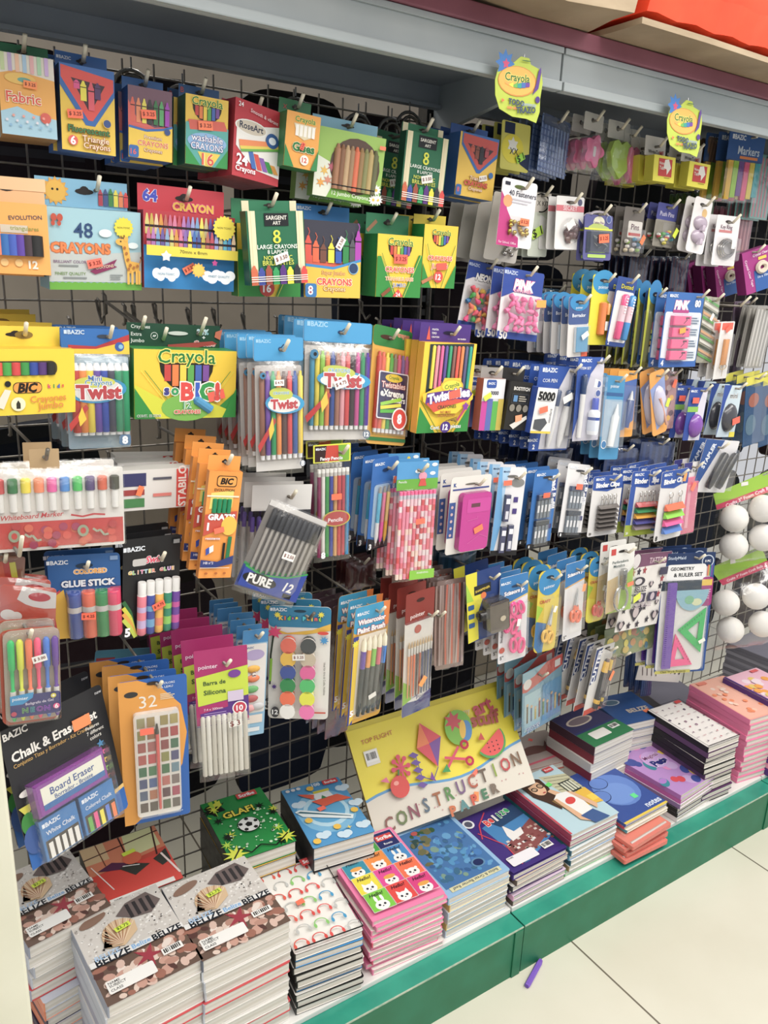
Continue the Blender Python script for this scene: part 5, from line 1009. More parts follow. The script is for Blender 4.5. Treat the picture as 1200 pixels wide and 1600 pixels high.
def evop():
    it = It('pencil_box', 'tall orange pencil box with four green pencils', 'pencil box', [(327, 735), (380, 738), (360, 903), (310, 903)], 1.08)
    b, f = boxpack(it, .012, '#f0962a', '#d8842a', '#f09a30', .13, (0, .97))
    b.poly([(.12, .2), (.8, .17), (.78, .33), (.1, .35)], '#f0d86a'); b.rr(.25, .04, .85, .14, .004, '#2a1e10'); b.rr(.27, .047, .83, .133, .004, '#f0a03a'); b.t('BIC', .55, .09, .4, '#221a10', bold=.05, shear=.2); b.t('EVOLUTION', .5, .17, .6, '#3a2a1a')
    b.rect(0, .22, .96, .235, '#f8e8c8'); b.poly([(0, .4), (.96, .36), (.96, .47), (0, .6)], '#c8442c'); b.t('GRATIS', .5, .42, .82, '#fff', '#a82a20', bold=.05); b.t('1', .12, .51, .06, '#fff', bold=.05); b.ell(.75, .5, .24, '#f0bf3a', .09); b.t('resistente', .3, .62, .44, '#fff', '#c84a20'); b.poly([(.12, .72), (.34, .68), (.36, .74), (.14, .78)], '#f4f0ea'); b.poly([(.12, .72), (.22, .7), (.24, .76), (.14, .78)], '#2a4aa8')
    b.line([(.8, .84), (.82, .6)], .006, '#1f7a4a'); b.line([(.66, .85), (.66, .66)], .004, '#1a1a1a'); b.poly([(0, .82), (.5, .84), (.98, .78), (.98, .86), (.4, .9), (0, .89)], '#2a3a7c'); b.t('HB nº2', .24, .85, .3, '#e8e4f0'); b.rect(0, .895, .9, .9, '#f8f0e0')
    for x in (.2, .5, .76): b.ell(x, .95, .05, '#b8641c', .012)
    it.part('box_body', b); it.part('hang_flap', f); it.sticks('pencil', 4, .18, .76, .25, .38, ['#128a5a'], .0005, .0036); it.sticker(.45, .54, '#ff6a44', .3, 15, None); it.done(4, .032, hook=(.5, -.08), d=.012, sx=-.001, droop=.004)
evop()
def glue():
    it = It('colored_glue_stick_card', 'blue card of four coloured glue sticks', 'glue pack', [(70, 867), (189, 866), (189, 988), (84, 1000)], 1.13)
    b = it.card('#1f5c9c', r=.006); bazic(b, .16, .08, .24); b.t('COLORED', .58, .2, .46, '#f0a84a', '#f4f4f4', bold=.05); b.t('GLUE STICK', .55, .34, .76, '#e8ecf0', '#1a3a70', bold=.05); b.ell(.5, .13, .12, '#15304a', .03); b.rect(.86, .03, .97, .08, '#7a98c0'); b.poly([(0, .5), (.15, .4), (.25, 1), (.0, 1)], '#c83a4a'); b.poly([(.04, .5), (.2, .4), (.32, 1), (.1, 1)], '#e8b83a'); b.poly([(.85, .4), (1, .4), (1, 1), (.9, 1)], '#a8446a'); it.part('card', b)
    for x, c in ((.34, '#2f4a98'), (.54, '#e0592f'), (.72, '#2a8a4a'), (.89, '#d82a5a')):
        it.stick('glue_stick', x, .42, x+.01, .97, .0105, .007, [(0, .9, c), (.02, 1, c), (.3, 1, '#c8c4c0'), (.42, 1.02, c), (.95, 1.02, c), (1, .9, c)], .3, mat=PLAS)
    it.blister(.22, .4, .98, .985, .02); it.sticker(.53, .68, '#ff6238', .2, -3, '$ 4.25', d=.0215); it.done(1, .03, hook=(.5, .13))
    it = It('glitter_glue_card', 'black card of five swirl glitter glue tubes', 'glue pack', [(192, 846), (284, 832), (276, 984), (191, 1000)], 1.12)
    b = it.card('#1d1d1f', r=.006); bazic(b, .22, .1, .3); b.t('Swirl', .55, .22, .36, '#e84a6a', '#f4f4f4', shear=.3, bold=.04); b.rr(.16, .2, .4, .27, .003, '#c8c4c0')
    for i, (ch, c) in enumerate(zip('GLITTER GLUE', ['#f0c83a', '#8ac84a', '#e8803a', '#e85a9a', '#8ad0e0', '#f0e04a', '#e8703a', '#000', '#e86a5a', '#8ad04a', '#d87ae0', '#f0a83a'])):
        if ch != ' ': b.t(ch, .12+i*.067, .33, -.055, c, '#fff', bold=.03)
    for i, c in enumerate(['#2a6a3a', '#d8d83a', '#e8a83a', '#c8d84a']): b.line([(.0, .6+.06*i), (.12, .72+.05*i), (.22, .98)], .006, c)
    b.t('5', .08, .92, .1, '#fff', bold=.05); b.rect(.85, .04, .96, .08, '#888'); it.part('card', b)
    for i, (c1, c2) in enumerate((('#e87a8a', '#c8b0d8'), ('#3a4a9c', '#6aa0c8'), ('#f0b048', '#e8825a'), ('#2f8a6a', '#8ac85a'), ('#6a3a9a', '#c84a9a'))):
        x = .3+.15*i; it.stick('glue_tube', x, .42, x+.005, .96, .0068, .007, [(0, .85, '#eceae6'), (.02, .95, '#eceae6'), (.24, 1, '#eceae6'), (.25, 1.05, c1), (.45, 1.05, c2), (.55, 1.05, c1), (.7, 1.05, c2), (.85, 1.05, c1), (.97, 1.05, c1), (1, .7, c1)], .24, mat=PLAS)
    it.sticker(.56, .66, '#ff6238', .22, 20, '$ 4.75', d=.016); it.done(2, .03, hook=(.62, .2))
glue()
def neong():
    it = It('neon_gel_pen_case', 'clear case of six neon gel pens', 'pen pack', [(4, 988), (92, 981), (97, 1119), (9, 1132)], 1.06)
    b = it.b(); b.rslab(0, 0, 1, 1, .01, -.004, -.002, '#b8a898'); it.part('case_back', b, PLAS); k = it.b(); k.rslab(-.06, .0, .96, 1.04, .01, -.008, -.006, '#b8523a'); it.part('red_backing', k)
    for i, c in enumerate(['#18c86a', '#e8f03a', '#ff7a4a', '#ff4a7a', '#3a7ad8', '#6a3aa0']):
        g = it.b(); x = .13+.155*i; g.lathe(x, .08, x+.02, .96, .0042, .004, [(0, .6, c), (.03, 1.1, c), (.35, 1.1, c), (.37, .7, c), (.6, .5, c), (.62, .9, '#d8d4cc'), (.95, .9, c), (1, .4, c)], 10); it.part('gel_pen', g, PLAS, True)
    g = it.b(); g.d = .0105; g.rr(.08, .66, .98, .9, .004, '#3a3878'); g.poly([(.08, .66), (.5, .64), (.48, .7), (.3, .76), (.08, .76)], '#2a98d0'); g.t('pointer', .26, .7, .28, '#fff'); g.t('Boligrafo de Gel', .6, .76, .5, '#e8e0f0', rot=3)
    for i, (ch, c) in enumerate(zip('NEON', ['#8ae03a', '#4ad0c0', '#c85ad0', '#b84ae0'])): g.t(ch, .34+.13*i, .83, -.09, '#3a3878', c, bold=.0)
    badge(g, .85, .7, .05, '#e8d83a', '+'); badge(g, .9, .82, .06, '#f04a90', '6'); badge(g, .14, .85, .05, '#c83a5a'); it.part('label_band', g)
    it.blister(0, 0, 1, 1, .013, 'clear_case'); it.sticker(.62, .27, '#f2f0e8', .26, 12, '$ 3.00', d=.0145); it.done(1, .03, hook=(.45, .02), sx=-.004)
    it = It('red_toy_pen_pack', 'red and silver printed pack above the neon pens', 'pen pack', [(0, 908), (86, 925), (88, 985), (0, 985)], 1.1)
    b = it.card('#c8503c', r=.006); b.poly([(.4, 0), (1, .1), (1, .45), (.6, .5), (.3, .3)], '#d8d4d0'); b.ell(.7, .22, .2, '#b8303c', .1); b.poly([(0, .5), (.3, .35), (.6, .45), (1, .5), (1, 1), (0, 1)], '#c0452f'); b.ell(.15, .66, .14, '#e8e4dc', .12); b.ell(.3, .68, .1, '#e8e4dc', .1); it.part('card', b); it.film(d=.01); it.done(2, .03, hook=None)
    P = aty(45, 962, 1.06); make_hook(P[0], P[2]+.075, 1.09, 'long wire display hook over the neon gel pens', .05)
    it = It('red_marker_bag', 'clear bag of red and yellow markers at left edge', 'marker pack', [(-30, 868), (40, 870), (35, 960), (-30, 955)], 1.16)
    b = it.card('#9a6a50'); [b.line([(x, .1), (x+.25, .95)], .008, c) for x, c in ((.1, '#d8442f'), (.25, '#e8c83a'), (.4, '#d85a3a'), (.55, '#c83a30'), (.7, '#e0e04a'))]; it.part('card', b); it.film(); it.done(1, .03, hook=(.5, .03))
neong()
def chalk():
    it = It('chalk_eraser_set', 'large black and blue chalk and board eraser set', 'chalk pack', [(2, 1140), (150, 1075), (207, 1254), (47, 1366)], 1.08, sp=4, sy=8)
    b = it.card('#2a2a2c', r=.006, th=.002); b.poly([(0, .78), (.75, .84), (1, .82), (1, .98), (.98, 1), (0, 1)], '#1560ae'); b.poly([(.6, .86), (1, .8), (1, .83), (.7, .87)], '#e8c06a')
    b.t('BAZIC', .13, .05, .22, '#e8e4dc', '#1a1a1a', bold=.03); b.t('Chalk & Eraser Set', .47, .2, .84, '#f0ece4', bold=.03, rot=1); b.t('Conjunto Tizas y Borrador - Kit Craies Et', .44, .27, .78, '#c8a05a'); b.t('Features', .82, .27, .14, '#e8e4dc'); b.t('7 different', .84, .31, .18, '#e8e4dc'); b.t('colors', .83, .35, .12, '#e8e4dc'); b.t('new', .95, .05, .07, '#ccc')
    for i, c in enumerate(['#4a9ad0', '#e84a9a', '#f0c83a', '#8ac84a', '#b8483c', '#c84a8a', '#f0f0ea']): b.star(.86-.003*i, .42+.065*i, .04, c, 5, .45)
    b.ell(.1, .47, .07, '#f0ece4', .025); b.poly([(.0, .55), (.2, .55), (.05, .62)], '#d8d04a'); b.ell(.06, .68, .07, '#3a8a3a', .08); b.ell(.07, .8, .09, '#3a5a98', .1)
    it.part('card', b)
    g = it.b(); g.box(.1, .42, .8, .66, .001, .02, '#8a3a98', '#7a3088', .003); g.d = .0203; g.rect(.15, .46, .76, .62, '#ecead8'); g.rect(.15, .58, .76, .62, '#2a68a8'); g.t('Board Eraser', .45, .51, .44, '#2a4a90'); g.t('Borrador - Brosse', .45, .56, .38, '#3a5a98'); it.part('board_eraser', g, PLAS)
    for x0, nm, tx, cs in ((.1, 'white_chalk_box', 'White Chalk', ['#ece8e0']*5), (.49, 'colored_chalk_box', 'Colored Chalk', ['#6ab04a', '#e84a8a', '#f0e03a', '#5a7ad0', '#f07a3a'])):
        g = it.b(); g.box(x0, .69, x0+.36, .98, .001, .012, '#2f78b8', '#2868a4', .001); g.d = .0122; g.rect(x0+.02, .84, x0+.34, .97, '#4a4038'); bazic(g, x0+.12, .73, .14); g.t(tx, x0+.18, .79, .28, '#e8ecf4'); g.t('12', x0+.31, .95, .04, '#e8e8e8')
        for i, c in enumerate(cs): g.rect(x0+.04+.062*i, .86-.01*(i % 2), x0+.08+.062*i, .97, c)
        it.part(nm, g)
    it.blister(.06, .4, .88, .99, .024); it.sticker(.72, .2, '#ff8a44', .18, 0, None, d=.003); it.done(1, .055, hook=(.5, .04), tip=.02, sx=-.012)
chalk()
def wc32():
    it = It('watercolor_palette_card', 'orange and blue card of thirty two watercolours', 'watercolour pack', [(183, 1070), (292, 1050), (297, 1273), (196, 1289)], 1.1)
    b = it.card('#1560b4', r=.005); b.poly([(0, 0), (.28, 0), (.6, .06), (.9, .2), (.98, .4), (.9, .62), (.6, .85), (.15, 1), (0, 1)], '#eb9f35'); b.ell(.18, .09, .1, '#3a3a3a', .02); b.t('32', .42, .15, .26, '#f6efe2', bold=.0); greek(b, .6, .11, .82, 4, '#f0d8b0', .006, 1.8); b.t('COLORS', .72, .04, .2, '#e0e8f4'); b.t('A LEAU', .7, .065, .18, '#e0e8f4'); b.ell(.5, .03, .09, '#3a2c20', .012); greek(b, .5, .955, .9, 1, '#bcd0ec', .006); it.part('card', b)
    g = it.b(); g.rslab(.19, .21, .86, .93, .006, .001, .01, '#eae4dc', '#dcd6ce'); g.d = .0102; it.part('palette_tray', g, PLAS)
    C = ['#9a9468', '#a08858', '#9a8a50', '#a89858', '#8f8a4a', '#a06a4a', '#98403c', '#a8303a', '#a04a44', '#a85a58', '#8a3a40', '#3a6a50', '#b04a44', '#c03a44', '#8a8a48', '#4a4a78', '#2f6a48', '#3f7a50', '#3a7048', '#6a8a98', '#3f4a78', '#3a5a90', '#b86058', '#7a6a68', '#4a5a78', '#b06a48', '#5a3a44', '#a83a58', '#5a4a44', '#5a5048', '#5a6a50', '#6a605a']
    for k, c in enumerate(C):
        j, i = divmod(k, 4); x = .235+.145*i+(.05 if i > 1 else 0); y = .235+.085*j; g = it.b(); g.box(x, y, x+.115, y+.065, .0102, .0112, c, '#8a8478', .0004); it.part('paint_pan', g, WAX)
    g = it.b(); g.lathe(.52, .28, .53, .88, .003, .0135, [(0, .5, '#3a3230'), (.1, 1, '#3a3230'), (.11, 1, '#d8403c'), (1, .7, '#d8403c')]); it.part('paint_brush', g, PLAS, True)
    it.blister(.17, .2, .88, .94, .017); it.sticker(.37, .31, '#ff6a4a', .2, 0, None, d=.0185); it.done(3, .03, hook=(.55, .03), sx=-.006)
    it = It('green_paint_card', 'green headed card behind the watercolour palettes', 'paint pack', [(150, 1053), (272, 1020), (272, 1100), (155, 1130)], 1.26); b = it.card('#6aa83a'); b.t('Paint', .12, .12, .14, '#fff'); b.ell(.8, .1, .1, '#e8d83a', .06); it.part('card', b); it.done(0, hook=None)
    it = It('cartoon_paint_card', 'small sky blue and red card above green one', 'paint pack', [(150, 1018), (250, 1010), (248, 1050), (145, 1055)], 1.32); b = it.card('#5a9ab8'); b.rect(.02, .3, .3, .9, '#b83a40'); b.t('Pai', .15, .6, .16, '#fff'); b.rect(.4, .4, .62, .9, '#b83a40'); b.t('Pai', .5, .65, .14, '#fff'); it.part('card', b); it.done(0, hook=None)
wc32()
def silic():
    it = It('glue_stick_bag', 'magenta and lime bag of clear silicone sticks', 'glue stick pack', [(304, 1022), (384, 1004), (394, 1208), (310, 1215)], 1.08)
    b = it.card('#b01a68', y1=.57, r=.001); b.poly([(.02, .2), (1, .15), (1, .38), (.04, .42)], '#cde03a'); b.poly([(.04, .42), (1, .38), (1, .54), (.5, .57), (.1, .55)], '#5a2a88'); b.poly([(.04, .42), (.6, .4), (.6, .45), (.05, .48)], '#b01a68'); b.t('pointer', .25, .13, .36, '#f4dcea'); b.t('Barra de', .36, .25, .42, '#3a5a34', bold=.02); b.t('Silicona', .36, .32, .42, '#3a5a34', bold=.02); b.t('7.4 x 200mm', .32, .45, .36, '#f0d8e8'); greek(b, .14, .48, .6, 3, '#a88ac8', .007); badge(b, .82, .47, .12, '#c82a48', '10', ring='#fff'); b.rect(.6, .33, .9, .41, '#d8c8e0'); b.ell(.74, .2, .12, '#7a3a9a', .03); b.rect(0, .57, 1, .575, '#5a2a88')
    it.part('printed_header', b)
    it.sticks('silicone_stick', 9, .06, .97, .5, .97, ['#cfcabc', '#dcd8cc', '#c4beb0'], .001, .004)
    it.film(y0=.5, y1=1.02, d=.012); it.sticker(.7, .56, '#f2f0e8', .24, 5, '$ 3', d=.013); it.done(4, .045, hook=(.55, .1), sx=-.004)
    it = It('paint_strip_card', 'pale blue card of eight paint pots strip', 'paint pack', [(381, 985), (418, 983), (414, 1146), (372, 1152)], 1.12)
    b = it.card('#8fbcd8', r=.002); b.rect(0, 0, 1, .12, '#3a88c0'); b.rr(.05, .13, .96, .78, .003, '#e4e0da'); bazic(b, .3, .16, .3, '#3a5a90'); b.ell(.5, .23, .38, '#b0a0c8', .05); b.rect(.1, .8, .9, .88, '#e8dcd0'); b.rect(.3, .92, .8, .96, '#e4e8ea'); it.part('card', b)
    for i, (x, y, c) in enumerate(((.45, .36, '#e0a83a'), (.45, .45, '#e07a48'), (.42, .55, '#6ab06a'), (.42, .64, '#b85a5a'), (.35, .73, '#e8a8a8'), (.7, .72, '#c8c8c8'))): g = it.b(); g.dome(x, y, .28, .035, .001, .004, c, 14, 3); it.part('paint_pot', g, WAX, True)
    it.sticker(.48, .4, '#f2efe6', .26, 90, '$ 2'); it.done(6, .025, hook=(.5, .04))
silic()
def pure():
    it = It('pen_header_bag', 'clear bag of purple pens with plain white header', 'pen pack', [(393, 758), (489, 757), (476, 930), (388, 936)], 1.14)
    b = it.card('#e6e3de', y1=.22, r=.001); it.part('header_card', b); it.sticks('pen', 8, .1, .95, .3, .95, ['#5a3aa0', '#6a5ab0', '#4a4a5a', '#3a3a4a'], .003, .004, [(0, .6, None), (.02, 1, None), (.2, 1, '#c8c4c0'), (1, .8, '#c8c4c0')], cap=.2)
    it.film(y0=.2); it.done(3, .03, hook=(.6, .09), sx=-.003)
    it = It('clear_pen_bag', 'tilted clear bag of ten black capped pens', 'pen pack', [(423, 780), (512, 816), (455, 945), (366, 915)], 1.08, sp=5)
    k = it.b(); k.rslab(0, 0, 1, 1, .003, -.001, 0, '#7c7670'); k.d = .0002; k.rect(0, 0, 1, .06, '#d8d4ce'); k.poly([(0, .72), (.3, .78), (.7, .72), (1, .62), (1, .98), (0, .98)], '#243f9a'); k.line([(0, .72), (.3, .77), (.7, .71), (1, .61)], .004, '#2f9a4a'); k.d = .01; it.part('back_sheet', k)
    it.sticks('pen', 10, .07, .95, .07, .78, ['#222326'], .003, .0036, [(0, .6, None), (.02, 1.1, None), (.3, 1.15, None), (.31, .75, '#a8a29a'), (.95, .7, '#a8a29a'), (1, .3, '#222')], cap=.31)
    g = it.b(); g.d = .0085; g.poly([(-.0, .74), (.3, .8), (.7, .74), (1, .63), (1, .96), (0, .96)], '#243f9a'); g.line([(0, .74), (.3, .79), (.7, .73), (1, .62)], .003, '#2f9a4a'); g.ell(.3, .85, .28, '#18181c', .07); g.t('PURE', .3, .85, .4, '#f4f2ee', bold=.04); g.t('12', .78, .83, .16, '#f4f2ee', shear=.2, bold=.03); g.rect(.74, .9, .88, .95, '#1a1a24'); it.part('printed_band', g)
    it.film(-.02, -.02, 1.02, 1.04, .013); it.sticker(.55, .5, '#f4f2ea', .2, 0, '$ 2.50', d=.0145)
    it.done(0, hook=None)
pure()
def fancy():
    it = It('fancy_pencil_bag', 'rainbow headed bag of eight fancy pencils', 'pencil pack', [(488, 695), (549, 693), (545, 873), (491, 879)], 1.13)
    b = it.card('#e8e83a', y1=.15, r=.001); b.poly([(.04, .01), (.4, .01), (.35, .14), (.04, .14)], '#3a2020'); b.poly([(.35, .01), (.7, .01), (.7, .14), (.3, .14)], '#c83a24'); b.poly([(.66, .01), (.96, .01), (.96, .14), (.68, .14)], '#7ab030'); bazic(b, .22, .035, .22); b.t('Fancy Pencils', .48, .12, .6, '#fff', bold=.03); it.part('header_card', b)
    it.sticks('pencil', 8, .08, .95, .2, .95, ['#8a2a58', '#e8e4dc', '#3a9a4a', '#2a3a9c', '#d8a05a', '#c83030', '#b8283a', '#3a8ab8'], .003, .0034, [(0, 1, '#f0eee8'), (.04, 1, '#c8c4bc'), (.08, 1, None), (1, 1, None)], cap=.08, capn='eraser_tip')
    g = it.b(); g.d = .008; g.ell(.58, .62, .38, '#c8b83a', .07); g.ell(.58, .62, .35, '#b83a34', .06); g.t('Pencils', .55, .63, .4, '#fff'); g.t('8', .22, .93, .12, '#fff', '#5a5a68', bold=.05); it.part('sticker_label', g)
    it.film(y0=.14, d=.01); it.sticker(.56, .43, '#ff6a3a', .28, 0, None, d=.0115); it.done(1, .03, hook=(.7, .06))
    it = It('number_pencil_card', 'blue card of three mechanical pencils', 'pencil pack', [(585, 720), (623, 710), (612, 850), (571, 862)], 1.13)
    b = it.card('#2468b4', r=.006); b.rr(.12, .28, .72, .86, .006, '#a8c0d8'); b.poly([(0, .86), (.6, .93), (1, .88), (1, 1), (0, 1)], '#22222a'); bazic(b, .3, .06, .3); b.t('NUMERO', .86, .3, .46, '#e8f0f8', rot=-88, bold=.04); b.t('3', .12, .96, .1, '#fff', bold=.05); b.ell(.5, .13, .12, '#14305a', .02); it.part('card', b)
    for x, c, c2 in ((.27, '#3ab0d0', '#e8e8e8'), (.44, '#e87a9a', '#f04aa0'), (.6, '#e8c87a', '#f0b82a')): g = it.b(); g.lathe(x+.04, .3, x, .95, .0035, .004, [(0, .5, '#9a9890'), (.08, .7, '#9a9890'), (.1, 1, c), (.6, 1, c2), (.85, 1.1, c2), (.95, .5, '#999'), (1, .2, '#999')]); it.part('mechanical_pencil', g, PLAS, True)
    it.blister(.1, .26, .76, .97, .01); it.sticker(.85, .25, '#ff6a3a', .2, 85, None); it.done(5, .03, hook=(.6, .1), sx=-.002)
    it = It('character_pencil_bag', 'sky and grass headed bag of ten pink pencils', 'pencil pack', [(621, 722), (686, 720), (674, 904), (612, 910)], 1.1)
    b = it.card('#4a98d0', y1=.23, r=.001); b.rect(0, .14, 1, .23, '#6ab03a'); [b.ell(x, y, .07, '#eef4f6', .015) for x, y in ((.5, .08), (.86, .1), (.9, .03))]; b.ell(.72, .04, .04, '#f0d83a'); b.t('Pencils', .14, .16, .2, '#e8f0e0'); b.ell(.62, .12, .1, '#e89ab0', .035); b.poly([(.52, .2), (.57, .14), (.68, .14), (.72, .2)], '#d8483c'); it.part('header_card', b)
    r = random.Random(8)
    for i in range(10):
        g = it.b(); x = .05+.9*(i+.5)/10; pr = [(0, 1, '#f06a9a'), (.04, 1, '#c8c4cc'), (.085, 1, '#f2c8d0')]
        for k in range(14): pr.append((.1+.9*k/14, 1, ['#f2c8d0', '#e8687a', '#f0e0e0', '#f090a8', '#d8484a', '#f6d8c8'][r.randrange(6)]))
        pr.append((1, 1, '#f2c8d0')); g.lathe(x, .235, x, .97, .0034, .004, pr, 8); it.part('pencil', g, WAX, True)
    g = it.b(); g.rect(.38, .9, 1, .98, '#8ac83a', .0085); g.t('WARNING:', .7, .925, .3, '#f0f6e0', d=.0088); greek(g, .45, .94, .95, 2, '#e0f0c8', .006); it.part('warning_label', g)
    it.film(y0=.22, d=.011); it.sticker(.55, .48, '#ff6a44', .22, 3, None, d=.0125); it.done(2, .03, hook=(.5, .06))
fancy()
def row5r():
    it = It('pencil_case_card', 'white card with magenta pencil sharpener case', 'eraser pack', [(706, 746), (769, 741), (757, 857), (695, 869)], 1.11)
    b = it.card('#e6e2da', r=.006); b.rect(0, .32, .15, .78, '#3a5a98'); b.t('K', .1, .1, .07, '#2a4a90', bold=.05); b.rect(.05, .15, .95, .17, '#3a4a90'); b.ell(.5, .1, .16, '#6a665c', .012); [b.ell(.07, .38+.09*k, .03, '#d8b8b8') for k in range(5)]; it.part('card', b)
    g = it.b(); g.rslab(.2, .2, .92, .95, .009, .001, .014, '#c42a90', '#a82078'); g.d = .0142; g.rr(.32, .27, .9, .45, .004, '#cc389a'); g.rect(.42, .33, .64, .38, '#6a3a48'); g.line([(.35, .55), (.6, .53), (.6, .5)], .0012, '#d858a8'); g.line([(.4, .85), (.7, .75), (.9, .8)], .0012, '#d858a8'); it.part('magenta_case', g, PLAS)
    it.sticker(.64, .67, '#ff7a44', .22, 20, None, d=.016); it.done(4, .028, hook=(.6, .09))
    it = It('lead_eraser_card', 'white and light blue card of three lead tubes', 'lead refill pack', [(780, 733), (824, 727), (806, 874), (766, 862)], 1.1)
    b = it.card('#e8e6e8', r=.006); b.poly([(0, 0), (.35, 0), (.2, .3), (.3, .6), (.1, 1), (0, 1)], '#6aa8d8'); b.poly([(.1, .0), (.4, 0), (.3, .2), (.25, .5)], '#a8ccE8'); b.rect(0, .94, 1, 1, '#201e20'); bazic(b, .3, .05, .2, '#2a3a60'); b.ell(.72, .17, .25, '#8a8a88', .05); b.ell(.5, .1, .2, '#6a6864', .015); b.rect(.64, .33, .8, .39, '#4a3a80'); b.rect(.64, .46, .8, .52, '#4a3a80'); it.part('card', b)
    for x, y in ((.38, .3), (.36, .66), (.62, .64)): g = it.b(); g.box(x-.1, y, x+.1, y+.3, .001, .008, '#4a4c68', '#3a3c50', .0008); g.d = .0082; g.rect(x-.07, y+.04, x+.08, y+.1, '#e8e8ee'); g.rect(x-.05, y+.18, x+.06, y+.27, '#d8d8e0'); it.part('lead_tube', g, PLAS)
    it.sticker(.32, .17, '#ff6a44', .3, 5, None); it.done(5, .03, hook=(.6, .1), sx=-.002)
    for q, lab, c1, c2, n, Y in (([(834, 736), (876, 733), (856, 852), (824, 860)], 'blue card of lead refill tubes', '#2a70b8', '#22408c', 3, 1.12), ([(888, 722), (922, 728), (908, 842), (872, 838)], 'white card of lead refill tubes', '#e2e0e0', '#2a3a70', 4, 1.12)):
        it = It('lead_refill_card', lab, 'lead refill pack', q, Y); b = it.card(c1, r=.006); b.rr(.78, .08, .98, .5, .004, c2); b.t('Lead Refill', .88, .29, 1.05, '#f0f0f4', rot=-88, bold=.04); b.rect(0, .93, 1, 1, '#18181c'); b.t('8', .1, .965, .06, '#fff', bold=.04); bazic(b, .3, .05, .3); b.ell(.55, .09, .2, '#3a3a40', .015); b.rect(.78, .7, .94, .76, '#3a3a70'); it.part('card', b)
        for j in range(2):
            g = it.b(); g.box(.18, .3+.33*j, .76, .36+.33*j, .001, .007, '#2a3440' if j else '#3a4a6a', ch=.0005); it.part('tube_strip', g, PLAS)
            for i in range(4): g = it.b(); x = .24+.15*i; g.box(x-.055, .37+.33*j, x+.055, .6+.33*j, .001, .006, '#76808a', '#66707a', .0006); g.d = .0062; g.rect(x-.04, .43+.33*j, x+.04, .52+.33*j, '#e8e8ea'); it.part('lead_tube', g, PLAS)
        it.blister(.14, .26, .79, .97, .009); it.sticker(.45, .3, '#ff6238', .28, 0, None, d=.0105); it.done(n, .03, hook=(.6, .1))
    for q, lab, hd, cs, cnt, n, Y, big in (([(926, 744), (976, 742), (961, 833), (919, 840)], 'binder clip card with six black clips', '#2450a4', ['#6a6460']*6, '20', 2, 1.12, 0), ([(988, 737), (1037, 734), (1020, 834), (975, 838)], 'blue binder clip card with five coloured clips', '#2450a4', ['#b84a4a', '#3a8a58', '#e0a030', '#4a4a90', '#8a7a80'], '20', 3, 1.12, 0), ([(1037, 738), (1076, 730), (1064, 837), (1019, 848)], 'binder clip card with four large neon clips', '#2450a4', ['#e8602f', '#8ad03a', '#e84a90', '#4a78c0'], '8', 3, 1.09, 1)):
        it = It('binder_clip_card', lab, 'binder clip pack', q, Y); b = it.card('#e2dfdd', r=.005); b.rslab(0, 0, 1, .22, .004, .0001, .0003, hd); b.d = .0005; b.poly([(0, .22), (.5, .26), (1, .18), (1, .22)], hd)
        if cnt == '20' and cs[0] != '#6a6460': b.rect(0, .22, .16, 1, hd); b.poly([(0, .82), (1, .86), (1, 1), (0, 1)], '#a8b83a')
        b.t('Binder Clips', .5, .16, .8, '#f2f2f4', bold=.05); bazic(b, .25, .05, .24); b.t(cnt, .08, .95, .08, '#222' if not (cnt == '20' and cs[0] != '#6a6460') else '#fff', bold=.03); it.part('card', b)
        m = len(cs)
        for i, c in enumerate(cs):
            y = .47+.44*i/m; hh = .4/m; g = it.b()
            V = [g.pt(.2, y, .004), g.pt(.85, y, .004), g.pt(.85, y+hh*.75, .015), g.pt(.2, y+hh*.75, .015), g.pt(.2, y+hh*.9, .003), g.pt(.85, y+hh*.9, .003)]
            g.add(V, [(0, 1, 2, 3), (3, 2, 5, 4), (0, 3, 4), (1, 5, 2)], c); it.part('binder_clip', g, PLAS)
        for i in range(2 if big else 4):
            x = .32+.14*i if not big else .36+.34*i; g = it.b(); g.ring(x, .34, .045 if not big else .07, .04, .0009, .006, '#c8c4be', 12, 5); g.lathe(x-.03, .37, x-.06, .47, .0009, .006, [(0, 1, '#c8c4be'), (1, 1, '#c8c4be')], 5); g.lathe(x+.03, .37, x+.06, .47, .0009, .006, [(0, 1, '#c8c4be'), (1, 1, '#c8c4be')], 5); it.part('wire_handle', g, METAL, True)
        if big: it.sticker(.82, .12, '#ffa04a', .2, 80, None)
        it.done(n, .03, hook=(.55, .05), sx=-.002)
    it = It('pink_ruler_pack', 'clear pack of pink ruler with white header', 'ruler pack', [(1068, 722), (1096, 722), (1082, 832), (1060, 838)], 1.13)
    b = it.card('#e4e0e0', y1=.2); b.t('Ink Refill', .6, .12, .7, '#444'); b.rect(0, 0, .5, .1, '#3a3a80'); it.part('header_card', b); g = it.b(); g.rslab(.1, .2, .95, .98, .004, 0, .003, '#e0708c'); g.rect(.3, .3, .5, .9, '#f0a8b8', .0035); it.part('pink_ruler', g, PLAS); it.film(y0=.18); it.sticker(.5, .32, '#ff7a5a', .4, 60, None, d=.01); it.done(1, .03, hook=(.5, .05))
row5r()
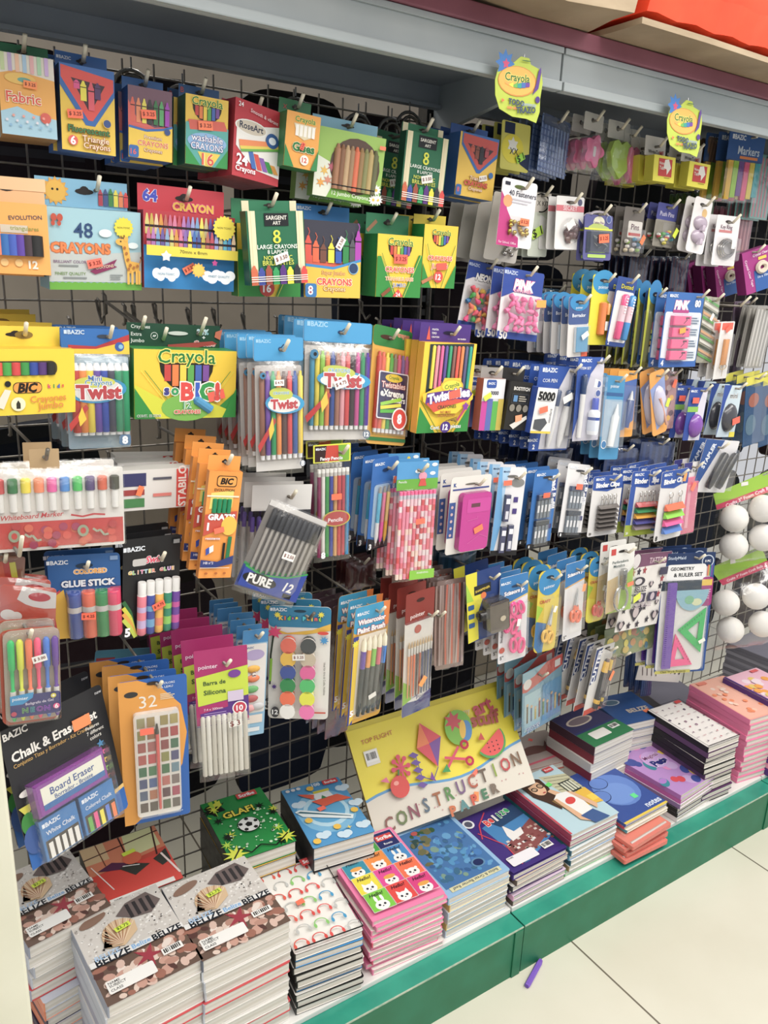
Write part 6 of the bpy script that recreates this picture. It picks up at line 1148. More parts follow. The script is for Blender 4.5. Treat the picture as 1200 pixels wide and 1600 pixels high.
def balls(q, lab, pos, hq, hp):
    it = It('foam_ball_bag', lab, 'foam ball bag', q, 1.12)
    it_h = it; h = it.b(); h.slab(hp, -.003, -.002, '#9cc83a', '#9cc83a'); h.d = -.0017
    (a0, b0), (a1, b1), (a2, b2), (a3, b3) = hp
    h.poly([(a0*.3+a3*.7, b0*.3+b3*.7), (a1*.3+a2*.7, b1*.3+b2*.7), (a2, b2), (a3, b3)], '#d02a5a')
    ang = math.degrees(math.atan2(-(b1-b0)*it.h, (a1-a0)*it.w)); cx, cy = (a0*.15+a3*.85+a1*.15+a2*.85)/2, (b0*.15+b3*.85+b1*.15+b2*.85)/2
    h.t('Crafts 3" Foam Craft Balls', cx, cy, .72*(a1-a0), '#f8dce4', rot=ang, bold=.03); h.rect(a0*.6+a1*.4, b0*.6+b1*.4, a0*.5+a1*.5, b0*.6+b1*.4+.05, '#ece8e0'); h.t('WARNING', a0*.2+a1*.8, b0*.3+b1*.7, .2, '#333', '#f4f0e8', rot=ang); it.part('header_card', h)
    for x, y in pos:
        g = it.b(); r = .036; n, m = 20, 12; V = []; fs = []
        for j in range(m+1):
            for i in range(n):
                t, p = math.pi*j/m, 2*math.pi*i/n; V.append(g.pt(x+r*math.sin(t)*math.cos(p)/it.w, y-r*math.cos(t)/it.h, r*math.sin(t)*math.sin(p)+.01))
        for j in range(m):
            for i in range(n): fs.append((j*n+i, (j+1)*n+i, (j+1)*n+(i+1) % n, j*n+(i+1) % n))
        g.add(V, fs, '#f0ece6'); it.part('foam_ball', g, PAPER, True)
    it.film(-.05, .12, 1.05, 1.03, .075, nx=10, ny=10, amp=.006); it.done(0, hook=None)
balls([(1118, 772), (1212, 745), (1222, 868), (1122, 873)], 'upper clear bag of white foam balls with lime header', [(.25, .4), (.72, .34), (.22, .78), (.7, .74)], 0, [(-.02, .04), (1.1, -.18), (1.1, .12), (.02, .26)])
balls([(1112, 882), (1200, 855), (1215, 1002), (1112, 1006)], 'lower clear bag of white foam balls with lime header', [(.2, .48), (.7, .47), (.25, .8), (.78, .8)], 0, [(.0, .08), (.85, -.06), (.98, .18), (.2, .3)])
# ================================================================ ROW 6
def row6():
    it = It('kids_paint_card', 'white card of twelve kids paint pots', 'paint pack', [(418, 946), (519, 949), (511, 1127), (421, 1119)], 1.12)
    b = it.card('#e6e3dc', r=.008); b.rslab(0, 0, 1, .18, .008, .0001, .0003, '#2380a8'); b.d = .0005; b.poly([(0, .18), (.3, .23), (.7, .2), (1, .14), (1, .2), (.6, .24), (.2, .24)], '#e8b83a'); b.ell(.5, .04, .1, '#123a50', .012); bazic(b, .18, .03, .22)
    for i, (ch, c) in enumerate(zip("Kid's Paint", ['#f0c83a', '#f06a3a', '#6ad04a', '#e84a9a', '#f0e04a', '#f00', '#4ad0e0', '#f0a03a', '#f0e04a', '#e85a5a', '#8ad04a'])):
        if ch != ' ': b.t(ch, .2+i*.062, .1, -.06, c, '#14405a', bold=.06)
    splash(b, .14, .07, .06, '#f0e03a'); splash(b, .84, .06, .06, '#f0e03a'); splash(b, .1, .22, .13, '#e02a6a'); splash(b, .9, .28, .08, '#3a90c8'); b.line([(.08, .25), (.04, .42), (.03, .68)], .003, '#1a2a1a'); b.line([(.05, .45), (.035, .65)], .004, '#8ac02a'); splash(b, .1, .7, .05, '#4a2a80'); b.t('Ideal for Arts & Crafts, Hobbies', .92, .62, .6, '#6a645c', rot=-89); b.ell(.12, .93, .07, '#3a3a40', .05); b.t('12', .12, .93, .1, '#fff', bold=.03); b.rect(.72, .92, .96, .935, '#c8503c'); b.ell(.88, .215, .09, '#d83a2a', .015); it.part('card', b)
    C = ['#e0604a', '#4a4e50', '#e8b83a', '#c8b8a0', '#2f4a98', '#e05a98', '#1f8a4a', '#4ac06a', '#f0683a', '#e8e83a', '#f2f0ea', '#f070b0']
    for k, c in enumerate(C):
        j, i = divmod(k, 2); x, y = .33+.32*i, .31+.117*j; g = it.b()
        n = 14; V = []; fs = []
        for (rr, dd) in ((1, .001), (1, .012), (1.12, .012), (1.12, .015), (0.0, .015)):
            for q in range(n): a = 2*math.pi*q/n; V.append(g.pt(x+.115*rr*math.cos(a), y+.062*rr*math.sin(a), dd))
        for q in range(4):
            for w in range(n): fs.append((q*n+w, (q+1)*n+w, (q+1)*n+(w+1) % n, q*n+(w+1) % n))
        g.add(V, fs, [c]*n+['#d8d0c8']*2*n+[c]*n); it.part('paint_pot', g, PLAS, True)
    it.sticker(.5, .4, '#f2efe6', .2, 3, '$ 3.25', d=.018); it.done(2, .035, hook=(.6, .07), white=False)
    it = It('brush_blister', 'long clear pack of dark red handled brushes', 'brush pack', [(520, 955), (560, 930), (541, 1145), (508, 1152)], 1.23)
    b = it.card('#5c4650', r=.004); it.part('card', b); it.sticks('brush', 3, .25, .9, .15, .85, ['#8a2030', '#7a2a34', '#6a2030'], .004, .003, [(0, .2, '#e8e4d8'), (.1, .9, '#e8e4d8'), (.12, 1, '#c0bab0'), (.3, 1, None), (1, .5, None)]); it.film(d=.012); it.done(3, .025, hook=(.5, .03))
    it = It('watercolor_brush_card', 'blue and yellow card of five watercolour brushes', 'brush pack', [(556, 952), (610, 935), (593, 1115), (541, 1134)], 1.1)
    b = it.card('#d8a22c', r=.008); b.rslab(0, 0, 1, .22, .006, .0001, .0003, '#2f98c4'); b.d = .0005; b.poly([(.8, 0), (1, 0), (1, .2), (.9, .22)], '#e07a2a'); bazic(b, .26, .06, .28); b.t('Watercolor', .5, .13, .8, '#f4f4f4', '#c84a4a', bold=.05); b.t('Paint Brush', .5, .2, .8, '#f4f4f4', '#c84a4a', bold=.05); b.rect(.15, .24, .95, .92, '#e8dcc8'); b.poly([(0, .24), (.14, .24), (.14, 1), (.0, 1)], '#2a3a90'); b.poly([(.02, .3), (.16, .26), (.16, .95), (.05, 1)], '#e8c42e'); splash(b, .06, .3, .1, '#e8e03a'); b.t('5', .1, .9, .1, '#fff', '#c84a2a', bold=.05); it.part('card', b)
    for i, c in enumerate(['#6a4aa8', '#f09a3a', '#7ac83a', '#d84a6a', '#3a80d0']): g = it.b(); x = .26+.15*i; g.lathe(x+.03, .26, x, .93, .0052, .005, [(0, .2, '#f4ecd0'), (.06, .9, '#f4ecd0'), (.16, 1, c), (.38, 1, '#3e4648'), (.9, .9, '#3e4648'), (1, .6, '#3e4648')], 10); it.part('brush', g, PLAS, True)
    it.film(.12, .2, .98, .96, .012); it.sticker(.55, .76, '#e8e4da', .22, 15, None, d=.0145); it.done(2, .03, hook=(.6, .05))
    it = It('artist_brush_pack', 'dark red headed pack of artist brushes', 'brush pack', [(636, 930), (679, 916), (672, 1102), (627, 1123)], 1.09)
    b = it.card('#8a2a20', y1=.24); b.t('pointer', .42, .19, .5, '#f0dcd8', rot=2); b.ell(.5, .07, .14, '#3a1410', .015); it.part('header_card', b)
    k = it.b(); k.rslab(0, .22, 1, 1, .004, -.0015, -.0005, '#dcd6cc'); k.d = 0; k.ell(.45, .3, .12, '#b84a2a'); k.poly([(0, .9), (1, .8), (1, 1), (0, 1)], '#2a3a80'); k.poly([(0, .88), (.5, .86), (1, .74), (1, .84), (.5, .9)], '#e8e4e0'); k.poly([(0, .7), (.25, .75), (.3, .87), (0, .9)], '#8ac02a'); k.d = .0095; k.t('Pinceles', .62, .84, .5, '#4a3a70', rot=6); k.t('artisticos', .62, .88, .56, '#4a3a70', rot=6); it.part('backing', k)
    it.sticks('brush', 9, .08, .96, .38, .84, ['#e8a06a', '#d8784a', '#e8682f', '#3a2a30', '#b84a20', '#2a3a70', '#222850', '#3a4a80', '#22284a'], .003, .0024, [(0, .2, '#c8a878'), (.1, 1, '#d8d4cc'), (.24, .9, None), (1, .5, None)]); it.film(y0=.22); it.sticker(.55, .72, '#ffa04a', .3, 50, None, d=.012); it.done(3, .03, hook=(.8, .2))
    it = It('twist_tie_bag', 'clear bag of brown craft sticks on hook', 'craft pack', [(682, 908), (728, 902), (724, 1040), (680, 1047)], 1.14)
    b = it.card('#8a6e64'); r = random.Random(3); [b.line([(x, .05), (x+r.uniform(-.05, .05), .5), (x, .95)], .004, ['#a88a80', '#6a4a40', '#b8a098', '#c85a3a'][int(x*20) % 4]) for x in [i/14 for i in range(14)]]; it.part('card', b); it.film(d=.014, amp=.004); it.done(5, .025, hook=(.0, .35))
    it = It('sharpener_card', 'yellow and navy card with black pencil sharpener', 'sharpener pack', [(728, 897), (781, 884), (786, 985), (731, 1008)], 1.11)
    b = it.card('#1c3c7c', r=.003); b.poly([(0, 0), (.32, 0), (.3, .25), (.5, .35), (.3, .6), (.3, .98), (0, 1)], '#e6dc24'); b.poly([(0, .12), (.2, .4), (.0, .4)], '#a8d03a'); b.rect(.22, .2, .7, .33, '#26282a'); b.t('SHARPENER', .46, .27, .42, '#e8c83a', rot=5, bold=.03); b.ell(.48, .36, .08, '#e8762a'); [b.rr(.03, .45+.13*k, .2, .52+.13*k, .002, '#2a5a90') for k in range(3)]; it.part('card', b)
    g = it.b(); g.rslab(.42, .42, .98, .86, .006, .002, .028, '#4a3c30', '#2a221c'); g.lathe(.2, .6, .42, .6, .011, .014, [(0, .8, '#1c1a18'), (.1, 1, '#1c1a18'), (1, 1, '#1c1a18')], 14); g.d = .029; g.ell(.78, .68, .08, '#c8b89a', .04); it.part('pencil_sharpener', g, PLAS, True); it.blister(.16, .38, 1.0, .9, .034); it.done(1, .04, hook=(.68, .12))
    def scis(it, x, y, c, a, L=.9, nm='scissors', k=1.):
        g = it.b(); ca, sa = math.cos(a), math.sin(a)
        def q(u, v): X, Y = u*k*it.w, v*k*it.w; return (x+(X*ca-Y*sa)/it.w, y+(X*sa+Y*ca)/it.h)
        g.slab([q(-.1, -.0), q(0, -L), q(.07, 0)], .003, .0045, '#b8bcc0'); g.slab([q(.1, -.0), q(.03, -L), q(-.05, 0)], .005, .0062, '#c8ccd0')
        g.slab([q(-.16, .3), q(-.1, 0), q(.1, 0), q(.16, .3), q(0, .22)], .003, .0075, c)
        for s_, dy in ((-1, 0), (1, .08)):
            cx, cy = q(.17*s_, .5+dy); g.ring(cx, cy, .12*k, .24*k*it.w/it.h, .0038, .006, c, 18, 6, a+.12*s_)
        g.ell(*q(0, 0), .035, '#888', d=.0085); it.part(nm, g, PLAS, True)
    it = It('pink_scissors_card', 'blue headed white card of two pink scissors', 'scissors pack', [(783, 904), (824, 894), (823, 1025), (776, 1039)], 1.1)
    b = it.card('#e6e4e6', r=.004); b.poly([(0, 0), (1, 0), (1, .24), (0, .33)], '#2a7ab8'); b.line([(0, .335), (1, .245)], .003, '#e8c86a'); bazic(b, .24, .07, .28); b.t('Scissors jr.', .52, .19, .74, '#f4f4f8', '#1a3a80', bold=.05, rot=3); b.t('5"', .12, .93, .12, '#222'); b.t('Student', .1, .68, .36, '#333', rot=88); b.ell(.12, .84, .1, '#c85a4a', .035); b.ell(.58, .12, .18, '#153a60', .015); it.part('card', b)
    scis(it, .66, .52, '#f0308a', math.pi*.93, .55, 'scissors', .75); scis(it, .42, .32+.08, '#f0308a', .15, .2, 'scissors', .8); scis(it, .62, .64, '#f0308a', .02, .6, 'scissors', .85)
    it.blister(.1, .3, .98, .95, .013); it.sticker(.55, .52, '#f4f2ee', .22, 80, None, d=.0145); it.done(3, .025, hook=(.6, .1))
    def craft(q, lab, Y, c1, hc, n):
        it = It('craft_scissors_card', lab, 'scissors pack', q, Y); b = it.card('#e2c93a', r=.012); b.poly([(0, .6), (.5, .65), (.4, 1), (.2, 1), (0, .92)], c1); b.poly([(0, .4), (.3, .45), (.0, .62)], '#a8d03a'); b.ell(.5, .14, .5, '#2a88c0', .16); b.ell(.5, .08, .18, '#14344c', .02); b.t('pointer', .5, .2, .5, '#e8f0f8', rot=5); b.t('CRAFT', .36, .37, .5, '#c8502a', bold=.03); it.part('card', b); scis(it, .58, .66, hc, .12, .9, 'scissors', .85); it.blister(.1, .3, .98, .96, .013); it.sticker(.66, .45, '#f2f0ea', .24, 70, None, d=.0145); it.done(n, .028, hook=(.55, .08)); return it
    craft([(844, 893), (876, 889), (868, 1014), (832, 1022)], 'yellow scissors on rounded blue and yellow card', 1.1, '#3a78b0', '#f0bc2a', 3)
    it = It('orange_scissors_card', 'blue headed white card of orange scissors', 'scissors pack', [(885, 884), (915, 872), (908, 993), (878, 1002)], 1.1)
    b = it.card('#e4e2e2', r=.004); b.poly([(0, 0), (1, 0), (1, .24), (0, .3)], '#2a7ab8'); b.line([(0, .305), (1, .245)], .003, '#e8b03a'); b.t('Scissors jr.', .52, .15, .84, '#f4f4f8', '#1a3a80', bold=.05, rot=3); b.t('5"', .12, .95, .14, '#222'); it.part('card', b); scis(it, .55, .55, '#f0683a', .05, .8, 'scissors', .85); it.blister(.1, .26, .98, .9, .013); it.sticker(.75, .32, '#ff9a5a', .3, 80, None, d=.0145); it.done(3, .028, hook=(.55, .08))
    craft([(922, 872), (950, 868), (943, 968), (914, 975)], 'red scissors on blue and yellow rounded card', 1.11, '#e8e04a', '#e0402c', 2)
    it = It('hole_punch_card', 'white and lime card of chrome hole punch', 'hole punch pack', [(951, 855), (994, 848), (984, 952), (947, 959)], 1.07)
    b = it.card('#e8e6e0', r=.004); b.poly([(.6, .5), (1, .35), (1, 1), (0, 1), (0, .95), (.5, .9)], '#9ac040'); b.poly([(.0, .5), (.4, .45), (.5, .95), (0, 1)], '#d0b88a'); b.rect(.08, .04, .26, .13, '#c83a34'); b.t('Perforadora', .46, .24, .62, '#5a6a68'); b.t('Metalica', .42, .3, .44, '#5a6a68'); b.ell(.52, .09, .17, '#23201e', .02); it.part('card', b)
    g = it.b(); P = [(.42, .4), (.52, .3), (.62, .4), (.62, .55), (.78, .75), (.8, .95), (.66, 1.0), (.3, 1.0), (.2, .93), (.4, .55)]
    g.ring(.48, .78, .26, .18, .003, .008, '#c8c8c4', 20, 6); g.box(.44, .34, .62, .58, .004, .014, '#a8a8a4', ch=.002); g.lathe(.46, .4, .44, .62, .003, .016, [(0, 1, '#888'), (1, 1, '#888')]); it.part('hole_punch', g, METAL, True); it.blister(.08, .3, .95, .97, .018); it.sticker(.68, .55, '#ff7a50', .24, 10, None, d=.0195); it.done(1, .03, hook=(.6, .08))
    it = It('tattoo_sheet', 'white temporary tattoo sheet with hearts and stars', 'tattoo sheet', [(990, 868), (1046, 860), (1030, 975), (956, 988)], 1.1, sp=5, sy=14)
    b = it.card('#ebe5df', r=.001); b.poly([(0, 0), (1, 0), (1, .15), (0, .18)], '#7a4a68'); b.t('TATTOO', .68, .1, .42, '#d8c0c8', bold=.02); badge(b, .16, .09, .09, '#e0d8d8', ring='#5a3a4a'); D = '#3a3440'; Rd = '#a83a44'
    for x, y, c in ((.14, .24, Rd), (.27, .23, D), (.4, .22, Rd), (.88, .36, Rd), (.87, .46, D), (.86, .57, Rd), (.58, .72, D), (.1, .72, D), (.28, .94, D), (.48, .94, D), (.7, .9, D)): b.star(x, y, .055, c, 5, .45)
    for x, y in ((.3, .36),): b.ell(x, y, .15, D, .06); b.ell(x, y, .08, '#d8d0d0', .04)
    for x, y, k in ((.62, .42, .06), (.38, .78, .15), (.85, .68, .05), (.86, .86, .1), (.08, .92, .09)):
        b.poly([(x-k, y-k*.3), (x-k*.5, y-k*.75), (x, y-k*.4), (x+k*.5, y-k*.75), (x+k, y-k*.3), (x, y+k*.8)], D); b.ell(x, y-.01, k*.45, '#c8b8b8')
    for x in (.06, .3, .58): b.rect(x, .52, x+.22, .64, '#3a3450'); b.ell(x+.11, .58, .05, '#c8b8c0')
    b.t('BELIZE', .36, .46, .28, D, bold=.02); b.t('I LOVE BELIZE', .45, .68, .5, '#b8a8b0'); b.rect(.74, .2, .95, .3, '#3a3450'); b.line([(.74, .2), (.77, .37)], .001, D); it.part('sheet', b); it.sticker(.32, .57, '#e8f040', .16, 20, None); it.done(1, .025, hook=(.6, .1))
    it = It('sticker_sheet', 'green printed sticker sheet under tattoo sheet', 'sticker pack', [(944, 985), (1030, 962), (1030, 1010), (944, 1032)], 1.14)
    b = it.card('#84935e', r=.001); r = random.Random(6); [b.ell(r.uniform(.08, .92), r.uniform(.2, .85), r.uniform(.03, .06), ['#d8b84a', '#c88a4a', '#5a8aa0', '#e8d84a', '#4a7a4a', '#a85a3a'][i % 6], .12) for i in range(22)]; it.part('sheet', b); it.film(d=.008); it.done(2, .03, hook=(.3, .9), sx=.002)
    it = It('geometry_set', 'blue and white geometry ruler set', 'ruler pack', [(1037, 866), (1118, 862), (1101, 1051), (1022, 1050)], 1.08)
    b = it.card('#1f4c90', r=.006); b.rr(.01, .1, .93, .985, .01, '#e2dfdc'); b.rect(0, 0, 1, .09, '#1d3560'); b.t('StudyMaid', .26, .04, .34, '#c8d4e4'); badge(b, .86, .07, .1, '#1d3560', '5 PC', ring='#c8d4e4'); b.rr(.08, .09, .84, .22, .008, '#ecebea'); b.t('GEOMETRY', .38, .125, .46, '#25282c', bold=.03); b.t('& RULER SET', .5, .175, .56, '#25282c', bold=.03); b.rect(.0, .22, .9, .3, '#2a3a48'); b.rr(.78, .2, 1, .44, .008, '#a02a78'); b.rect(.78, .22, .98, .27, '#e8c03a'); greek(b, .84, .3, .97, 5, '#e8a8d0', .008); [b.rect(.86+.02*i, .1, .875+.02*i, .19, c) for i, c in enumerate(['#d84a3a', '#e8a83a', '#4a9a4a', '#3a6ab0', '#8a4aa0'])]; b.rect(0, .975, .7, 1, '#c8c060'); b.t('Class Work Projects', .36, .988, .5, '#3a3a2a'); it.part('card', b)
    def tri(pts, c, nm):
        g = it.b(); cx = sum(p[0] for p in pts)/3; cy = sum(p[1] for p in pts)/3; inn = [(cx+(x-cx)*.42, cy+(y-cy)*.42) for x, y in pts]
        V = [g.pt(x, y, d) for d in (.003, .0055) for x, y in pts+inn]; fs = []
        for i in range(3):
            j = (i+1) % 3; fs += [(i, j, 3+j, 3+i), (6+i, 6+3+i, 6+3+j, 6+j), (i, 6+i, 6+j, j), (3+i, 3+j, 9+j, 9+i)]
        g.add(V, fs, c); g.d = .0057
        for k in range(10): g.rect(pts[0][0]+(pts[1][0]-pts[0][0])*(k+1)/12-.004, pts[0][1]+(pts[1][1]-pts[0][1])*(k+1)/12+.01, pts[0][0]+(pts[1][0]-pts[0][0])*(k+1)/12+.004, pts[0][1]+(pts[1][1]-pts[0][1])*(k+1)/12+.025, '#20342a')
        it.part(nm, g, PLAS)
    tri([(.38, .63), (.9, .45), (.86, .83)], '#1fb85a', 'green_set_square'); tri([(.34, .66), (.72, .93), (.26, .94)], '#f03a88', 'pink_set_square')
    g = it.b(); g.rslab(.1, .23, .28, .95, .002, .006, .0085, '#6a3aa8'); g.d = .0086; [g.rect(.11, .25+.017*k, .15, .253+.017*k, '#3a2070') for k in range(40)]; it.part('purple_ruler', g, PLAS)
    g = it.b(); n = 20; P = [(.6+.32*math.cos(math.pi*i/n), .3+.17*math.sin(math.pi*i/n)) for i in range(n+1)]; g.slab(P, .003, .0045, '#8ab8c8'); g.d = .0047; g.ell(.7, .4, .1, '#d8dcb0', .03); g.ell(.55, .38, .09, '#7ab890', .035); it.part('protractor', g, PLAS)
    it.blister(.04, .21, .93, .97, .011); it.sticker(.84, .72, '#eef0e4', .13, 30, None, d=.0125); it.done(2, .03, hook=(.6, .03), tip=.02)
    it = It('toy_sticker_pack', 'sky blue sticker pack with red label', 'sticker pack', [(818, 1056), (878, 1018), (877, 1118), (814, 1150)], 1.18)
    b = it.card('#7aa8bc', r=.001); b.poly([(0, 0), (1, 0), (1, .18), (.1, .32), (0, .3)], '#c8483c'); b.poly([(0, 0), (.6, 0), (.3, .12), (0, .16)], '#8ab8c8'); b.rect(.8, .05, .94, .16, '#e8e4e0'); badge(b, .12, .2, .1, '#e8e4dc'); b.rect(.05, .36, .45, .95, '#a8ccd4'); b.rect(.5, .34, .97, .93, '#5a9ac4')
    for i in range(9): x = .12+.1*i; b.rect(x-.02, .55+.05*(i % 3), x+.02, .82, ['#6a5a3a', '#3a5a8a', '#c8b03a', '#8a4a3a', '#5a8a4a'][i % 5]); b.ell(x, .53+.05*(i % 3), .03, '#d8b48a')
    b.t('TOYS', .25, .93, .34, '#3a5a90', '#fff'); it.part('card', b); it.film(d=.006); it.done(3, .03, hook=(.4, .12))
    it = It('cutter_card', 'white and blue card of yellow black cutter knife', 'cutter pack', [(937, 1012), (958, 1004), (941, 1104), (907, 1121)], 1.12)
    b = it.card('#e2dfda', r=.003); b.poly([(.0, .03), (.35, .02), (.3, .5), (.0, .55)], '#24407c'); b.t('CUTTER', .18, .28, 1.05, '#f0f0f4', rot=82, bold=.05); b.rect(0, .92, 1, 1, '#c8452c'); b.ell(.6, .05, .16, '#3a3a3a', .015); it.part('card', b)
    for x, c, k in ((.6, '#e8b62a', 1.3), (.88, '#e8c83a', .8)): g = it.b(); g.lathe(x+.02, .2, x-.1, .93, .0062*k, .006, [(0, .5, '#555'), (.05, .8, c), (.25, 1, c), (.26, 1, '#2c2e32'), (.8, 1, '#2c2e32'), (.81, 1.05, c), (.88, 1.05, c), (.89, 1, '#2c2e32'), (1, .8, '#2c2e32')], 8); it.part('cutter_knife', g, PLAS, True)
    it.blister(.32, .12, .98, .95, .015); it.sticker(.85, .45, '#ff8a4a', .3, 60, None, d=.016); it.done(5, .026, hook=(.6, .05), sx=-.003)
    it = It('dotted_card', 'white card with black dots under the ruler set', 'card pack', [(998, 1030), (1066, 1036), (1062, 1068), (996, 1062)], 1.22)
    b = it.card('#dcd8d0', r=.001); [b.ell(.55+.1*i, .5, .02, '#2a2a30') for i in range(5)]; [b.line([(.08+.1*i, .35), (.12+.1*i, .75)], .003, '#3a2a30') for i in range(4)]; it.part('card', b); it.done(0, hook=None)
row6()
longp([(880, 935), (893, 935), (886, 1010), (872, 1008)], 2, 'grey card of small parts behind orange scissors', '#8a867c', '#6a665e', 'grey_part_card', 'card pack', 1.24)
longp([(1010, 980), (1028, 985), (1018, 1090), (1000, 1085)], 3, 'blue printed strip card behind sticker sheets', '#2f4f8a', '#5a7ab0', 'blue_strip_card', 'card pack', 1.27)
longp([(540, 880), (590, 870), (585, 915), (540, 925)], 2, 'dark red card hanging behind the brushes', '#4a1a1c', '#5a2226', 'dark_red_card', 'card pack', 1.3)
longp([(240, 985), (330, 965), (335, 1050), (245, 1065)], 2, 'magenta card hanging behind the silicone bags', '#7a1440', '#8a1a4a', 'magenta_card', 'card pack', 1.3)
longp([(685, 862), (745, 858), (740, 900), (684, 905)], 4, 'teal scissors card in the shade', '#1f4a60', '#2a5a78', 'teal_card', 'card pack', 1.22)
longp([(1000, 690), (1055, 690), (1050, 735), (998, 735)], 6, 'navy card row above the binder clips', '#1c3466', '#24427c', 'navy_card', 'card pack', 1.18, .03)
longp([(840, 700), (895, 700), (890, 735), (838, 735)], 4, 'dark navy card row above the lead refills', '#1a2c54', '#22386a', 'dark_navy_card', 'card pack', 1.2, .03)
longp([(945, 700), (1000, 700), (995, 740), (943, 740)], 5, 'deep blue card row above grey binder clips', '#1c3468', '#26447c', 'deep_blue_card', 'card pack', 1.19, .03)
longp([(985, 495), (1002, 495), (990, 580), (975, 580)], 3, 'olive card of small goods in third row', '#5a5a30', '#7a7a40', 'olive_card', 'card pack', 1.25)
longp([(850, 450), (885, 455), (876, 540), (842, 538)], 3, 'teal headed grey card behind the clear eraser', '#2a5a78', '#6a7078', 'teal_grey_card', 'card pack', 1.28)
# ================================================================ NOTEBOOKS
PG = ['#e8e2d6', '#efeae0', '#ded8cc', '#f2eee6', '#e4ddd0']
def stack(name, label, cat, q, zt, n, art, edge, below=None, z0=ZS, spine=None, jit=.003, over=None, group=None, world=None):
    """a pile of n notebooks; q = the four corners of the top cover (back left, back right, front right, front left)"""
    P = np.array([atz(a, b, zt) for a, b in q]) if world is None else world; c = P.mean(0)
    w = (np.linalg.norm(P[1]-P[0])+np.linalg.norm(P[2]-P[3]))/2; d = (np.linalg.norm(P[3]-P[0])+np.linalg.norm(P[2]-P[1]))/2
    v = (P[2]-P[3])+(P[1]-P[0]); v2 = (P[0]-P[3])+(P[1]-P[2]); ang = (math.atan2(v[1], v[0])+math.atan2(-v2[0], v2[1]))/2
    if over: w, d = over
    th = (zt-z0)/n; r = random.Random(len(label)+n)
    def pages():
        b = B(w, d, True); b.box(.012, .01, .985, .99, .0012, th-.0012, PG[0]); m = max(2, int(th/.0022))
        for i in range(m):
            z = .0014+(th-.003)*i/m; c_ = PG[(i*3+n) % 5]
            y0 = (.5-.9915)*d; x0, x1 = -.485*w, .484*w
            b.add([(x0, y0, z), (x1, y0, z), (x1, y0, z+(th-.003)/m*.8), (x0, y0, z+(th-.003)/m*.8)], [(0, 1, 2, 3)], c_)
            xr = .487*w; b.add([(xr, -.48*d, z), (xr, .48*d, z), (xr, .48*d, z+(th-.003)/m*.8), (xr, -.48*d, z+(th-.003)/m*.8)], [(0, 1, 2, 3)], c_)
        return b.mesh('pages', PAPER)
    def cover(c, sp, fn=None):
        b = B(w, d, True); b.rslab(0, 0, 1, 1, .004, th-.0012, th, c, edge if edge else c); b.rslab(0, 0, 1, 1, .004, 0, .0012, c, edge or c)
        b.box(-.004, 0, .012, 1, .0006, th-.0003, sp or c); b.d = th+.0001
        if fn: fn(b)
        return b.mesh('cover', CARD)
    pm = pages(); mids = {}
    for i in range(n):
        top = i == n-1; cc = '#e8e4dc'; sp = spine
        if not top:
            bl = below or [(edge or '#ddd', spine)]; cc, sp = bl[(n-2-i) % len(bl)]
        if top: cm = cover(getattr(art, 'bg', '#e8e4dc'), sp, art)
        else:
            if (cc, sp) not in mids: mids[(cc, sp)] = cover(cc, sp)
            cm = mids[(cc, sp)]
        root = obj(name, None); j = 0 if top else jit
        root.location = (c[0]+r.uniform(-j, j), c[1]+r.uniform(-j, j), z0+th*i); root.rotation_euler = (0, 0, ang+r.uniform(-1, 1)*j*6)
        obj('cover', cm, root); obj('pages', pm, root)
        k = n-1-i
        tag(root, label+(', topmost of its stack' if k == 0 and n > 1 else '') if k == 0 else 'notebook '+ORD[min(k, 16)]+' from the top, under the '+' '.join(label.split(' ')[:8]), cat, (group or 'notebook stack: '+' '.join(label.split(' ')[:5])) if n > 1 else None)
    print('STK', name, [round(float(x), 3) for x in (c[0], c[1], w, d, math.degrees(ang))])
    return P
def A_(bg):
    def deco(f): f.bg = bg; return f
    return deco
rs = random.Random(12)
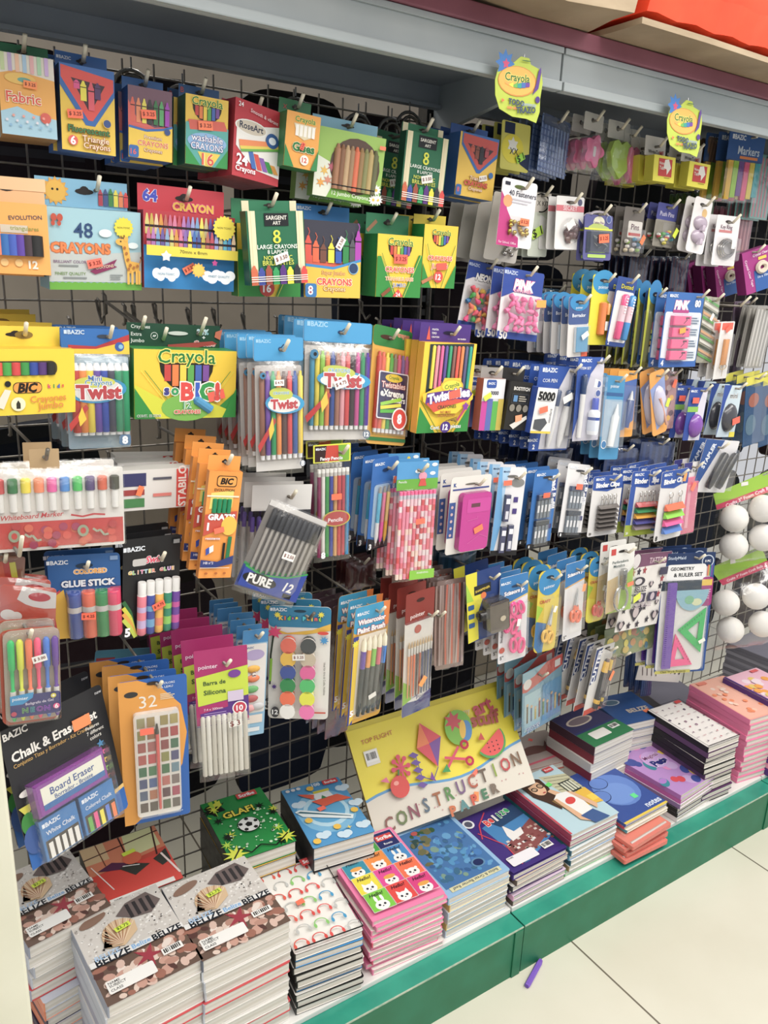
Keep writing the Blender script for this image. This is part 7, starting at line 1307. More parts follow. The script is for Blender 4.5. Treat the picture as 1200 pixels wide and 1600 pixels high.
@A_('#d6cfc8')
def belize(b):
    r = random.Random(4); b.rect(0, 0, 1, .62, '#d2ccc4'); b.d += .0002; d = b.d
    for i in range(260):
        x, y = r.uniform(.01, .99), r.uniform(.01, .56); b.ell(x, y, r.uniform(.008, .018), r.choice(['#e8e4de', '#c2bab2', '#dcd6d0', '#b0a8a0', '#f0ece6']), d=d, n=6)
    b.d = d+.0002; b.rect(0, .6, 1, 1, '#6a5448'); d = b.d+.0001
    for i in range(70):
        x, y = r.uniform(.02, .98), r.uniform(.64, .98); b.ell(x, y, r.uniform(.03, .08), r.choice(['#d8b8a8', '#e0c8b8', '#c89a88', '#b88a78', '#e8d8cc', '#a06a58', '#5a3a34']), r.uniform(.02, .05), d=d+i*.000004, n=9, rot=r.uniform(0, 3))
    b.d = d+.0006; b.star(.55, .72, .17, '#a03040', 5, .3, .5)
    b.ell(.22, .12, .16, '#8a6a58', .05, rot=-.3); b.poly([(.45, .18), (.6, .08), (.85, .05), (.95, .2), (.8, .3), (.6, .27)], '#6e5f5c'); [b.poly([(.58+.08*i, .1), (.62+.08*i, .1), (.62+.08*i, .27), (.58+.08*i, .27)], '#2f2a2c') for i in range(4)]
    n = 16; b.poly([(.42+.2*math.cos(math.pi*(.15+1.1*i/n)), .38-.16*math.sin(math.pi*(.15+1.1*i/n))) for i in range(n+1)]+[(.2, .46), (.4, .52), (.58, .42)], '#d8b890'); [b.line([(.38, .5), (.42+.19*math.cos(math.pi*(.15+1.1*i/n)), .37-.15*math.sin(math.pi*(.15+1.1*i/n)))], .0014, '#b07a58' if i % 2 else '#e8d0b0') for i in range(n+1)]
    b.poly([(0, .62), (0, .56), (1, .56), (1, .62)], '#e6e4e0'); b.t('BELIZE', .24, .59, .36, '#20262e', bold=.03, sy=1.05); b.t('BELIZE', .82, .59, .32, '#20262e', bold=.03); b.t('Belize', .54, .585, .2, '#7ab0e0', bold=.02); b.t('BELIZE', .2, .545, .26, '#a8c8e8')
    b.rr(.06, .8, .55, .93, .003, '#f0eee8'); b.t('NAME', .14, .825, .12, '#4a4a48'); b.t('SUBJECT', .165, .86, .17, '#4a4a48'); b.t('CLASS', .14, .9, .12, '#4a4a48'); barcode(b, .78, .78, .22, .07)
    b.poly([(.36, .33), (.53, .31), (.54, .36), (.37, .38)], '#d8ec3a', b.d+.0005); b.t('$2.75', .45, .345, .13, '#5a6a20', rot=5, d=b.d+.0008)
Wh = [('#e4e0da', '#c8ccd4'), ('#dcd8d2', '#b8bcc6'), ('#e4e0da', '#c8ccd4'), ('#c83a40', '#a8a8b8')]
stack('shell_notebook', 'pebble and shell notebook in the front left corner', 'notebook', [(106, 1440), (243, 1381), (318, 1498), (168, 1575)], .352, 10, belize, None, Wh, spine='#9aa0b0')
stack('shell_notebook', 'pebble and shell notebook right of the front left one', 'notebook', [(250, 1390), (384, 1336), (452, 1440), (319, 1502)], .352, 10, belize, None, Wh, spine='#5a6070')
P3 = stack('shell_notebook', 'dim pebble and shell notebook against the cream post', 'notebook', [(-5, 1378), (112, 1318), (160, 1415), (38, 1492)], .36, 5, belize, None, Wh, spine='#9aa0b0', z0=.25)
@A_('#c8ccd8')
def pale(b): b.rect(.02, .02, .98, .98, '#c8ccd8')
stack('striped_spine_notebook', 'pale notebook with orange and navy spine under dim shell notebooks', 'notebook', None, .249, 6, pale, '#c8ccd8', [('#e88a5a', '#e07a4a'), ('#2a2240', '#2a2240')], spine='#e88a5a', world=P3+np.array([.012, -.012, 0]))
@A_('#c8402a')
def swim(b):
    b.poly([(0, 0), (1, 0), (1, .4), (0, .5)], '#d8805a'); b.poly([(.55, 0), (.95, 0), (.95, .35), (.5, .4)], '#d8d8a0'); b.poly([(0, 0), (.3, 0), (.3, .3), (0, .3)], '#d8b88a')
    b.line([(0, .2), (1, .1)], .003, '#4a2a28'); b.line([(.5, 0), (.5, .4)], .003, '#4a2a28'); b.line([(.95, 0), (.85, .5)], .003, '#4a2a28'); b.line([(.2, 0), (.22, .4)], .002, '#7a4a38')
    b.rect(0, .5, 1, 1, '#d8321e'); b.poly([(.1, .45), (.3, .38), (.5, .48), (.4, .55)], '#5a2a4a'); b.poly([(.35, .52), (.5, .48), (.72, .6), (.5, .7)], '#3a3a34'); b.poly([(.78, .55), (.98, .45), (.98, .65), (.85, .7)], '#3a3a34'); b.line([(.4, .5), (.6, .56)], .002, '#f0ece8'); b.line([(.05, .35), (.2, .8)], .002, '#f4e8e0'); b.line([(.9, .5), (1, .9)], .004, '#f4e0d8'); b.ell(.55, .42, .12, '#d8603a', .1); b.rect(.1, .93, .9, 1, '#f0ece4'); b.t('NAME', .2, .96, .1, '#444')
    b.poly([(.45, .3), (.62, .28), (.63, .34), (.46, .36)], '#d8ec3a', b.d+.0004)
stack('red_notebook', 'red notebook with dark shapes at the back left', 'notebook', [(126, 1330), (238, 1290), (290, 1372), (158, 1420)], .35, 9, swim, '#2a2020', [('#c8402a', '#2a2022')], spine='#1c1a1e')
@A_('#1c9a44')
def glaf(b):
    r = random.Random(3); b.rect(0, 0, 1, 1, '#159040')
    for i in range(14): b.poly([(r.uniform(0, .3), r.uniform(0, .3)), (r.uniform(0, .35), r.uniform(0, .3)), (r.uniform(0, .3), r.uniform(0, .35))], r.choice(['#a8d83a', '#e0e83a', '#1c1c18']))
    for k in range(12): x = r.choice([r.uniform(0, .2), r.uniform(.8, 1)]); b.star(x, r.uniform(.1, .95), .1, r.choice(['#b8e03a', '#101a10', '#e0e83a']), 7, .3, r.uniform(0, 1))
    for k in range(60): b.ell(r.uniform(.1, .9), r.uniform(.35, .95), r.uniform(.008, .028), '#d8f0d0', d=b.d+.0001, n=7)
    b.d += .0003
    b.star(.1, .93, .2, '#e0e83a', 9, .4, .4); b.star(.9, .9, .16, '#d8e03a', 9, .4); b.line([(.05, .98), (.2, .86), (.32, .97), (.5, .9), (.7, .98), (.95, .86)], .003, '#101410')
    b.t('GLAF!', .46, .32, .5, '#f0e03a', '#101410', bold=.03, rot=2); b.ell(.5, .56, .17, '#111'); b.ell(.5, .56, .16, '#eef0ec')
    b.star(.5, .56, .06, '#161616', 5, .8)
    for k in range(5): a = 2*math.pi*k/5-.3; b.star(.5+.125*math.cos(a), .56+.125*math.sin(a)*b.w/b.h, .036, '#161616', 5, .8)
    b.rr(.55, .04, .88, .13, .002, '#d83030'); b.t('Scribe', .715, .085, .26, '#fff', bold=.03)
stack('soccer_notebook', 'green notebook with white soccer ball', 'notebook', [(307, 1256), (405, 1239), (468, 1308), (365, 1345)], .33, 7, glaf, '#1a1a18', [('#e8b83a', '#1a1a1a'), ('#e8e4dc', '#181818'), ('#1a1a18', '#101010')], spine='#101412', over=(.135, .195))
@A_('#4a98cc')
def plane(b):
    b.ell(.5, .5, .46, '#7ab8dc', .35); b.ell(.5, .5, .36, '#b8dcec', .26); b.ell(.5, .5, .3, '#5aa8d4', .2)
    for x, y in ((.1, .3), (.9, .2), (.85, .85), (.2, .85), (.5, .92), (.95, .5)): [b.ell(x+.05*i, y+.02*(i % 2), .07, '#cfe4f0') for i in range(3)]
    b.poly([(.02, .42), (.1, .4), (.85, .68), (.8, .74), (.1, .52)], '#e8f0f0'); b.poly([(.04, .44), (.1, .43), (.8, .69), (.79, .7)], '#3a6a78'); b.poly([(.4, .2), (.7, .2), (.75, .36), (.45, .38)], '#e8ecec'); b.poly([(.35, .32), (.8, .3), (.98, .42), (.7, .42), (.5, .45)], '#e0593a'); b.poly([(.2, .15), (.45, .22), (.4, .3), (.25, .2)], '#e0593a'); b.rect(.45, .17, .72, .21, '#d8cc3a'); b.poly([(.56, .26), (.62, .32), (.52, .32)], '#4a8a5a')
    for x, y in ((.15, .6), (.5, .8), (.9, .62), (.1, .93), (.44, .11)): b.ell(x, y, .06, '#f0c040')
    b.rr(.68, .03, .94, .11, .002, '#d83030'); b.t('Scribe', .81, .07, .2, '#fff', bold=.03); b.t('100', .56, .07, .14, '#e8f0f4', bold=.03); [b.ell(.08+.09*i, .07, .035, '#e8e4e0') for i in range(3)]; b.star(.66, .86, .05, '#f0d040', 4, .3); b.poly([(.36, .46), (.48, .44), (.5, .5), (.38, .52)], '#ff6a50', b.d+.0004)
stack('aeroplane_notebook', 'light blue notebook with a white and red aeroplane', 'notebook', [(440, 1234), (525, 1216), (590, 1297), (488, 1328)], .33, 7, plane, '#16181c', [('#e4e0da', '#1a1c20'), ('#1a1a20', '#1a1a20')], spine='#15171b')
@A_('#efece4')
def phones(b):
    C = ['#e0503a', '#3a9ac8', '#8ac86a', '#c4c4c0', '#e0403a', '#d8382e']; k = 0
    for j in range(7):
        for i in range(4):
            x, y = .12+.26*i+(.12 if j % 2 else 0), .07+.145*j; c = C[(k*5+j) % 6]; k += 1
            if x > .97: continue
            pts = [(x+.09*math.cos(t), y-.045*math.sin(t)) for t in [math.pi*q/8 for q in range(9)]]; b.line(pts, .0022, c); b.ell(x-.09, y+.02, .022, c, .026); b.ell(x+.09, y+.02, .022, c, .026)
    b.rect(0, 0, 1, .012, '#1a1a1a'); b.rect(.985, 0, 1, 1, '#1a1a1a'); b.rect(0, .985, 1, 1, '#1a1a1a'); b.poly([(.64, .02), (.95, .01), (.97, .1), (.8, .1), (.66, .11)], '#d83030'); b.t('Scribe', .8, .06, .24, '#fff', bold=.03); b.t('Roots', .84, .14, .12, '#333'); b.poly([(.3, .5), (.42, .48), (.43, .54), (.31, .55)], '#ff6a40', b.d+.0003)
stack('headphone_notebook', 'white notebook patterned with coloured headphones', 'notebook', [(398, 1366), (493, 1343), (578, 1453), (463, 1488)], .27, 9, phones, '#141414', [('#2a8ac8', '#16181c'), ('#e4e0d8', '#141414'), ('#141414', '#141414'), ('#e8e4dc', '#141414')], spine='#161616', jit=.004)
@A_('#f07aa8')
def hello(b):
    C = ['#9a2a88', '#4ab04a', '#1f2a68', '#2a90a8', '#f08a2a', '#3a8ac8', '#e8d82a', '#e03a90', '#f0683a', '#7ac83a', '#e0342e', '#d82a7a']
    for k, c in enumerate(C):
        j, i = divmod(k, 3); x0, y0, x1, y1 = .05+.3*i, .04+.23*j, .35+.3*i, .27+.23*j; b.rect(x0, y0, x1, y1, '#f4f0ee'); b.rect(x0+.004, y0+.004, x1-.004, y1-.004, c)
        if k == 2: b.rr(x0+.02, y0+.04, x1-.03, y0+.12, .002, '#d83030'); b.t('Scribe', (x0+x1)/2, y0+.08, .22, '#fff', bold=.03); b.t('Roots', (x0+x1)/2, y0+.17, .12, '#fff'); continue
        x, y = (x0+x1)/2, y0+.155; b.ell(x, y+.02, .09, '#f4f2ee', .055); kx = k % 4
        if kx == 1: b.ell(x-.04, y-.06, .02, '#f4f2ee', .04); b.ell(x+.04, y-.06, .02, '#f4f2ee', .04)
        elif kx == 2: b.poly([(x-.08, y-.01), (x-.07, y-.06), (x-.03, y-.03)], '#f4f2ee'); b.poly([(x+.08, y-.01), (x+.07, y-.06), (x+.03, y-.03)], '#f4f2ee')
        elif kx == 3: b.ell(x, y-.03, .08, ['#7ac83a', '#e8a03a'][k % 2], .025)
        else: b.ell(x-.07, y-.02, .02, '#f4f2ee'); b.ell(x+.07, y-.02, .02, '#f4f2ee')
        for s_ in (-1, 1): b.ell(x+.035*s_, y+.015, .016, '#2a2a34')
        b.ell(x, y+.035, .008, '#2a2a34'); b.t('Hello!', (x0+x1)/2, y0+.045, .19, '#2a2430', shear=.3)
Pk = [('#f07aa8', '#f088b0'), ('#ece6dc', '#ec7aa4'), ('#f07aa8', '#f088b0'), ('#e8e0d4', '#d8486a')]
stack('animal_face_notebook', 'pink notebook with twelve coloured squares and animal faces', 'notebook', [(503, 1326), (610, 1293), (698, 1395), (584, 1440)], .262, 11, hello, '#f07aa8', Pk, spine='#f07aa8', jit=.005)
@A_('#8fb8dc')
def reef(b):
    r = random.Random(2); b.rect(.06, .05, .94, .9, '#3a70a8'); d = b.d
    for i in range(130):
        x, y = r.uniform(.12, .88), r.uniform(.1, .84); q = x*.6+y*.6
        b.ell(x, y, r.uniform(.02, .07), (r.choice(['#3a5a3a', '#6a6a48', '#2a4a48', '#8a7a50']) if q < .42 else r.choice(['#3a78b8', '#2a5a90', '#4a90c0', '#5a9ac8', '#34688a', '#7a9a8a'])), r.uniform(.01, .05), d=d+.0001+i*.000003, n=9, rot=r.uniform(0, 3))
    b.d = d+.0006; b.ell(.72, .76, .1, '#5a8ab0', .06); b.ell(.72, .76, .075, '#16285a', .045); b.rect(.1, .9, .9, .96, '#d8d4a8'); b.t('Belize & Great Barrier Reef', .5, .93, .72, '#3a4a5a', rot=180); b.ell(.3, .1, .05, '#b8504a', .03)
stack('reef_map_notebook', 'light blue bordered notebook with blue reef map', 'notebook', [(617, 1303), (700, 1271), (796, 1354), (697, 1412)], .235, 6, reef, '#8fb8dc', [('#e8d8a0', '#d8b86a'), ('#e4e0d8', '#b8c8d8'), ('#e8e4dc', '#e0dcd4')], spine='#9ac0dc')
@A_('#3c2478')
def ship(b):
    b.poly([(.25, .25), (1, .12), (1, .75), (.3, .95)], '#3a80b8'); b.poly([(.4, .2), (1, .1), (1, .3), (.5, .35)], '#24446a'); b.poly([(.28, .62), (1, .4), (1, .7), (.3, .92)], '#8a4a48'); r = random.Random(7)
    for i in range(40): x, y = r.uniform(.3, .98), r.uniform(.45, .82); b.rect(x, y, x+.05, y+.03, r.choice(['#e8e4e0', '#c8a898', '#7a3a38', '#d8d0c8', '#5a2a30']), b.d+.0001)
    b.d += .0003; b.poly([(.45, .5), (.52, .35), (.54, .35), (.6, .48), (.75, .46), (.7, .56), (.45, .6)], '#ece8e4'); b.line([(.1, .4), (.25, .2), (.5, .05)], .003, '#c82a4a'); b.line([(.25, .95), (.3, .6), (.12, .3)], .003, '#c82a4a')
    for i, (ch, c) in enumerate(zip('Belize', ['#e0342e', '#e0342e', '#e8e4e0', '#2a9a5a', '#2a9a5a', '#3ab06a'])): b.t(ch, .38+.085*i, .22-.012*i, -.085, c, '#f4f0f0', bold=.05, sy=1.2)
    b.ell(.12, .13, .09, '#e8e8ec'); b.ell(.12, .13, .06, '#5a5a6a'); b.rr(.1, .78, .58, .92, .004, '#ece8ec'); b.t('NAME', .17, .8, .1, '#555'); barcode(b, .8, .84, .18, .09); b.rect(0, .94, 1, 1, '#3c2478')
stack('ship_notebook', 'purple notebook with a ship at a harbour', 'notebook', [(714, 1283), (790, 1250), (886, 1324), (800, 1371)], .216, 6, ship, '#4a3080', [('#c8b8a0', '#5a4a40'), ('#e4dfd4', '#2a2a30'), ('#5a2a6a', '#3a1a50'), ('#e0c8d8', '#e8a8c8')], spine='#3c2478', jit=.005)
@A_('#c8dce0')
def girl(b):
    b.rect(0, 0, 1, 1, '#b8d4dc'); b.poly([(.55, .1), (1, .2), (1, .6), (.6, .5)], '#c8c4a0'); [b.line([(.6, .15+.06*i), (1, .24+.06*i)], .0012, '#3a3a34') for i in range(6)]; b.rect(.7, .3, .95, .5, '#3a3e3a'); [b.rect(.72+.06*i, .32, .76+.06*i, .48, '#d8d8c0') for i in range(4)]
    b.poly([(.62, .52), (1, .5), (1, .78), (.66, .74)], '#e8b82a'); b.rect(.86, .62, 1, .72, '#f0d040'); b.poly([(.12, .1), (.35, .06), (.52, .14), (.5, .3), (.42, .55), (.3, .66), (.22, .5), (.12, .35)], '#4a3226'); b.poly([(.3, .5), (.42, .5), (.45, .68), (.36, .72)], '#8a6a3a')
    b.ell(.32, .25, .13, '#e8b890', .13, rot=.1); b.poly([(.16, .12), (.4, .06), (.46, .16), (.2, .2)], '#4a3226'); b.ell(.26, .26, .055, '#2a2220', .035); b.ell(.26, .26, .04, '#c8a888', .022); b.ell(.4, .24, .06, '#2a2220', .04); b.ell(.4, .24, .045, '#b89878', .028); b.ell(.35, .35, .03, '#b03a3a', .01)
    b.poly([(.4, .36), (.48, .34), (.56, .44), (.46, .48)], '#e0b088'); b.poly([(.34, .5), (.48, .44), (.66, .46), (.74, .62), (.7, .84), (.42, .86)], '#f0eee8'); b.poly([(.34, .5), (.4, .5), (.46, .84), (.62, .96), (.55, 1), (.36, .88)], '#e0b088'); b.poly([(.66, .46), (.74, .5), (.86, .78), (.78, .84)], '#e0b088'); b.poly([(.42, .84), (.7, .82), (.8, 1), (.5, 1)], '#3a5a90'); b.ell(.55, .6, .1, '#d8342e', .05, rot=-.3); b.rr(.72, .02, .9, .1, .003, '#c83a3a'); b.t('Roots', .81, .06, .13, '#fff')
    b.line([(0, 0), (0, 1)], .006, '#c83a4a'); b.poly([(.48, .26), (.58, .24), (.59, .3), (.49, .31)], '#6ae06a', b.d+.0004)
stack('girl_notebook', 'notebook with a drawn girl in round glasses', 'notebook', [(790, 1225), (862, 1195), (970, 1270), (892, 1304)], .246, 8, girl, '#d8dce0', [('#8a2a50', '#8a2a4a'), ('#3a90a0', '#2a8898'), ('#e4e8e8', '#3a6a80'), ('#6a98c8', '#6aa8c8'), ('#e4e0d8', '#2a5a6a'), ('#e0dcd4', '#a88a60'), ('#8ad08a', '#6ab86a')], spine='#a83a58', jit=.004)
@A_('#2c4c98')
def bluef(b):
    b.rect(0, .97, 1, 1, '#e8c83a'); b.ell(.55, .5, .4, '#5a80c8', .3, rot=-.3); b.ell(.5, .56, .3, '#6a90d4', .2); b.rr(.62, .66, .72, .74, .001, '#5ae08a', b.d+.0006)
    b.t('notes', .8, .9, .34, '#d8e0f0', bold=.03); b.ell(.42, .3, .17, '#182858', .11); b.ell(.42, .3, .16, '#5a80c8', .1); b.ell(.2, .5, .17, '#182858', .11); b.ell(.2, .5, .16, '#5a80c8', .1)
stack('blue_notebook', 'blue notebook with round shapes and green sticker', 'notebook', [(870, 1216), (945, 1195), (1048, 1251), (980, 1286)], .212, 3, bluef, '#e8d88a', [('#e4e0da', '#b83a58'), ('#e4e0da', '#3a9aa8'), ('#e4e0da', '#2a8a88'), ('#ece8e0', '#4a4a80')], spine='#2c4c98', z0=.187)
@A_('#b88ac8')
def pony(b):
    r = random.Random(9)
    for i in range(40): b.ell(r.uniform(.05, .95), r.uniform(.05, .95), r.uniform(.05, .13), r.choice(['#b07ac8', '#e08ac0', '#3a4a98', '#e8c83a', '#d83a48', '#8a5ab0', '#c8a8d8', '#3a8a9a']), r.uniform(.04, .1), d=b.d+.0001+i*.00001, rot=r.uniform(0, 3))
    b.d += .0008; b.ell(.5, .42, .24, '#c8a0d8', .16); b.t('Magical', .5, .36, .34, '#8a3a80', '#f0e0f4', bold=.02, rot=-4); b.t('Pets', .5, .48, .34, '#2a2a78', '#f4e8f8', bold=.06, rot=-4)
stack('purple_pattern_notebook', 'purple and yellow busy patterned notebook', 'notebook', [(946, 1173), (1003, 1152), (1123, 1206), (1063, 1243)], .214, 6, pony, '#e8e0e8', [('#8a3a7a', '#c05aa8'), ('#e8d8e4', '#8a70a0'), ('#1a1a1e', '#18181a'), ('#18181a', '#151515'), ('#e4e0da', '#e8e0e0'), ('#4a2a58', '#4a2a60')], spine='#b06ab8')
@A_('#e8e2dc')
def lovep(b):
    r = random.Random(1); b.d += .0001
    for j in range(8):
        for i in range(5):
            x, y = .1+.2*i+(.08 if j % 2 else 0), .1+.115*j; c = r.choice(['#4a2a58', '#b83a58', '#2a2a30', '#8a5a78']); k = r.random()
            if k < .5: b.star(x, y, .035, c, 3, .4, r.uniform(0, 2))
            elif k < .8: b.t('LOVE', x, y, .09, c)
            else: b.ring(x, y, .022, .016, .001, b.d, c, 10, 4)
    b.rr(.78, .02, .96, .08, .002, '#c83030'); b.rect(0, 0, .012, 1, '#181818'); b.rect(0, .988, 1, 1, '#181818'); b.rect(.985, 0, 1, 1, '#181818'); b.rect(0, 0, 1, .008, '#181818')
stack('small_pattern_notebook', 'white notebook with tiny dark pattern and black spine', 'notebook', [(1001, 1109), (1060, 1099), (1165, 1150), (1110, 1163)], .308, 11, lovep, '#141416', [('#5a2a60', '#5a3a60'), ('#141416', '#141416'), ('#e8e4dc', '#141416'), ('#141416', '#141416')], spine='#141416')
@A_('#f0a890')
def peach(b):
    r = random.Random(4); b.rect(.02, .02, .98, .98, '#f2b49c'); [b.ell(r.uniform(.1, .9), r.uniform(.15, .9), .05, r.choice(['#f4c8b0', '#a8d0a8', '#f08a5a', '#f4d8c8'])) for i in range(20)]; b.rr(.1, .04, .35, .1, .002, '#e88068')
stack('pink_spine_notebook', 'peach covered notebook with bright pink spine', 'notebook', [(1068, 1067), (1128, 1062), (1240, 1108), (1172, 1120)], .33, 12, peach, '#f07aa8', [('#f07aa8', '#f07aa8'), ('#ec84ac', '#f080ac')], spine='#f07aa8')
@A_('#ecb8c8')
def floral(b):
    r = random.Random(4); [b.ell(r.uniform(.1, .9), r.uniform(.15, .9), .08, r.choice(['#e8c86a', '#8ac8a8', '#f0a03a', '#f0d8e0'])) for i in range(20)]; b.rr(.7, .04, .9, .1, .002, '#e05a5a'); b.rect(0, 0, .05, 1, '#4a2478')
stack('purple_spine_notebook', 'pink floral notebook with dark purple spine', 'notebook', [(1123, 1058), (1180, 1048), (1290, 1090), (1222, 1104)], .345, 12, floral, '#3a2068', [('#4a2a78', '#4a2478'), ('#ece4e4', '#e8a0b8')], spine='#4a2478')
@A_('#77747e')
def plain(b): b.rect(.02, .02, .98, .98, '#7c7a86')
stack('grey_folder', 'grey folder on a tall pile behind the pink notebooks', 'folder', [(1118, 1002), (1180, 990), (1290, 1020), (1225, 1035)], .27, 11, plain, '#6a6872', [('#8a8890', '#6a6872'), ('#77747e', '#8c8a94')], spine='#6a6872', over=(.18, .2))
@A_('#2c3468')
def backb(b): b.rect(0, 0, 1, .55, '#34305a'); b.ell(.4, .3, .3, '#c8b8a8', .12); b.ell(.4, .3, .25, '#7a6a70', .09); b.rect(0, .6, 1, 1, '#2c7a4a'); b.rr(.2, .66, .6, .86, .004, '#ece8e0'); barcode(b, .8, .72, .2, .12)
stack('green_band_notebook', 'dark notebook with green band behind the blue one', 'notebook', [(855, 1124), (922, 1102), (994, 1140), (930, 1166)], .31, 7, backb, '#e0dcd4', [('#d8d4cc', '#8a2a38'), ('#e0dcd4', '#d8d4cc')], spine='#4a2a38')
@A_('#24508c')
def blueb(b): b.ell(.3, .25, .2, '#c8d0d8', .1); b.ell(.3, .25, .16, '#5a7a90', .08); b.t('BELIZE', .65, .62, .5, '#c8b8a8', bold=.04); b.poly([(.7, .7), (.85, .66), (.88, .74), (.72, .78)], '#ff7a3a')
stack('blue_back_notebook', 'blue notebook with pale oval and small orange sticker', 'notebook', [(930, 1092), (985, 1080), (1035, 1115), (972, 1138)], .30, 7, blueb, '#24508c', [('#e0dcd4', '#24508c')], spine='#24508c')
@A_('#b8a8a0')
def dino(b): b.ell(.5, .5, .2, '#7a4a40', .12); b.poly([(.2, .5), (.4, .4), (.7, .45), (.8, .3), (.75, .6), (.3, .62)], '#7a5048'); b.poly([(.1, .85), (.9, .75), (.9, .8), (.1, .9)], '#d85a70'); b.star(.6, .2, .05, '#ff5a4a', 4, .6)
stack('brown_picture_folder', 'brown picture folder beside the yellow paper pad', 'folder', [(772, 1160), (848, 1140), (908, 1185), (812, 1205)], .22, 5, dino, '#b8503c', [('#c8604a', '#b8503c')], spine='#b8503c')
stack('white_bundle', 'white wrapped paper bundle under the rear notebooks', 'paper pack', [(1000, 1075), (1060, 1062), (1090, 1085), (1030, 1100)], .22, 3, plain, '#c8c0b8', [('#c8c0b8', '#b8b0a8')], over=(.16, .16))
# red plastic folders sticking out at the front
c0 = atz(1003, 1328, ZS)
for k in range(4):
    b = B(.15, .12, True); b.rslab(0, 0, 1, 1, .004, 0, .010, '#e07a6a', '#d8604e'); b.d = .0105; b.lathe(.05, .9, .95, .9, .004, .008, [(0, 1, '#c8b8b0'), (1, 1, '#c8b8b0')], 8); b.rect(.1, .1, .9, .7, '#e89a8a')
    o = obj('red_clip_folder', b.mesh('red_clip_folder', PLAS)); o.location = (c0[0]+.008*(k % 2), c0[1]+.045+.006*(k % 3), ZS+.0125*k); o.rotation_euler = (0, 0, .03*(k-1)); tag(o, 'translucent red clip folder at the shelf front, '+['lowest', 'second', 'third', 'topmost'][k]+' of four', 'folder', 'red clip folders')
# construction paper pad leaning on the grid
def pad():
    it = It('construction_paper_pad', 'big yellow construction paper pad leaning on the grid', 'paper pad', [(537, 1145), (785, 1070), (835, 1225), (592, 1312)], 1.24, sp=25, sy=12)
    b = it.b(); b.box(0, 0, 1, 1, -.012, 0, '#f0dc20', '#b89a60'); b.d = .0004
    P = [(0, .72)]+[(x, .70-.06*math.sin(x*7+.6)-.06*x) for x in [i/14 for i in range(15)]]+[(1, 1), (0, 1)]
    b.line([(x, y-.012) for x, y in P[1:-2]], .006, '#5a9ac8'); b.poly(P, '#dcd4c4'); r = random.Random(3); [b.ell(r.uniform(.05, .95), r.uniform(.78, .98), .004, '#c88a8a', n=6) for i in range(24)]
    b.t('TOP FLIGHT', .16, .13, .19, '#b83a2a', rot=2, bold=.0); b.rect(.06, .22, .14, .36, '#eae6da'); barcode(b, .1, .28, .07, .1)
    for i, ch in enumerate('CONSTRUCTION'): b.t(ch, .09+.076*i, .9-.016*i, -.05, ['#8a5a50', '#6a7a4a', '#8a4a58', '#5a6a78', '#a0603a', '#5a8a4a', '#7a5a80', '#b0563a', '#6a5a4a', '#8aa03a', '#b83a3a', '#7a5a40'][i], bold=.02, sy=1.25)
    for i, ch in enumerate('PAPER'): b.t(ch, .46+.07*i, 1.01-.016*i-.03, -.045, ['#c86a3a', '#5a8a8a', '#c84a2a', '#4a7a5a', '#7a6a5a'][i], bold=.05)
    b.t('art', .83, .15, .13, '#c03a4a', bold=.04, rot=6); b.t('stuff', .82, .26, .19, '#a8443a', bold=.04, rot=-6); b.t('my', .72, .16, .05, '#d8c8a0')
    for k in range(8): a = 2*math.pi*k/8; b.line([(.24, .46), (.24+.045*math.cos(a), .46+.1*math.sin(a))], .005, '#d8345a'); b.ell(.24+.045*math.cos(a), .46+.1*math.sin(a), .013, '#d8345a')
    b.poly([(.42, .12), (.52, .3), (.45, .56), (.36, .34)], '#d83a4a'); b.poly([(.42, .12), (.36, .34), (.44, .33)], '#e8783a'); b.poly([(.45, .56), (.44, .33), (.52, .3)], '#7a4a98'); b.line([(.45, .56), (.4, .66), (.34, .6), (.34, .4)], .002, '#4a4a8a'); [b.poly([(.33, .36+.07*k), (.36, .4+.07*k), (.33, .42+.07*k), (.3, .38+.07*k)], '#6a4a9a') for k in range(5)]
    b.ell(.64, .27, .085, '#7ab83a', .17, rot=.3); b.star(.62, .2, .06, '#c83a4a', 7, .5); b.ell(.68, .32, .035, '#4a88c0', .1, rot=.3); b.ell(.66, .3, .02, '#e8b83a', .09, rot=.3)
    n = 12; b.poly([(.8+.1*math.cos(-.5+math.pi*i/n), .48+.17*math.sin(-.5+math.pi*i/n)) for i in range(n+1)], '#4a9a4a'); b.poly([(.8+.09*math.cos(-.5+math.pi*i/n), .47+.155*math.sin(-.5+math.pi*i/n)) for i in range(n+1)], '#e0403a'); [b.ell(.78+.03*(k % 3), .5+.04*(k//3), .004, '#2a1a1a') for k in range(9)]
    b.line([(.5, .6), (.6, .44)], .006, '#d8345a'); b.line([(.5, .5), (.63, .58)], .006, '#d8345a'); b.ring(.64, .6, .02, .035, .003, b.d, '#d8345a', 12, 4); b.ring(.64, .44, .02, .035, .003, b.d, '#d8345a', 12, 4)
    b.ell(.2, .62, .055, '#d8382e', .1); b.ell(.185, .58, .015, '#f09a8a', .02); b.line([(.21, .52), (.22, .47)], .004, '#3a7a3a'); b.poly([(.46, .62), (.5, .56), (.51, .64)], '#3a9a4a'); b.poly([(.1, .52), (.14, .5), (.15, .56)], '#e06a8a'); b.poly([(.73, .44), (.76, .38), (.77, .46)], '#c83a30'); b.poly([(.38, .64), (.4, .58), (.41, .68)], '#7a3a98')
    it.part('printed_cover', b); t = it.b(); t.box(0, -.05, 1, .0, -.012, -.001, '#d8c41c', '#a88a50'); it.part('binding_strip', t); it.sticker(.66, .72, '#ff6a4a', .04, 30, None); it.sticker(.62, .93, '#ff8a3a', .05, 70, None); it.done(0, hook=None)
    k = it
pad()
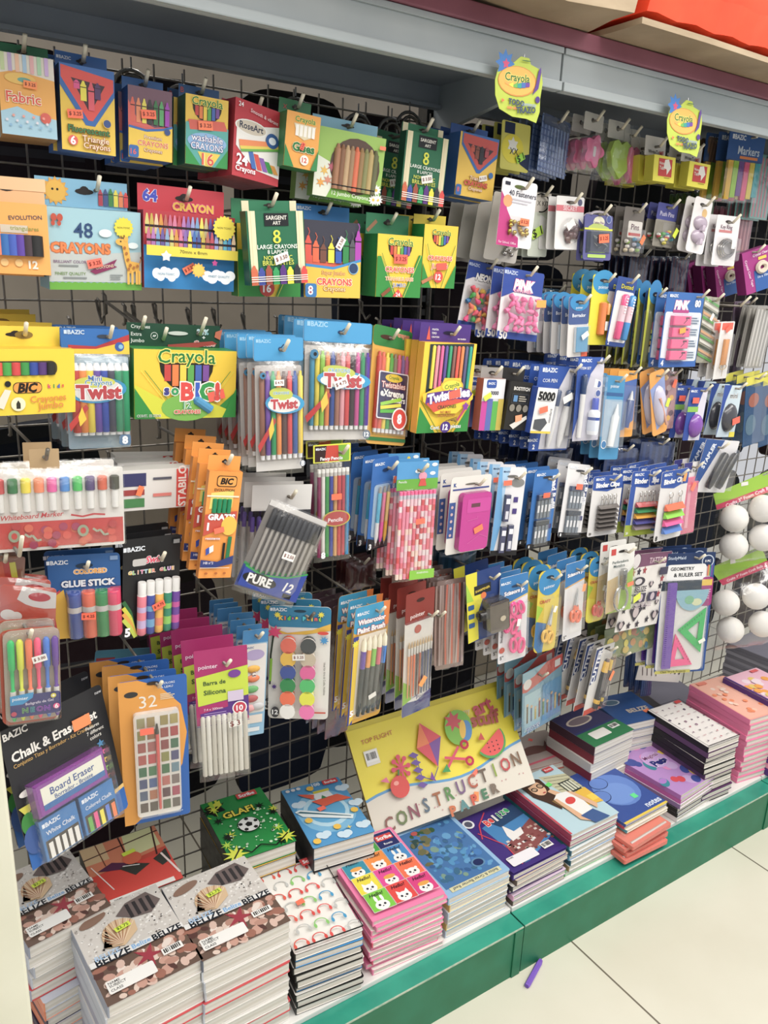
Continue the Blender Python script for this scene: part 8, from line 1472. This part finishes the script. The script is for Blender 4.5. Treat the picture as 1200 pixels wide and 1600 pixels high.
# promotional signs hung from the canopy
def sign(q, lab, Y):
    it = It('hanging_oval_sign', lab, 'sign', q, Y, sy=5)
    b = it.b(); P = [(.5, 0), (.68, .01), (.72, .1), (.95, .16), (1, .35), (.97, .6), (.98, .8), (.92, .98), (.7, .93), (.4, .92), (.12, .82), (.02, .62), (0, .4), (.04, .25), (.12, .12), (.34, .12)]
    b.slab(P, -.0008, 0, '#b4c43c', '#b4c43c'); b.d = .0002; b.star(.18, .13, .2, '#2a70b8', 8, .6); b.star(.2, .14, .08, '#c83a6a', 5, .5)
    b.ell(.46, .38, .41, '#c8842a', .23); b.ell(.45, .375, .385, '#f2a83a', .215); b.t('Crayola', .45, .34, .52, '#2a6a34', '#f6e06a', bold=.02); n = 10
    for i, c in enumerate(['#f0a040', '#e8d83a', '#6ab04a', '#2f9a8a', '#3a6ab0', '#6a3a98']): b.poly([(.2+.085*i, .41+.03*math.sin(i)), (.285+.085*i, .405-.005*i), (.285+.085*i, .44+.045*math.sin((i+1)*.52)), (.2+.085*i, .43+.045*math.sin(i*.52))], c)
    b.poly([(.88, .18), (.92, .12), (.94, .2), (.9, .45), (.78, .56), (.84, .4)], '#5a3488'); b.ell(.9, .62, .05, '#4a2a80'); b.t('TODO', .45, .7, .34, '#3a4a60', bold=.05, rot=-3); b.t('comienza', .72, .71, .3, '#8a9ac8'); b.t('con un', .36, .79, .2, '#d8603a', bold=.03); b.t('TRAZO', .66, .8, .42, '#3a4a60', bold=.05, rot=4); b.poly([(.14, .66), (.2, .69), (.14, .72)], '#e0602a'); b.ell(.6, .06, .1, '#3a6a3a', .008)
    it.part('sign_board', b); g = it.b(); g.lathe(.6, .02, .6, -.05, .0012, -.004, [(0, 1, '#ccc'), (1, 1, '#ccc')]); it.part('sign_clip', g, METAL); it.done(0, hook=None)
sign([(776, 84), (852, 92), (842, 196), (770, 186)], 'yellow green oval logo sign on the joint of the bays', 1.035)
sign([(1044, 152), (1098, 160), (1094, 250), (1040, 240)], 'yellow green oval logo sign further right', 1.035)
# crayon dropped on the floor
A0, A1 = atz(845, 1500, .0055), atz(823, 1541, .0055); me = B(1, 1); P = A1-A0; L = float(np.linalg.norm(P[:2]))
b = B(L, L, True); b.lathe(0, .5, 1, .5, .0062, .0054, [(0, .7, '#7a4ac0'), (.12, 1, '#7a50c0'), (.97, 1, '#8458c8'), (1, .85, '#6a40b0')], 6)
o = obj('purple_crayon', b.mesh('purple_crayon', WAX)); M_ = (A0+A1)/2; o.location = (M_[0], M_[1], .0); o.rotation_euler = (0, 0, math.atan2(P[1], P[0])); tag(o, 'purple chalk stick lying on the floor beside the green plinth', 'crayon')
